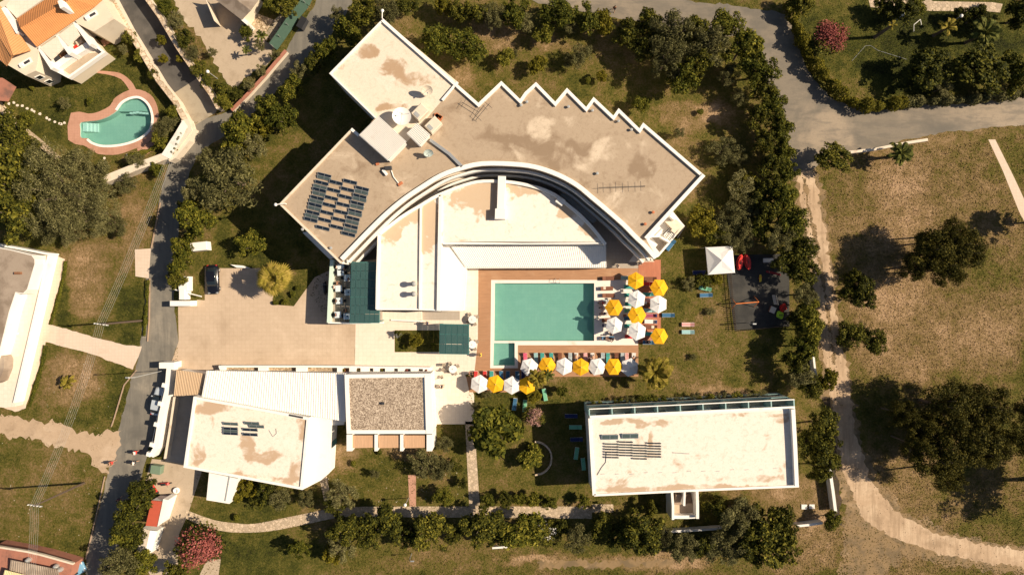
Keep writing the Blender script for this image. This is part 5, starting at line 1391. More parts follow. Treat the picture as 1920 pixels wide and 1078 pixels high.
   (747, 627, 8, 'F', 1.6), (782, 637, 15, 'Y', 2.4), (812, 647, 8, 'B', 1), (760, 650, 6, 'B', .8)]),
 'palm bed': ('x', 'in the beds beside the black car', [
   (468, 457, 27, 'C', 4), (549, 552, 7, 'B', .8), (534, 566, 7, 'B', .8), (518, 568, 6, 'B', .8), (557, 540, 6, 'B', .8)]),
}
TALLY = [0]
def plant(kind, px, py, r, h=None, label='', group=None, seed=0, squash=1.0):
    rm0 = r / PPM
    h = h or {'B': 1.5 * rm0, 'P': 8, 'W': 7}.get(kind, 1.55 * rm0 + .9)
    zc = h * .62
    rm = r / PPM * (HC - zc) / HC
    x, y = W(px, py, zc)
    t = thing(NAME[kind], label, 'bush' if r < 15 else 'tree', (x, y, 0), group)
    rng = random.Random(seed)
    cm = KIND[kind][rng.randrange(len(KIND[kind]))]
    a = rng.random() * 6.28
    o = bpy.data.objects.new('crown', cm); COL.objects.link(o); o.parent = t
    o.location = (0, 0, zc)
    hz = min(max(h * .40, rm * .7), rm * 1.5)
    q_ = rng.uniform(.86, 1.12); o.scale = (rm * 1.12 * q_, rm * 1.12 / q_, hz); o.rotation_euler = (0, 0, a)
    if kind in FLOWER:
        f = bpy.data.objects.new('blossom', FLOWER[kind]); COL.objects.link(f); f.parent = t
        f.location = (0, 0, zc + .06 * rm); f.scale = (rm * 1.05, rm * 1.05, hz * 1.05); f.rotation_euler = (0, 0, a)
    k = bpy.data.objects.new('trunk', TRK[rng.randrange(4)]); COL.objects.link(k); k.parent = t
    k.scale = (max(rm * .9, .3), max(rm * .9, .3), max(zc + hz * .25, .2)); k.rotation_euler = (0, 0, a + 1)
    return t
for zn, (axis, where, lst) in ZONES.items():
    order = sorted(range(len(lst)), key=lambda i: lst[i][1 if axis == 'y' else 0])
    rank = {i: r for r, i in enumerate(order)}
    for i, e in enumerate(lst):
        TALLY[0] += 1
        d = DESC[e[3]]
        if e[2] < 15 and e[3] in 'CODYL': d = d.replace('tree', 'bush')
        lab = '%s, %s from the %s %s' % (d, ORD[rank[i]], 'top' if axis == 'y' else 'left', where)
        hh = e[4] if len(e) > 4 else None
        up_ = {'street': 1.4, 'south-west': 1.35, 'belt': 1.3, 'north': 1.15, 'path row': 1.1, 'dark belt': 1.1}.get(zn, 1.0)
        hh = (hh or 1.55 * e[2] / PPM + .9) * up_ if up_ != 1.0 else hh
        plant(e[3], e[0], e[1], e[2], hh, lab, 'plants ' + where, TALLY[0])

# palms: every frond is a part
def frond_mesh(name, L, fan, mat, seed=0):
    rng = random.Random(seed); mb = MB()
    if fan:   # fan leaf on a stalk
        pet = L * .45
        mb.tube([(0, 0, 0), (pet * .5, 0, L * .10), (pet, 0, L * .10)], [.03, .025, .02], 3)
        n = 15
        for i in range(n):
            a = math.radians(-85 + 170 * i / (n - 1)); l = L * .62 * (1 - .25 * abs(math.sin(a)))
            ca, sa = math.cos(a), math.sin(a); w = l * .075
            z1 = L * .10 + .02; z2 = L * .0 - .12 * L * rng.uniform(.5, 1.4)
            mb.add([(pet, 0, z1), (pet + ca * l * .6 - sa * w, sa * l * .6 + ca * w, z1), (pet + ca * l, sa * l, z2), (pet + ca * l * .6 + sa * w, sa * l * .6 - ca * w, z1)], [(0, 3, 2, 1)])
    else:     # feather leaf
        pts = []
        for i in range(9):
            t = i / 8; pts.append((L * math.sin(t * 1.35) / math.sin(1.35) * .95, 0, L * (.38 * math.sin(t * 2.3) - .28 * t * t)))
        mb.tube(pts, [.04, .036, .032, .028, .024, .02, .016, .012, .008], 4)
        for i in range(1, 33):
            t = i / 33; j = min(int(t * 8), 7); f = t * 8 - j
            p = [pts[j][k] * (1 - f) + pts[j + 1][k] * f for k in range(3)]
            l = L * .26 * math.sin(math.pi * (.12 + .85 * t)) * rng.uniform(.85, 1.1)
            for s in (-1, 1):
                e = (p[0] + l * .55, s * l * .85, p[2] - l * .28)
                mb.add([(p[0] - .035, 0, p[2]), (p[0] + .05, 0, p[2]), e], [(0, 1, 2)])
    o = mb.build(name, mat); me = o.data; bpy.data.objects.remove(o)
    return me
FR = {'fan': [frond_mesh('frond', 1.0, True, M['lf_palm'], i) for i in range(3)],
      'feather': [frond_mesh('frond', 1.0, False, M['lf_palmgreen'], i) for i in range(3)],
      'yucca': [frond_mesh('frond', 1.0, False, M['lf_palm'], 7 + i) for i in range(2)]}
def palm(px, py, r, h, kind, n, label, thick=.22):
    R = r / PPM * (HC - h) / HC
    x, y = W(px, py, h)
    t = thing('palm_tree', label, 'palm', (x, y, 0))
    MB().tube([(x, y, 0), (x + .05, y, h * .5), (x, y, h)], [thick * 1.2, thick, thick * .9], 9).build('trunk', M['trunk'], t)
    rng = random.Random(px)
    for i in range(n):
        me = FR[kind][rng.randrange(len(FR[kind]))]
        o = bpy.data.objects.new('frond', me); COL.objects.link(o); o.parent = t
        lay = i / n
        o.location = (0, 0, h + (.25 if kind == 'fan' else 0) * lay)
        s = R * (1.02 - .25 * lay) * rng.uniform(.85, 1.08)
        o.scale = (s, s, s)
        o.rotation_euler = (rng.uniform(-.3, .3), -math.radians(-12 + 62 * lay) + rng.uniform(-.12, .12), i * 2.39996 + rng.uniform(-.15, .15))
    return t
palm(513, 523, 36, 4.0, 'fan', 38, 'golden fan palm on the lawn island beside the paved apron', .3)
palm(1228, 697, 36, 3.4, 'yucca', 30, 'spiky yellow-green palm on the lawn right of the parasol row')
palm(1008, 708, 20, 3.4, 'yucca', 22, 'small palm leaning over the last yellow parasol of the lower row')
palm(1028, 703, 13, 3.0, 'feather', 16, 'small green palm beside the second yellow parasol from the left')
palm(1687, 288, 27, 3.0, 'feather', 26, 'green palm at the field edge under the side road')
palm(1776, 52, 20, 3.2, 'yucca', 12, 'sparse palm in the middle of the dark garden top right')
palm(1845, 62, 30, 4.0, 'feather', 22, 'dark palm at the right of the dark garden')
palm(128, 716, 16, 1.0, 'yucca', 24, 'young spiky palm on the lower dry plot', .12)
palm(462, 95, 10, 1.8, 'feather', 14, 'little palm at the edge of the concrete yard', .1)
palm(490, 68, 13, 2.0, 'feather', 14, 'little palm beside the rubble patch of the yard', .1)
palm(1672, 48, 12, 4.5, 'yucca', 8, 'pruned palm with few leaves left of the goal frame', .25)

# hedges: leaf mass along a line
def hedge(name, pts, wpx, h, mat, label, dens=300, seed=1, ls=.16):
    rng = np.random.default_rng(seed)
    l = np.array(P(spline(pts, 5), h * .8)); seg = np.linalg.norm(np.diff(l, axis=0), axis=1); L = seg.sum()
    n = int(L * dens); cum = np.concatenate([[0], np.cumsum(seg)])
    s = rng.random(n) * L; k = np.clip(np.searchsorted(cum, s) - 1, 0, len(seg) - 1)
    f = (s - cum[k]) / seg[k]; p = l[k] + (l[k + 1] - l[k]) * f[:, None]
    wob = 1 + .3 * np.sin(s * 1.3) + .2 * np.sin(s * 3.1 + 1)
    a = rng.random(n) * math.pi; rr = rng.uniform(.7, 1.08, n) * wob * .9
    w = wpx / PPM / 2
    tang = (l[k + 1] - l[k]) / seg[k][:, None]; nr = np.stack([-tang[:, 1], tang[:, 0]], 1)
    pos = np.concatenate([p + nr * (np.cos(a) * rr * w)[:, None], (h * (.35 + .6 * np.sin(a) * rr))[:, None]], 1)
    d = np.concatenate([nr * np.cos(a)[:, None], np.sin(a)[:, None]], 1) + rng.normal(size=(n, 3)) * .5
    d /= np.linalg.norm(d, axis=1, keepdims=True)
    t = np.cross(d, rng.normal(size=(n, 3))); t /= np.linalg.norm(t, axis=1, keepdims=True); b = np.cross(d, t)
    sz = ls * rng.uniform(.6, 1.3, n)[:, None]
    V = np.stack([pos - t * sz, pos - b * sz * .6, pos + t * sz, pos + b * sz * .6], 1).reshape(-1, 3)
    x0, y0 = float(l[0][0]), float(l[0][1])
    th = thing(name, label, 'hedge', (x0, y0, 0))
    V[:, 0] -= x0; V[:, 1] -= y0
    me = mesh_np('foliage', V, np.arange(n * 4).reshape(-1, 4), mat)
    o = bpy.data.objects.new('foliage', me); COL.objects.link(o); o.parent = th
    st = MB()
    for i in range(0, len(l), 3): st.tube([(*l[i], 0), (*l[i], h * .6)], .05, 5)
    st.build('stem', M['trunk'], th)
hedge('hedge', [(1485, 0), (1492, 30), (1505, 65), (1518, 95), (1534, 120), (1560, 150), (1583, 175), (1612, 192), (1650, 197), (1700, 190)], 22, 2.6, M['lf_yellow'], 'thick yellow-green hedge curving round the corner of the dark garden', 420, 3)
hedge('hedge', [(1700, 190), (1760, 186), (1830, 183), (1935, 172)], 20, 2.2, M['lf_olive'], 'grey-green hedge along the side road at the right edge', 420, 4)
hedge('hedge', [(122, 490), (118, 520), (106, 570), (94, 608)], 6, .35, M['lf_green'], 'thin strip of green growth along the pavement of the upper plot', 260, 5, .1)
hedge('hedge', [(85, 648), (76, 690), (64, 730), (54, 762)], 8, .35, M['lf_green'], 'thin strip of green growth along the pavement of the lower plot', 260, 6, .1)
hedge('hedge', [(276, 525), (274, 570), (269, 630)], 7, .4, M['lf_green'], 'green verge growth along the street beside the upper plot', 260, 7, .1)
hedge('hedge', [(240, 293), (270, 285), (300, 270)], 10, .8, M['lf_green'], 'flower border inside the bend of the villa wall', 300, 10, .12)

# ragged grass and weeds over the open ground, one mass
def grass(name, n, size, seed, region=None, excl=(), mat=None, hgt=1.0):
    rng = np.random.default_rng(seed)
    px = rng.uniform(-5, 1925, n); py = rng.uniform(-5, 1083, n)
    ok = np.ones(n, bool)
    if region:
        ok = np.zeros(n, bool)
        for r in region: ok |= inside(r, px, py)
    for e in excl: ok &= ~inside(e, px, py)
    px, py = px[ok], py[ok]; n = len(px)
    x = (px - 960) / PPM; y = (539 - py) / PPM
    s = size * rng.uniform(.5, 1.5, n); a = rng.random(n) * 6.283
    V = np.zeros((n, 5, 3))
    for k in range(4):
        V[:, k, 0] = x + s * np.cos(a + k * 1.5708); V[:, k, 1] = y + s * np.sin(a + k * 1.5708); V[:, k, 2] = -.01
    V[:, 4, 0] = x + s * rng.normal(size=n) * .5; V[:, 4, 1] = y + s * rng.normal(size=n) * .5; V[:, 4, 2] = s * hgt * rng.uniform(.6, 1.6, n)
    b = np.arange(n)[:, None] * 5
    F = np.concatenate([b + np.array([[0, 1, 4]]), b + np.array([[1, 2, 4]]), b + np.array([[2, 3, 4]]), b + np.array([[3, 0, 4]])])
    me = mesh_np(name, V.reshape(-1, 3), F, mat or M['ground'], 3)
    o = bpy.data.objects.new(name, me); COL.objects.link(o)
    return tag(o, kind='stuff')
HOTEL_G = [(515, 380), (560, 400), (620, 480), (617, 605), (560, 520), (551, 574), (505, 571), (512, 555), (490, 503), (384, 500), (384, 563), (334, 575), (334, 702), (300, 700), (268, 860), (300, 870), (375, 885), (560, 900), (625, 800), (655, 845), (805, 845), (805, 795), (889, 795), (875, 735),
           (985, 735), (985, 706), (1197, 706), (1239, 642), (1239, 487), (1220, 490), (1290, 430), (1310, 345), (1199, 245), (1100, 200), (1005, 165), (940, 160), (897, 200), (730, 60), (625, 150), (700, 240), (660, 250)]
EX = [ROAD_W, ROAD_NE, TRACK, LOT, LANE, YARD, DRIVEW, HOTEL_G, [(1098, 790), (1480, 770), (1490, 905), (1110, 920)], VPAVE, [(1362, 505), (1375, 478), (1480, 476), (1480, 611), (1377, 619)], [(-12, 455), (92, 470), (50, 760), (-12, 760)],
      [(-5, -5), (180, -5), (205, 40), (190, 90), (130, 140), (40, 140), (-5, 110)], [(355, 958), (480, 983), (640, 952), (1100, 952), (1100, 970), (640, 968), (500, 995), (420, 996)], [(873, 790), (890, 790), (900, 950), (880, 950)], [(-5, 1030), (130, 1050), (130, 1085), (-5, 1085)], [(270, 870), (370, 880), (330, 1085), (260, 1085)], VPATH, [(365, 130), (415, 195), (404, 215), (350, 236), (322, 176)], [(1624, -10), (1880, -10), (1880, 24), (1632, 16)], [(1850, 258), (1870, 258), (1940, 405), (1940, 445), (1912, 402)], [(1180, 770), (1310, 770), (1312, 978), (1255, 978)], [(250, 465), (290, 465), (282, 522), (252, 520)], [(1012, 1050), (1264, 1048), (1264, 1064), (1012, 1064)]]
FIELD = [[(1540, 310), (1930, 250), (1930, 1030), (1740, 990), (1650, 910), (1600, 700)], [(1690, 1035), (1930, 1075), (1930, 1083), (1650, 1083)], [(230, 300), (330, 320), (270, 460), (262, 640), (95, 605), (125, 480)], [(85, 650), (240, 700), (210, 810), (60, 770)], [(-5, 820), (200, 895), (150, 1050), (-5, 1020)], [(610, 980), (1590, 990), (1590, 1083), (610, 1083)]]
grass('grass', 170000, .07, 5, None, EX)
grass('dry_grass', 260000, .085, 6, FIELD, EX, hgt=1.0)
# ---------------------------------------------------------------- parasols
def parasol_mesh():
    R = 1.40; zr, zt = 2.05, 2.55
    vs = [(R * math.cos(k * math.pi / 3), R * math.sin(k * math.pi / 3), zr) for k in range(6)]
    panels = []
    for k in range(6):
        a, b = Vector(vs[k]), Vector(vs[(k + 1) % 6]); top = Vector((0, 0, zt))
        m = (a + b) / 2; m = m * .985; m.z = zr + .03
        q1, q2 = a.lerp(top, .5), b.lerp(top, .5); q1.z += .02; q2.z += .02; qm = (q1 + q2) / 2; qm.z -= .035
        low = lambda p: (p[0] * 1.0, p[1] * 1.0, p[2] - .12)
        mb = MB().add([a, m, b, q2, qm, q1, top, low(a), low(m), low(b)], [(0, 1, 4, 5), (1, 2, 3, 4), (5, 4, 6), (4, 3, 6), (7, 8, 1, 0), (8, 9, 2, 1)])
        o = mb.build('canopy_panel', M['white_cloth']); panels.append(o.data); bpy.data.objects.remove(o)
    def m_(mb, name, mat):
        o = mb.build(name, mat); d = o.data; bpy.data.objects.remove(o); return d
    pole = m_(MB().tube([(0, 0, 0), (0, 0, 2.6)], .028, 8), 'pole', M['steel'])
    fin = m_(MB().lathe(0, 0, [(.07, 2.54), (.07, 2.6), (.03, 2.68), (.005, 2.7)], 8), 'finial', M['grey'])
    rib = MB()
    for k in range(6):
        v = vs[k]; rib.tube([(0, 0, 2.48), (v[0] * .98, v[1] * .98, v[2] - .02)], .012, 4)
    ribs = m_(rib, 'ribs', M['steel'])
    base = m_(MB().lathe(0, 0, [(.28, 0), (.28, .08), (.06, .1), (.05, .3)], 14), 'base', M['grey'])
    return panels, pole, fin, ribs, base
PM = parasol_mesh()
def parasol(px, py, yellow, rot, label, group, s=1.0):
    x, y = W(px, py, 2.4)
    t = thing('parasol', label, 'parasol', (x, y, 0.04), group)
    s *= random.uniform(.96, 1.03); t.rotation_euler = (random.uniform(-.05, .05), random.uniform(-.05, .05), math.radians(rot)); t.scale = (s, s, random.uniform(.95, 1.05))
    for me in PM[0]:
        o = bpy.data.objects.new('canopy_panel', me); COL.objects.link(o); o.parent = t
        o.material_slots[0].link = 'OBJECT'; o.material_slots[0].material = M['yellow_cloth' if yellow else 'white_cloth']
    for nm, me in (('pole', PM[1]), ('finial', PM[2]), ('ribs', PM[3]), ('base', PM[4])):
        o = bpy.data.objects.new(nm, me); COL.objects.link(o); o.parent = t
g1 = 'parasols on the terrace at the end of the pool'
for px, py, ye, rot, lab in [
    (1193.5, 527.5, 1, 88, 'yellow parasol nearest the hotel corner, top of the pool-end cluster'),
    (1236, 540, 1, 58, 'yellow parasol at the top right of the cluster, over the deck edge'),
    (1152.5, 577, 1, 58, 'yellow parasol nearest the pool edge, left side of the cluster'),
    (1194, 591, 1, 58, 'yellow parasol between two white ones in the middle column'),
    (1236, 631, 1, 58, 'yellow parasol at the bottom right of the pool-end cluster'),
    (1195.5, 561, 0, 82, 'white parasol just below the topmost yellow one'),
    (1234.5, 571.5, 0, 88, 'white parasol in the right column over the deck edge'),
    (1153, 610.5, 0, 80, 'white parasol nearest the pool edge, below the yellow one'),
    (1194.5, 621.5, 0, 82, 'white parasol at the bottom of the middle column')]:
    parasol(px, py, ye, rot, lab, g1)
g2 = 'parasols in the upper row below the pool'
for i, (px, py, ye, rot) in enumerate([(992.5, 687, 0, 75), (1025, 685.5, 1, 62), (1058.7, 687.5, 0, 84), (1090.5, 688.5, 1, 88), (1120.8, 688.5, 0, 70), (1150.8, 689, 1, 60), (1181.5, 688.5, 0, 80)]):
    parasol(px, py, ye, rot, '%s parasol, %s from the left in the seven-parasol row below the pool' % ('yellow' if ye else 'white', ORD[i]), g2)
g3 = 'parasols in the lower row beside the path'
for i, (px, py, ye, rot) in enumerate([(898.3, 720, 0, 84), (928.5, 720, 1, 76), (959, 722.3, 0, 88), (988.5, 723.5, 1, 86)]):
    parasol(px, py, ye, rot, '%s parasol, %s from the left in the lower four-parasol row' % ('yellow' if ye else 'white', ORD[i]), g3)

# ---------------------------------------------------------------- loungers
TC = {'teal': (0.05, 0.30, 0.26), 'blue': (0.04, 0.13, 0.24), 'navy': (0.012, 0.02, 0.09), 'red': (0.55, 0.04, 0.035), 'pink': (0.62, 0.10, 0.17), 'white': (0.72, 0.68, 0.64), 'brown': (0.17, 0.065, 0.035), 'green': (0.16, 0.42, 0.26), 'plum': (0.09, 0.02, 0.05), 'pale blue': (0.28, 0.46, 0.46)}
TM = {k: paint('fabric_' + k.replace(' ', '_'), c, .8, .08, 3) for k, c in TC.items()}
def stripe_mat(name, a, b, sc, axis='Y'):
    n = NT(name); tc = n.t.nodes.new('ShaderNodeTexCoord')
    w = n.t.nodes.new('ShaderNodeTexWave'); w.bands_direction = axis; w.inputs['Scale'].default_value = sc
    n.link(tc.outputs['Object'], w.inputs['Vector'])
    return n.done(n.mix(n.mapr(w.outputs['Fac'], .45, .55), a, b), .8)
TM['red striped'] = stripe_mat('red_stripes', (.68, .60, .55), (.62, .07, .07), 1.6)
TM['blue striped'] = stripe_mat('blue_stripes', (.70, .68, .62), (.05, .16, .24), 1.7)
TM['plaid'] = stripe_mat('plaid_cloth', (.48, .10, .16), (.12, .02, .05), 3.0, 'X')
def lounger_meshes():
    L, w = 1.9, .62
    out = {}
    fr = MB()
    for s in (-1, 1): fr.box(0, s * (w / 2 - .02), .24, L, .04, .06)
    for x in (-L / 2 + .03, 0, L / 2 - .03): fr.box(x, 0, .25, .05, w - .1, .04)
    out['frame'] = fr
    m = MB().box(-.28, 0, .31, 1.32, w - .04, .055, bev=.02); out['seat'] = m
    b = MB(); x0, x1 = .40, .95
    b.add([(x0, -w / 2 + .02, .31), (x1, -w / 2 + .02, .55), (x1, w / 2 - .02, .55), (x0, w / 2 - .02, .31), (x0, -w / 2 + .02, .36), (x1, -w / 2 + .02, .60), (x1, w / 2 - .02, .60), (x0, w / 2 - .02, .36)],
          [(3, 2, 1, 0), (4, 5, 6, 7), (0, 1, 5, 4), (1, 2, 6, 5), (2, 3, 7, 6), (3, 0, 4, 7)])
    out['backrest'] = b
    out['pillow'] = MB().box(.80, 0, .57, .24, w - .16, .07, bev=.03)
    out['leg'] = MB().box(0, 0, 0, .05, .05, .25)
    res = {}
    for k, mb in out.items():
        o = mb.build(k, M['white'] if k in ('frame', 'leg') else M['white2']); res[k] = o.data; bpy.data.objects.remove(o)
    return res
LM = lounger_meshes()
def lounger(px, py, colour, rz, label, group, z=0.04, frame='white', pillow=None):
    x, y = W(px, py, .4)
    t = thing('sun_lounger', label, 'sun lounger', (x, y, z), group)
    t.rotation_euler = (0, 0, math.radians(rz))
    for k in ('frame', 'seat', 'backrest') + (('pillow',) if pillow else ()):
        o = bpy.data.objects.new(k, LM[k]); COL.objects.link(o); o.parent = t
        if k in ('seat', 'backrest', 'pillow'):
            o.material_slots[0].link = 'OBJECT'; o.material_slots[0].material = TM[pillow if k == 'pillow' else colour]
        elif frame == 'wood':
            o.material_slots[0].link = 'OBJECT'; o.material_slots[0].material = M['wood']
    for sx in (-.85, .85):
        for sy in (-.27, .27):
            o = bpy.data.objects.new('leg', LM['leg']); COL.objects.link(o); o.parent = t; o.location = (sx, sy, 0)
    return t
COLS = [
 ('in the column along the pool edge', [(1138, 541, 'brown', 180), (1141, 554, 'brown', 180), (1140, 600, 'brown', 180), (1140, 610, 'white', 180), (1140, 634, 'blue', 180), (1141, 522, 'brown', 180), (1143, 566, 'blue striped', 180)]),
 ('in the middle column of the pool end', [(1176, 521, 'pale blue', 180), (1181, 538, 'teal', 180), (1182, 553, 'teal', 180), (1183, 570, 'teal', 180), (1182, 582, 'green', 180), (1181, 597, 'blue', 180), (1182, 611, 'teal', 180), (1183, 631, 'red', 180)]),
 ('in the right column of the pool end', [(1219, 523, 'brown', 0), (1213, 532, 'red', 0), (1216, 552, 'teal', 0), (1217, 563, 'red striped', 0), (1217, 572, 'brown', 0), (1218, 582, 'pale blue', 0), (1220, 592, 'plaid', 0), (1220, 603, 'white', 0), (1220, 613, 'brown', 0), (1218, 626, 'teal', 0), (1217, 642, 'blue', 0)]),
]
for where, lst in COLS:
    lst = sorted(lst, key=lambda e: e[1])
    for i, (px, py, c, rz) in enumerate(lst):
        lounger(px, py, c, rz + random.uniform(-3, 3), '%s lounger, %s from the top %s' % (c, ORD[i], where), 'sun loungers ' + where, frame='wood' if c == 'brown' else 'white', pillow='navy' if c in ('plaid', 'white') else None)
up = [(985, 'pink'), (1005, 'pale blue'), (1017, 'teal'), (1034, 'teal'), (1050, 'brown'), (1069, 'blue striped'), (1080, 'white'), (1098, 'red striped'), (1111, 'white'), (1130, 'blue striped'), (1140, 'teal'), (1156, 'brown'), (1167, 'blue striped'), (1175, 'red striped'), (1188, 'white')]
for i, (px, c) in enumerate(up):
    lounger(px, 673, c, 90 + random.uniform(-3, 3), '%s lounger, %s from the left under the seven-parasol row' % (c, ORD[i]), 'sun loungers under the seven-parasol row', frame='wood' if c == 'brown' else 'white')
lo = [(892, 'red'), (909, 'red'), (921.5, 'teal'), (940, 'blue'), (952, 'blue'), (970, 'blue'), (981, 'navy')]
for i, (px, c) in enumerate(lo):
    lounger(px, 707, c, 90 + random.uniform(-3, 3), '%s lounger, %s from the left under the lower four-parasol row' % (c, ORD[i]), 'sun loungers under the four-parasol row')
gg = 'sun loungers standing on the grass'
for px, py, c, rz, lab in [(1290, 608.5, 'red striped', 0, 'red and white striped lounger on the open lawn right of the parasols'), (1290, 622.5, 'pale blue', 0, 'pale turquoise lounger on the open lawn below the striped one'),
    (1253, 591, 'blue', 0, 'blue lounger on the grass just right of the white parasol'), (1324, 553.5, 'blue', 2, 'blue lounger on the grass below the low bush row'), (1322, 541, 'green', -12, 'pale green lounger half hidden by the low bushes'),
    (1311, 511, 'navy', 2, 'dark navy lounger in the shade left of the gazebo'), (1258, 460, 'blue', 52, 'tilted blue lounger leaning beside the hotel staircase'),
    (965, 758, 'blue', 82, 'blue lounger on the lawn under the four-parasol row'), (984, 761, 'green', 86, 'pale green lounger on the lawn left of the pale pink shrub'), (1021.5, 740, 'green', 100, 'pale green lounger tilted beside the little palm'),
    (1071, 780, 'navy', 0, 'upper navy lounger in the shadow of the long block'), (1079, 801, 'green', 0, 'green lounger lying crosswise in the shadow of the long block'), (1081, 824, 'navy', 2, 'lower navy lounger in the shadow of the long block'),
    (1081, 850, 'green', 82, 'green lounger standing upright-wise in the shadow of the long block'), (1094, 870, 'green', 96, 'lowest green lounger in the shadow of the long block')]:
    lounger(px, py, c, rz, lab, gg, z=0)

# side tables
def small_table(px, py, m, label, r=.22, round_=False, z=0.04, h=.42, group=None):
    x, y = W(px, py, h)
    t = thing('side_table', label, 'table', (x, y, z), group)
    if round_: MB().lathe(x, y, [(r, z + h - .04), (r, z + h)], 20).build('table_top', m, t)
    else: MB().box(x, y, z + h - .04, r * 2, r * 2, .04, bev=.01).build('table_top', m, t)
    for a in range(4):
        q = a * math.pi / 2 + .785; MB().box(x + r * .7 * math.cos(q), y + r * .7 * math.sin(q), z, .04, .04, h - .04).build('leg', m, t)
for i, (px, py, c) in enumerate([(1170, 531, 'white'), (1170, 562, 'white'), (1171, 592, 'wood'), (1170, 621, 'white'), (1210, 567, 'white'), (1224, 613, 'cream'), (1133, 540, 'cream'), (1143, 561, 'cream'), (1172, 545, 'white'), (1226, 543, 'white')]):
    small_table(px, py, M[c], ['white side table left of the topmost yellow parasol', 'white side table left of the upper white parasol', 'brown side table left of the middle yellow parasol', 'white side table left of the lowest white parasol', 'white side table between the two upper white parasols', 'cream side table on the red deck above the lowest yellow parasol',
                              'cream side table at the pool edge beside a brown lounger', 'cream side table above the left yellow parasol', 'white side table between two teal loungers at the top', 'white side table left of the top right yellow parasol'][i])

# round white tables with chairs
def chair_mesh(mat, nm):
    d = {}
    d['seat'] = MB().box(0, 0, .42, .44, .44, .04, bev=.01)
    d['backrest'] = MB().box(-.21, 0, .46, .03, .42, .40)
    d['leg'] = MB().box(0, 0, 0, .03, .03, .42)
    r = {}
    for k, mb in d.items():
        o = mb.build(k, mat); r[k] = o.data; bpy.data.objects.remove(o)
    return r
CH = {'brown': chair_mesh(paint('wicker', (.30, .24, .18), .7), 'b'), 'black': chair_mesh(M['black'], 'k')}
def chair(x, y, z, rz, kind, label, group):
    t = thing('chair', label, 'chair', (x, y, z), group); t.rotation_euler = (0, 0, rz)
    for k in ('seat', 'backrest'):
        o = bpy.data.objects.new(k, CH[kind][k]); COL.objects.link(o); o.parent = t
    for sx in (-.19, .19):
        for sy in (-.19, .19):
            o = bpy.data.objects.new('leg', CH[kind]['leg']); COL.objects.link(o); o.parent = t; o.location = (sx, sy, 0)
POSN = ['right', 'upper', 'left', 'lower']
for px, py, nm in [(885.5, 599, 'beside the corrugated roof end'), (885.5, 646, 'beside the square glazed canopy'), (849, 692, 'above the gravel roof')]:
    x, y = W(px, py, .9)
    t = thing('round_table', 'round white table ' + nm + ' by the deck', 'table', (x, y, .02))
    MB().lathe(x, y, [(.60, .88), (.62, .91), (.60, .94), (.05, .95)], 28).build('table_top', M['white_cloth'], t)
    MB().tube([(x, y, .02), (x, y, .88)], .05, 8).build('pedestal', M['steel'], t)
    MB().lathe(x, y, [(.3, .02), (.3, .05), (.06, .07)], 14).build('foot', M['steel'], t)
    MB().lathe(x - .05, y, [(.05, .955), (.05, 1.02), (.03, 1.03)], 8).build('ashtray', M['dark'], t)
    for k in range(4):
        a = k * math.pi / 2 + .5
        chair(x + .85 * math.cos(a), y + .85 * math.sin(a), .02, a + math.pi + 3.14159, 'brown', '%s wicker chair at the round white table %s' % (POSN[k], nm), 'wicker chairs at the round tables')
# standing drinks group near the gravel roof
for i, (px, py) in enumerate([(832, 684), (831, 693), (828, 707), (827, 726)]):
    x, y = W(px, py, .5)
    chair(x, y, .02, i, 'brown', 'loose wicker chair, %s from the top beside the gravel-roofed building' % ORD[i], 'loose wicker chairs')
# restaurant tables on the terrace
k_ = 0
for i, (px, py) in enumerate([(639, 501), (638.5, 511), (635, 541), (636, 564), (633.5, 590), (650, 593), (651, 521), (652, 548)]):
    x, y = W(px, py, ZT + .75)
    where = ['topmost', 'second from the top', 'third from the top', 'fourth from the top', 'lowest', 'lowest under the canopy edge', 'upper one at the canopy edge', 'middle one at the canopy edge'][i]
    t = thing('dining_table', 'cloth-covered dining table on the raised terrace, ' + where, 'table', (x, y, ZT), 'dining tables on the raised terrace')
    MB().box(x, y, ZT + .70, .9, .85, .05, .05, bev=.01).build('table_top', M['wood'], t)
    MB().box(x, y, ZT + .752, .98, .93, .012, .05).build('tablecloth', paint('pale_cloth', (.60, .66, .68), .8) if i == 0 else bpy.data.materials['pale_cloth'], t)
    for sx in (-.38, .38):
        for sy in (-.36, .36): MB().box(x + sx, y + sy, ZT, .05, .05, .7).build('leg', M['wood'], t)
    MB().lathe(x + .1, y, [(.09, ZT + .766), (.11, ZT + .78)], 10).build('plate', M['dark' if i % 2 else 'white'], t)
    for j, (dx, dy, a) in enumerate([(-.75, 0, 0), (.75, 0, math.pi)]):
        chair(x + dx, y + dy, ZT, a, 'black', 'black chair on the %s side of the dining table %s' % (('left', 'right')[j], where), 'black chairs on the raised terrace')

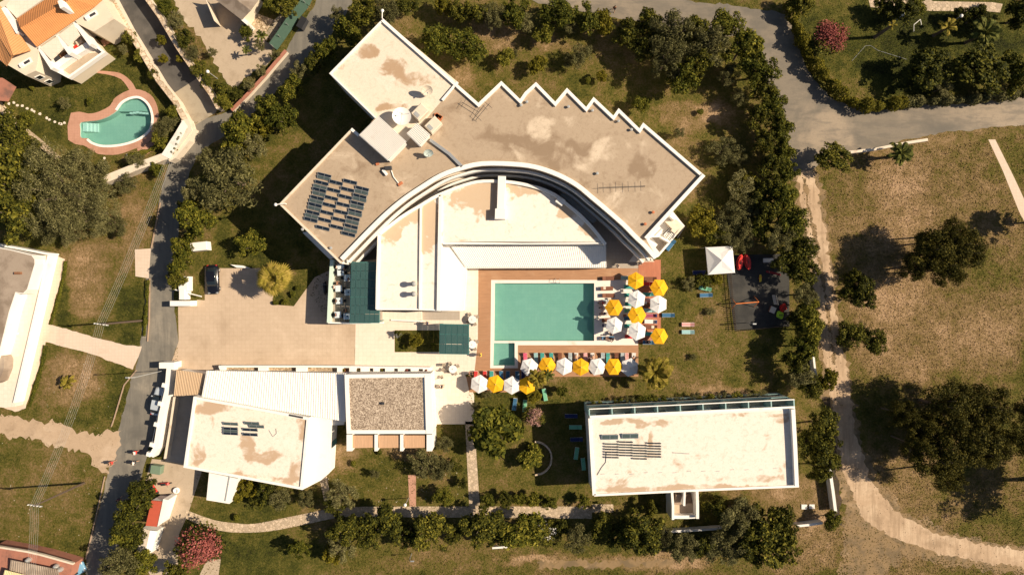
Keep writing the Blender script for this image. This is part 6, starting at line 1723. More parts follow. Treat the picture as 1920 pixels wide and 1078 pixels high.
# ---------------------------------------------------------------- people
def person_mesh(pose):
    """joints in metres, facing +x; returns (body, clothes list, hair)"""
    J = {}
    if pose == 'stand' or pose == 'walk':
        s = .0 if pose == 'stand' else .28
        J = dict(pel=(0, 0, .95), sp=(0, 0, 1.2), ch=(0, 0, 1.38), nk=(0.01, 0, 1.50), hd=(.03, 0, 1.62), tp=(.02, 0, 1.72),
                 hl=(0, .10, .90), kl=(s * .6 + .02, .11, .50), al=(s - .04, .11, .08), tl=(s + .14, .12, .03),
                 hr=(0, -.10, .90), kr=(-s * .3 + .02, -.11, .50), ar=(-s - .04, -.11, .10), tr=(-s + .12, -.12, .03),
                 sl=(0, .19, 1.42), el=(-s * .5, .26, 1.14), wl=(.05 - s * .5, .27, .90), sr=(0, -.19, 1.42), er=(s * .5, -.26, 1.14), wr=(.05 + s * .8, -.27, .92))
    elif pose == 'sit':
        J = dict(pel=(0, 0, .50), sp=(-.03, 0, .75), ch=(-.05, 0, .95), nk=(-.03, 0, 1.07), hd=(0, 0, 1.18), tp=(0, 0, 1.28),
                 hl=(.05, .10, .50), kl=(.46, .14, .52), al=(.50, .14, .08), tl=(.66, .15, .03), hr=(.05, -.10, .50), kr=(.46, -.14, .52), ar=(.50, -.14, .08), tr=(.66, -.15, .03),
                 sl=(-.05, .19, .98), el=(.05, .27, .74), wl=(.28, .20, .66), sr=(-.05, -.19, .98), er=(.05, -.27, .74), wr=(.28, -.20, .66))
    else:  # lie on a lounger, head towards +x
        J = dict(pel=(0, 0, .46), sp=(.24, 0, .50), ch=(.44, 0, .58), nk=(.56, 0, .65), hd=(.68, 0, .71), tp=(.78, 0, .75),
                 hl=(-.05, .10, .46), kl=(-.46, .13, .50), al=(-.86, .15, .42), tl=(-.90, .17, .54), hr=(-.05, -.10, .46), kr=(-.44, -.14, .56), ar=(-.84, -.12, .42), tr=(-.88, -.14, .54),
                 sl=(.47, .19, .58), el=(.26, .28, .48), wl=(.04, .26, .47), sr=(.47, -.19, .58), er=(.26, -.28, .48), wr=(.04, -.24, .47))
    R = dict(pel=.14, sp=.125, ch=.145, nk=.055, hd=.095, tp=.07, hl=.095, kl=.062, al=.04, tl=.035, hr=.095, kr=.062, ar=.04, tr=.035, sl=.06, el=.042, wl=.028, sr=.06, er=.042, wr=.028)
    E = [('pel', 'sp'), ('sp', 'ch'), ('ch', 'nk'), ('nk', 'hd'), ('hd', 'tp'), ('pel', 'hl'), ('hl', 'kl'), ('kl', 'al'), ('al', 'tl'), ('pel', 'hr'), ('hr', 'kr'), ('kr', 'ar'), ('ar', 'tr'), ('ch', 'sl'), ('sl', 'el'), ('el', 'wl'), ('ch', 'sr'), ('sr', 'er'), ('er', 'wr')]
    for s in 'lr':    # palm, four fingers and a thumb
        w = Vector(J['w' + s]); d = (w - Vector(J['e' + s])).normalized(); sd = Vector((0, 1 if s == 'l' else -1, 0)); sd = (sd - d * sd.dot(d)).normalized(); u = d.cross(sd).normalized()
        J['p' + s] = tuple(w + d * .075); R['p' + s] = .034; E.append(('w' + s, 'p' + s))
        for k in range(4):
            ln = (.075, .085, .08, .06)[k]; o_ = (k - 1.5) * .021
            a = 'f%d%s' % (k, s); b = 'g%d%s' % (k, s)
            J[a] = tuple(w + d * (.10 + ln * .4) + u * o_); J[b] = tuple(w + d * (.10 + ln) + u * o_ * 1.2 + sd * -.015); R[a] = .009; R[b] = .007
            E += [('p' + s, a), (a, b)]
        J['t' + s + '1'] = tuple(w + d * .07 + u * .045); J['t' + s + '2'] = tuple(w + d * .10 + u * .062); R['t' + s + '1'] = .011; R['t' + s + '2'] = .009
        E += [('p' + s, 't' + s + '1'), ('t' + s + '1', 't' + s + '2')]
    def skin(keys, edges, mul, name, mat, sub=1):
        keys = [k for k in J if k in keys]
        me = bpy.data.meshes.new(name)
        me.from_pydata([J[k] for k in keys], [(keys.index(a), keys.index(b)) for a, b in edges], [])
        o = bpy.data.objects.new(name, me); COL.objects.link(o)
        md = o.modifiers.new('s', 'SKIN'); md.use_smooth_shade = True
        for i, k in enumerate(keys):
            r = R[k] * mul; o.data.skin_vertices[0].data[i].radius = (r, r * (1.25 if k in ('ch', 'sp', 'pel') else 1))
        o.data.skin_vertices[0].data[keys.index('pel') if 'pel' in keys else 0].use_root = True
        if sub: o.modifiers.new('u', 'SUBSURF').levels = sub
        dg = bpy.context.evaluated_depsgraph_get(); dg.update()
        m2 = bpy.data.meshes.new_from_object(o.evaluated_get(dg)); m2.name = name
        m2.materials.clear(); m2.materials.append(mat)
        bpy.data.objects.remove(o)
        return m2
    body = skin(set(J), E, 1.0, 'person', M['skin'])
    sh = skin({'pel', 'sp', 'ch', 'sl', 'sr', 'el', 'er'}, [('pel', 'sp'), ('sp', 'ch'), ('ch', 'sl'), ('ch', 'sr'), ('sl', 'el'), ('sr', 'er')], 1.16, 'shirt', M['white'])
    tr = skin({'pel', 'hl', 'hr', 'kl', 'kr'}, [('pel', 'hl'), ('pel', 'hr'), ('hl', 'kl'), ('hr', 'kr')], 1.18, 'shorts', M['dark'])
    h = Vector(J['hd']); tp = Vector(J['tp']); ax = (tp - h).normalized()
    hb = MB().lathe(0, 0, [(.085, -.06), (.108, 0), (.105, .05), (.075, .095), (.03, .112)], 12)
    q = Vector((0, 0, 1)).rotation_difference(ax); c = h + ax * .02 - Vector((.02, 0, 0))
    hb.v = [tuple(q @ Vector(v) + c) for v in hb.v]
    o = hb.build('hair', M['hair'], smooth=True); hm = o.data; bpy.data.objects.remove(o)
    fc = MB()   # face: eyes, nose, mouth, ears
    fwd = Vector((1, 0, 0)) if pose != 'lie' else Vector((-.45, 0, .9)).normalized()
    sd = Vector((0, 1, 0)); upv = ax
    for s in (-1, 1):
        p = h + fwd * .088 + sd * .033 * s + upv * .01; fc.box(p.x, p.y, p.z - .006, .014, .022, .012)
        p = h + sd * .098 * s; fc.box(p.x, p.y, p.z - .03, .03, .018, .055)
    p = h + fwd * .10 - upv * .012; fc.box(p.x, p.y, p.z - .015, .03, .022, .03)
    p = h + fwd * .088 - upv * .045; fc.box(p.x, p.y, p.z - .005, .014, .045, .010)
    o = fc.build('face', M['skin']); fm = o.data; bpy.data.objects.remove(o)
    return dict(body=body, shirt=sh, shorts=tr, hair=hm, face=fm)
PE = {k: person_mesh(k) for k in ('stand', 'walk', 'sit', 'lie')}
def person(px, py, pose, rz, label, shirt=None, shorts='dark', z=0.03, hair='hair', zref=1.0):
    x, y = W(px, py, zref if pose in ('stand', 'walk') else .6)
    if pose in ('stand', 'walk'): x, y = W(px, py, .9)
    t = thing('person', label, 'person', (x, y, z)); t.rotation_euler = (0, 0, math.radians(rz))
    for k, m in (('body', None), ('hair', M[hair] if hair in M else TM[hair]), ('face', None), ('shorts', TM.get(shorts) or M[shorts])) + ((('shirt', TM.get(shirt) or M[shirt]),) if shirt else ()):
        o = bpy.data.objects.new(k, PE[pose][k]); COL.objects.link(o); o.parent = t
        if m: o.material_slots[0].link = 'OBJECT'; o.material_slots[0].material = m
for a in [
 (254, 848, 'walk', 190, 'person in white top walking on the street near the wall end', 'white', 'red'), (252, 867, 'walk', 175, 'person in pale top walking on the street just below another walker', 'white', 'dark'),
 (209, 868, 'walk', 20, 'person in reddish shorts crossing at the dirt lane mouth', 'brown', 'red'), (1152, 16, 'walk', 270, 'person in dark clothes walking on the top road', 'brown', 'dark'),
 (224, 936, 'walk', 260, 'person in dark clothes walking in the hedge shade of the street', 'plum', 'dark'),
 (801, 606, 'walk', 170, 'person in dark shirt walking above the planter', 'navy', 'dark'), (901, 665, 'stand', 0, 'person in yellow top standing on the deck left of the small pool', 'yellow_p', 'yellow_p'),
 (1158, 499, 'walk', 20, 'person walking on the pale strip above the pool deck', 'white', 'dark'), (1112, 501, 'stand', 200, 'person in yellow standing at the corrugated roof edge', 'yellow_p', 'white'),
 (1199, 494, 'sit', 0, 'person sitting on a blue cushion under the lean-to awning', 'cream', 'dark'),
 (1130, 568, 'lie', 180, 'sunbather in red at the pool edge left of the yellow parasol', None, 'red'), (1132, 577, 'lie', 180, 'sunbather at the pool edge beside the left yellow parasol', None, 'white'),
 (1133, 588, 'lie', 180, 'sunbather at the pool edge just below the left yellow parasol', None, 'navy'), (1121, 596, 'walk', 180, 'person in white stepping toward the pool end', 'white', 'white'),
 (1136, 635, 'lie', 0, 'sunbather on the blue lounger at the pool corner', None, 'dark'), (1146, 627, 'sit', 90, 'person in dark clothes sitting at the lower pool corner', 'navy', 'dark'),
 (1149, 634, 'sit', 250, 'person in blue sitting close to the lower pool corner', 'blue', 'dark'), (1217, 641, 'sit', 180, 'person sitting by the lowest yellow parasol', 'white', 'dark'),
 (1105, 671, 'stand', 90, 'person in striped top under the row of seven parasols', 'red striped', 'dark'), (1112, 674, 'lie', 90, 'sunbather in the middle of the seven-parasol row', None, 'navy'),
 (1080, 673, 'lie', 90, 'sunbather on the white lounger between the third and fourth parasols', None, 'dark'),
 (880, 700, 'sit', 0, 'person in brown sitting at the left end of the lower parasol row', 'brown', 'dark'), (1188, 676, 'lie', 90, 'sunbather at the right end of the seven-parasol row', None, 'navy'),
 (825, 724, 'sit', 0, 'person in white sitting on a loose chair by the gravel-roofed building', 'white', 'dark')]:
    px, py, pose, rz, lab, sh_, so_ = a
    person(px, py, pose, rz, lab, sh_, so_)
for i, (px, py, sh_) in enumerate([(631, 500, 'white'), (645, 505, 'dark'), (632, 531, 'wood'), (653, 524, 'navy'), (626, 538, 'white'), (630, 564, 'dark'), (630, 590, 'navy'), (648, 582, 'brown')]):
    x, y = W(px, py, ZT + .8)
    t = thing('person', 'diner in a %s top, %s from the top on the raised terrace' % ({'white': 'white', 'dark': 'black', 'wood': 'brown', 'navy': 'navy', 'brown': 'brown'}[sh_], ORD[[0, 1, 3, 2, 4, 5, 7, 6][i]]), 'person', (x, y, ZT)); t.rotation_euler = (0, 0, (0 if i % 2 == 0 else 3.1))
    for k, m in (('body', None), ('hair', M['hair']), ('face', None), ('shorts', M['dark']), ('shirt', TM.get(sh_) or M[sh_])):
        o = bpy.data.objects.new(k, PE['sit'][k]); COL.objects.link(o); o.parent = t
        if m: o.material_slots[0].link = 'OBJECT'; o.material_slots[0].material = m

# ---------------------------------------------------------------- cars
def car(px, py, rz, col, label, L=4.3, Wd=1.78):
    x, y = W(px, py, .8)
    t = thing('parked_car', label, 'car', (0, 0, 0))
    pm = paint('car_paint_' + label.split()[0], col, .18, .03, 1, spec=.6)
    def loft(secs, name, mat, nseg=12):
        """secs: (x, halfwidth, zlow, zhigh, round)"""
        mb = MB(); vs = []; fs = []
        for sx, hw, z0, z1 in secs:
            for k in range(nseg):
                a = 2 * math.pi * k / nseg + math.pi / nseg
                ca, sa = math.cos(a), math.sin(a); e = .45
                vs.append((sx, hw * math.copysign(abs(ca) ** e, ca), (z0 + z1) / 2 + (z1 - z0) / 2 * math.copysign(abs(sa) ** e, sa)))
        n = len(secs)
        for i in range(n - 1):
            for k in range(nseg):
                k2 = (k + 1) % nseg; fs.append((i * nseg + k, (i + 1) * nseg + k, (i + 1) * nseg + k2, i * nseg + k2))
        fs.append(tuple(range(nseg))); fs.append(tuple(reversed([(n - 1) * nseg + k for k in range(nseg)])))
        mb.add(vs, fs); return mb.build(name, mat, t, True)
    h = Wd / 2
    loft([(-L / 2, h * .72, .35, .72), (-L / 2 + .12, h * .9, .25, .85), (-L * .33, h, .2, .93), (0, h, .2, .92), (L * .25, h, .2, .90), (L / 2 - .35, h * .94, .22, .78), (L / 2 - .06, h * .80, .28, .64), (L / 2, h * .6, .35, .55)], 'body', pm)
    loft([(-L * .40, h * .72, .80, 1.02), (-L * .28, h * .80, .80, 1.38), (-L * .10, h * .82, .80, 1.46), (L * .08, h * .81, .80, 1.42), (L * .24, h * .76, .80, .98)], 'cabin', M['window_glass'])
    MB().add([(-L * .27, -h * .66, 1.40), (L * .07, -h * .66, 1.445), (L * .07, h * .66, 1.445), (-L * .27, h * .66, 1.40), (-L * .27, -h * .66, 1.44), (-L * .1, -h * .66, 1.50), (L * .07, -h * .66, 1.475), (L * .07, h * .66, 1.475), (-L * .1, h * .66, 1.50), (-L * .27, h * .66, 1.44)],
             [(4, 5, 8, 9), (5, 6, 7, 8), (0, 1, 6, 5, 4), (2, 3, 9, 8, 7), (1, 2, 7, 6), (3, 0, 4, 9)]).build('roof', pm, t)
    for sx in (-L * .31, L * .31):
        for sy in (-1, 1):
            w = MB(); yy = sy * (h - .1)
            vs = [(sx + .32 * math.cos(a), yy + d, .32 + .32 * math.sin(a)) for d in (-.1, .1) for a in [2 * math.pi * k / 16 for k in range(16)]]
            w.add(vs, [(k, (k + 1) % 16, 16 + (k + 1) % 16, 16 + k) for k in range(16)] + [tuple(range(16)), tuple(reversed(range(16, 32)))])
            wo = w.build('wheel', M['black'], t)
            r = MB().add([(sx + .2 * math.cos(a), yy + sy * .105, .32 + .2 * math.sin(a)) for a in [2 * math.pi * k / 10 for k in range(10)]], [tuple(range(10))]); r.build('rim', M['steel'], wo)
    for sy in (-1, 1):
        MB().box(L / 2 - .22, sy * h * .66, .60, .28, .34, .13, sy * -.35, bev=.03).build('headlight', M['steel'], t)
        MB().box(-L / 2 + .12, sy * h * .68, .68, .14, .3, .14, bev=.03).build('tail_light', M['red'], t)
        MB().box(L * .17, sy * (h + .09), .92, .16, .2, .13, bev=.03).build('mirror', pm, t)
    t.location = (x, y, .02); t.rotation_euler = (0, 0, math.radians(rz))
    return t
car(398, 524, -88, (.008, .009, .014), 'black shiny car parked at the left end of the plaza apron', 4.5, 1.85)
car(296, 753, 78, (.42, .46, .50), 'silver car parked tight against the white hotel street wall', 4.3)
car(133, 1072, 25, (.16, .32, .45), 'blue and white vehicle cut off by the bottom left corner', 4.2)

# ---------------------------------------------------------------- poles and cables
def pole(bx, by, h, label, arms=True):
    x, y = W(bx, by, 0)
    t = thing('power_pole', label, 'power pole', (x, y, 0))
    MB().tube([(x, y, 0), (x, y, h)], [.17, .11], 8).build('pole', M['pole_wood'], t)
    MB().box(x, y, h - .25, 2.0, .14, .14, math.radians(-8)).build('crossarm', M['steel'], t)
    for k in range(5):
        a = (-.85 + k * .42); MB().lathe(x + a * math.cos(-.14), y + a * math.sin(-.14), [(.05, h - .11), (.07, h - .02), (.05, h + .08), (.03, h + .12)], 8).build('insulator', M['white'], t)
    return (x, y, h)
p1 = pole(267, 601, 10.2, 'tall wooden power pole on the upper dry plot with a cross arm')
p2 = pole(158, 905, 10.5, 'leaning-looking power pole on the dark lower left plot')
def cables(a, b, sag, label):
    t = thing('power_cables', label, 'cables', (0, 0, 0))
    for k in range(5):
        o_ = (-.56 + k * .28)
        pts = []
        for i in range(13):
            f = i / 12
            pts.append((a[0] + o_ + (b[0] - a[0]) * f, a[1] + (b[1] - a[1]) * f, a[2] + (b[2] - a[2]) * f - sag * 4 * f * (1 - f)))
        MB().tube(pts, .010, 4).build('cable', M['grey'], t)
p0 = (*W(335, 250, 9.5), 9.5); p3 = (*W(52, 1110, 9.5), 9.5)
far = (*W(372, 180, 9.5), 9.5)
cables(p1, p0, .5, 'bundle of overhead cables from the upper plot to the villa corner')
cables(p1, p2, 1.0, 'bundle of overhead cables between the two power poles')
cables(p2, p3, .4, 'bundle of overhead cables leaving the bottom left corner')
def lamp(bx, by, h, ax, label, globe=False):
    x, y = W(bx, by, 0)
    t = thing('street_lamp', label, 'street lamp', (x, y, 0))
    MB().tube([(x, y, 0), (x, y, h), (x + ax * .5, y, h + .25), (x + ax, y, h + .25)] if ax else [(x, y, 0), (x, y, h)], .055, 6).build('pole', M['grey'], t)
    if globe: MB().lathe(x, y, [(.05, h), (.22, h + .12), (.26, h + .28), (.2, h + .42), (.02, h + .5)], 14).build('globe', M['white'], t, True)
    else: MB().box(x + ax, y, h + .18, .55, .2, .12, bev=.03).build('lamp_head', M['steel'], t)
lamp(309, 694, 8.0, -.9, 'tall street lamp beside the wall pier at the plaza entrance')
lamp(766, 933, 3.0, 0, 'slim white garden lamp on the south garden lawn', True)
lamp(1670, 45, 3.0, 0, 'left globe lamp in the dark garden at the top right', True)
lamp(1775, 47, 3.0, 0, 'right globe lamp in the dark garden at the top right', True)
lamp(772, 1037, 2.6, .5, 'bent lamp post among the trees on the southern grass')
lamp(1400, 605, 3.0, 0, 'garden lamp near the playground swing', False)
lamp(408, 148, 3.0, 0, 'globe lamp at the lower end of the concrete yard', True)
# goal frame
t = thing('goal_frame', 'small white goal frame on the dark garden lawn', 'goal', (*W(1715, 50), 0))
for a, b in (((1712, 60), (1712, 48)), ((1712, 48), (1724, 38)), ((1724, 38), (1726, 48))):
    MB().tube([(*W(*a, 1), 1.2), (*W(*b, 1), 1.2)], .05, 5).build('bar', M['white'], t)
for q in ((1712, 60), (1726, 48)): MB().tube([(*W(*q), 0), (*W(*q, 1), 1.2)], .05, 5).build('post', M['white'], t)
MB().tube([(*W(1597, 115), .03), (*W(1606, 105), .03), (*W(1622, 87), .03), (*W(1632, 86), .03), (*W(1645, 95), .03), (*W(1700, 112), .03)], .025, 5).build('garden_hose', M['grey'], label='pale garden hose looping over the dark garden lawn', cat='hose')

# ---------------------------------------------------------------- gazebo and playground
t = thing('gazebo', 'square white pointed gazebo tent beside the playground', 'gazebo', (*W(1350, 488), 0))
cs = P([(1323, 464), (1373.5, 461.5), (1378, 511.5), (1328, 515)], 2.4); ap = (*W(1353.7, 488, 3.5), 3.5)
for i in range(4):
    a, b = cs[i], cs[(i + 1) % 4]
    m = ((a[0] + b[0]) / 2, (a[1] + b[1]) / 2)
    MB().add([(*a, 2.4), (*b, 2.4), ap, ((m[0] + ap[0]) / 2, (m[1] + ap[1]) / 2, 2.87), (*a, 2.2), (*b, 2.2)], [(0, 3, 2), (0, 1, 3), (1, 2, 3), (4, 5, 1, 0)]).build('roof_panel', M['white_cloth'], t)
    MB().tube([(*a, 0), (*a, 2.4)], .05, 6).build('post', M['steel'], t)
MB().prism(P([(1325, 475), (1338, 475), (1340, 502), (1327, 502)], 2.9), 2.55, 2.62)
t = thing('picket_fence', 'low dark picket fence round the black playground floor', 'fence', (*W(1372, 560), 0))
pk = MB().box(0, 0, 0, .11, .03, 1.15).build('picket', M['pole_wood']); pk_me = pk.data; bpy.data.objects.remove(pk)
line = P([(1367, 514), (1371, 560), (1377, 620)]) + P([(1400, 618), (1440, 614), (1478, 611)])
for i in range(len(line) - 1):
    a, b = Vector(line[i]), Vector(line[i + 1]); n_ = int((b - a).length / .30)
    for k in range(n_):
        p = a.lerp(b, k / n_); o = bpy.data.objects.new('picket', pk_me); COL.objects.link(o); o.parent = t
        o.location = (p.x - t.location.x, p.y - t.location.y, 0)
        o.rotation_euler = (0, 0, math.atan2((b - a).y, (b - a).x))
    for z in (.25, .7):
        MB().strip([tuple(a), tuple(b)], .04, z, z + .07).build('rail', M['pole_wood'], t)
t = thing('swing', 'orange swing frame with A-shaped legs on the playground', 'swing', (*W(1400, 569), 0))
a, b = W(1380, 569.5, 2.0), W(1423, 566, 2.0)
MB().tube([(*a, 2.0), (*b, 2.0)], .07, 8).build('top_beam', M['orange'], t)
for q in (a, b):
    for s in (-1, 1): MB().tube([(q[0], q[1], 2.0), (q[0], q[1] + s * .85, 0)], .05, 6).build('leg', M['orange'], t)
for f in (.32, .68):
    x, y = a[0] + (b[0] - a[0]) * f, a[1] + (b[1] - a[1]) * f
    for s in (-.2, .2): MB().tube([(x + s, y, 2.0), (x + s, y, .5)], .012, 4).build('chain', M['steel'], t)
    MB().box(x, y, .46, .5, .22, .04).build('seat', M['black'], t)
def rocker(px, py, m, label, rz, kind=0):
    x, y = W(px, py, .6)
    t = thing('spring_rider', label, 'play rider', (x, y, 0))
    o = MB()
    for s in (-1, 1):
        pts = [(1.15 * math.cos(a) * (1 + .15 * math.cos(2 * a)), .72 * math.sin(a)) for a in [2 * math.pi * k / 16 for k in range(16)]] if kind == 0 else [(.75 * math.cos(a), .62 * math.sin(a) + .12 * math.cos(3 * a)) for a in [2 * math.pi * k / 16 for k in range(16)]]
    c, s_ = math.cos(rz), math.sin(rz)
    P2 = [(x + (u * c - v * s_) * .68, y + (u * s_ + v * c) * .95) for u, v in pts]
    o.prism(P2, .30, .62); o.prism(offset(ccw(P2), .18), .62, .78)
    o.build('body', m, t)
    MB().tube([(x, y, 0), (x, y, .3)], .12, 10).build('spring', M['steel'], t)
    MB().tube([(x - .3 * c, y - .3 * s_, .78), (x + .1 * c, y + .1 * s_, .95), (x + .25 * c, y + .25 * s_, .9)], .05, 6).build('handle', M['dark'], t)
rocker(1388, 492, M['red'], 'red butterfly-shaped play seat, left of the pair by the gazebo', 1.3)
rocker(1402, 491, M['red'], 'red butterfly-shaped play seat, right of the pair by the gazebo', 1.9)
rocker(1469, 577, M['red'], 'red flower-shaped play seat at the shady corner of the playground', .9, 1)
rocker(1463, 590.5, M['lime'], 'lime green round play seat below the red one', .1, 1)
t = thing('slide', 'grey and white slide in the shade of the playground trees', 'slide', (*W(1441, 488), 0))
q = P([(1431, 483), (1450, 481)], 1.0)
MB().slab([(*W(1431, 485, .3), .3), (*W(1431, 492, .3), .3), (*W(1450, 491, 1.3), 1.3), (*W(1450, 484, 1.3), 1.3)], .06).build('chute', M['white2'], t)
for py in (485, 491): MB().tube([(*W(1450, py, 1.3), 0), (*W(1450, py, 1.3), 1.9)], .05).build('post', M['grey'], t)
for py in (484, 492): MB().slab([(*W(1431, py, .3), .42), (*W(1431, py + .6, .3), .42), (*W(1450, py + .6, 1.3), 1.42), (*W(1450, py, 1.3), 1.42)], .14).build('side_rail', M['grey'], t)
t = thing('seesaw', 'dark red seesaw board in the shade of the playground', 'seesaw', (*W(1449, 512), 0))
MB().slab([(*W(1437, 507, .4), .3), (*W(1437, 511, .4), .3), (*W(1462, 517, .4), .75), (*W(1462, 513, .4), .75)], .07).build('board', paint('dark_red', (.30, .03, .03), .5), t)
MB().box(*W(1449, 512), 0, .3, .5, .45).build('pivot', M['dark'], t)
for px, z in ((1440, .38), (1459, .7)): MB().tube([(*W(px, 508 + (px - 1440) * .2), z), (*W(px, 511 + (px - 1440) * .2), z + .25)], .03).build('handle', M['steel'], t)
t = thing('spring_rider', 'small yellow spring rider alone in the middle of the playground', 'play rider', (*W(1426, 522), 0))
x, y = W(1426, 522, .5)
MB().prism([(x - .12, y - .55), (x + .12, y - .45), (x + .16, y + .2), (x + .05, y + .6), (x - .1, y + .5), (x - .16, y)], .35, .6).build('body', M['yellow_p'], t)
MB().tube([(x, y, 0), (x, y, .35)], .1, 8).build('spring', M['red'], t)
MB().tube([(x - .2, y + .25, .75), (x + .2, y + .25, .75)], .03).build('handle', M['red'], t)
t = thing('bench', 'grey park bench beside the red play seat', 'bench', (*W(1452, 562), 0))
x, y = W(1452, 562, .4)
for k in range(3): MB().box(x - .16 + k * .16, y, .4, .12, 1.5, .04, math.radians(12)).build('seat_slat', M['cream'], t)
MB().box(x + .32, y - .05, .5, .04, 1.5, .35, math.radians(12)).build('backrest', M['cream'], t)
for s in (-.6, .6): MB().box(x, y + s, 0, .45, .06, .4, math.radians(12)).build('leg', M['dark'], t)
t = thing('wooden_crate', 'brown wooden play box beside the grey bench', 'play box', (*W(1448, 582), 0))
MB().box(*W(1449, 581, .5), 0, .8, .9, .5, -.4, bev=.03).build('box', M['wood'], t)
MB().box(*W(1449, 581, .5), .5, .84, .94, .05, -.4).build('lid', M['cream'], t)

# ---------------------------------------------------------------- small things
def slab_thing(name, px, py, sx, sy, h, m, label, cat, rz=0, z=0):
    t = thing(name, label, cat, (*W(px, py, h), z))
    x, y = W(px, py, h + z)
    MB().box(x, y, z, sx, sy, h, rz, bev=min(.04, h / 3)).build('body', m, t)
    return t
slab_thing('white_slab', 1508, 950, .9, .75, .12, M['white2'], 'left one of two square white slabs near the south-east corner', 'slab')
slab_thing('white_slab', 1522.5, 949.5, .85, .7, .12, M['white2'], 'right one of two square white slabs near the south-east corner', 'slab')
t = thing('round_stone', 'white round stone planter at the tip of the entrance bed', 'planter', (*W(329, 920), 0))
x, y = W(329, 920, .5)
MB().lathe(x, y, [(.42, 0), (.5, .2), (.46, .42), (.3, .5), (.28, .42)], 18).build('bowl', M['white'], t, True)
MB().lathe(x, y, [(.02, .40), (.27, .40), (.27, .41)], 12).build('soil', M['trunk'], t)
t = thing('scooter', 'red motor scooter parked at the entrance below the service building', 'scooter', (0, 0, 0))
rr = MB(); rr.box(0, 0, .35, 1.1, .34, .35, bev=.1); rr.build('body', M['red'], t)
MB().box(-.1, 0, .72, .65, .28, .1, bev=.04).build('seat', M['black'], t)
MB().tube([(.55, -.32, 1.0), (.5, 0, .98), (.55, .32, 1.0)], .03).build('handlebar', M['dark'], t)
for sx in (-.6, .62):
    w = MB(); w.add([(sx + .23 * math.cos(a), d, .23 + .23 * math.sin(a)) for d in (-.05, .05) for a in [2 * math.pi * k / 12 for k in range(12)]], [(k, (k + 1) % 12, 12 + (k + 1) % 12, 12 + k) for k in range(12)] + [tuple(range(12)), tuple(reversed(range(12, 24)))])
    w.build('wheel', M['black'], t)
t.location = (*W(309, 907, .5), .02); t.rotation_euler = (0, 0, .1); t.scale = (1.15, 1.15, 1)
for c in list(t.children):
    pass
t2 = copy_tree(t); t2['label'] = 'second red scooter standing left of the entrance bed'; t2.location = (*W(289, 916, .5), .02); t2.rotation_euler = (0, 0, -1.0); t['group'] = t2['group'] = 'red scooters at the entrance'
t = thing('waste_container', 'green waste container by the street wall end', 'waste container', (*W(290, 880), 0))
x, y = W(291, 881, 1.2)
gm2 = paint('green_bin', (.16, .22, .15), .5)
MB().box(x, y, .1, 1.5, 1.25, .95, math.radians(-8), bev=.06).build('body', gm2, t)
MB().box(x, y, 1.06, 1.56, 1.3, .1, math.radians(-8), bev=.04).build('lid', gm2, t)
for s in (-.6, .6): MB().box(x + s, y - .5, 0, .12, .12, .1).build('wheel', M['black'], t)
# flag arms / gate arms near the car
t = thing('barrier', 'open white barrier arm beside the entrance wall', 'barrier', (*W(330, 544), 0))
MB().tube([(*W(328, 543, 1.2), 1.2), (*W(378, 556, 1.2), 1.2)], .09, 6).build('arm', M['white'], t)
MB().box(*W(346, 549, 1.0), 0, 1.0, .6, 1.1, -.2, bev=.05).build('housing', M['white'], t)
MB().slab([(*W(432, 496, .6), .6), (*W(455, 498, .6), .6), (*W(470, 503, .6), .6), (*W(444, 502, .6), .6)], .3).build('sign_board', M['white'], label='low white pointed sign board on the lawn edge above the apron', cat='sign')
t = thing('bicycle_rack', 'dark motorbikes rack shape in the shade left of the terrace', 'motorbike', (*W(607, 540), 0))
x, y = W(609, 540, .6)
MB().box(x, y, .3, .45, 1.6, .5, .1, bev=.12).build('body', M['black'], t)
MB().box(x, y - .2, .8, .3, .7, .1, .1, bev=.04).build('seat', M['dark'], t)
MB().tube([(x - .4, y + .5, 1.0), (x, y + .55, .95), (x + .4, y + .5, 1.0)], .03).build('handlebar', M['steel'], t)
for s in (-.75, .75):
    MB().add([(x + d, y + s + .3 * math.cos(a), .3 + .3 * math.sin(a)) for d in (-.06, .06) for a in [2 * math.pi * k / 12 for k in range(12)]], [(k, (k + 1) % 12, 12 + (k + 1) % 12, 12 + k) for k in range(12)] + [tuple(range(12)), tuple(reversed(range(12, 24)))]).build('wheel', M['black'], t)
t.name = 'motorbike'; t['label'] = 'black motorbike parked in the shade left of the terrace'
# potted plants along the planter wall
for i, (px, c) in enumerate([(645, 'B'), (673, 'O'), (716, 'B'), (762, 'K'), (799, 'K')]):
    x, y = W(px, 694, .9)
    t = thing('potted_plant', ['green potted plant, first from the left on the planter wall', 'pale potted plant, second from the left on the planter wall', 'green potted plant, third from the left on the planter wall', 'pink potted plant, fourth from the left on the planter wall', 'pink potted plant at the right end of the planter wall'][i], 'potted plant', (x, y, 0), 'potted plants on the planter wall')
    MB().lathe(x, y, [(.16, .4), (.24, .9), (.26, .95), (.2, .93)], 12).build('pot', M['terracotta'], t)
    o = bpy.data.objects.new('foliage', KIND[c][0]); COL.objects.link(o); o.parent = t; o.location = (0, 0, 1.15); o.scale = (.36, .36, .32)
    if c == 'K':
        f = bpy.data.objects.new('blossom', FLOWER['K']); COL.objects.link(f); f.parent = t; f.location = (0, 0, 1.18); f.scale = (.38, .38, .34)
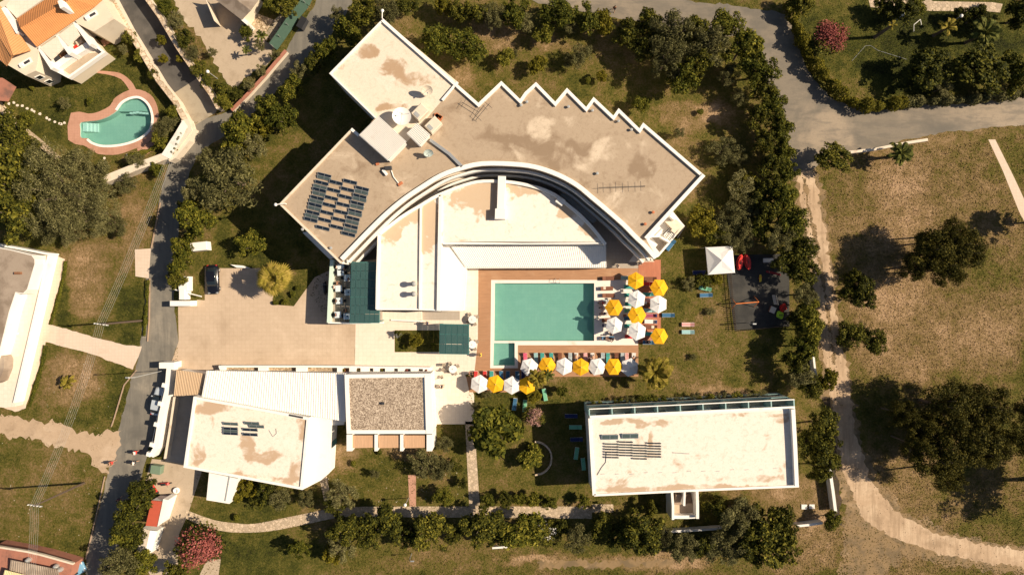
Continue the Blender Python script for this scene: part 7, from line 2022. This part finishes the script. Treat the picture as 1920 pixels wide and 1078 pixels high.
for i, (px, py) in enumerate([(334, 262), (338, 258), (332, 272), (330, 279), (324, 287), (342, 250)]):
    plant('B', px, py, 5, 2.6, 'small plant, %s from the top in the white wall-bend planter' % ORD[[2, 1, 3, 4, 5, 0][i]], 'plants in the wall-bend planter', i)
# stepping stones on the villa lawn
ss = [(17, 195), (26, 193), (33, 198), (42, 199), (51, 204), (60, 207), (64, 210), (75, 214), (88, 222), (93, 225), (103, 229), (112, 232), (115, 233), (121, 231), (196, 297), (198, 305), (200, 313), (239, 291)]
root = thing('stepping_stones', 'trail of pale stepping stones across the villa lawn', 'stepping stones', (*W(60, 207), 0))
for i, (px, py) in enumerate(ss):
    x, y = W(px, py); a = random.random() * 3
    MB().prism([(x + .22 * math.cos(a + k * 1.05) * random.uniform(.8, 1.2), y + .22 * math.sin(a + k * 1.05) * random.uniform(.8, 1.2)) for k in range(6)], 0, .06).build('stone', M['plaza_pale'], root)
# litter and loose stones on the open plots
def pebbles(name, n, seed, regs, m, smin, smax):
    rng = random.Random(seed); mb = MB()
    while n > 0:
        px, py = rng.uniform(0, 1920), rng.uniform(0, 1078)
        if not any(inside(r, np.array([px]), np.array([py]))[0] for r in regs): continue
        n -= 1; x, y = W(px, py); s = rng.uniform(smin, smax); a = rng.random() * 6
        vs = [(x + s * math.cos(a + k * 1.57) * rng.uniform(.7, 1.2), y + s * math.sin(a + k * 1.57) * rng.uniform(.7, 1.2), 0) for k in range(4)] + [(x, y, s * .8)]
        mb.add(vs, [(0, 1, 4), (1, 2, 4), (2, 3, 4), (3, 0, 4)])
    mb.build(name, m, kind='stuff')
pebbles('loose_stones', 110, 3, [FIELD[3], FIELD[4], [(610, 850), (870, 850), (870, 945), (610, 945)]], M['stone_grey'], .04, .12)
pebbles('dark_stones', 300, 4, [TRACK, LANE], M['rubble'], .04, .12)
# curved planter ring behind the vine bush
t = thing('planter_ring', 'curved stone kerb beside the bushy vine on the pool lawn', 'planter', (*W(1007, 858), 0))
MB().strip(P(spline([(1003 + 31 * math.cos(k * math.pi / 8), 858 + 31 * math.sin(k * math.pi / 8)) for k in range(-4, 5)], 2)), .25, 0, .4).build('kerb', M['stone_wall'], t)
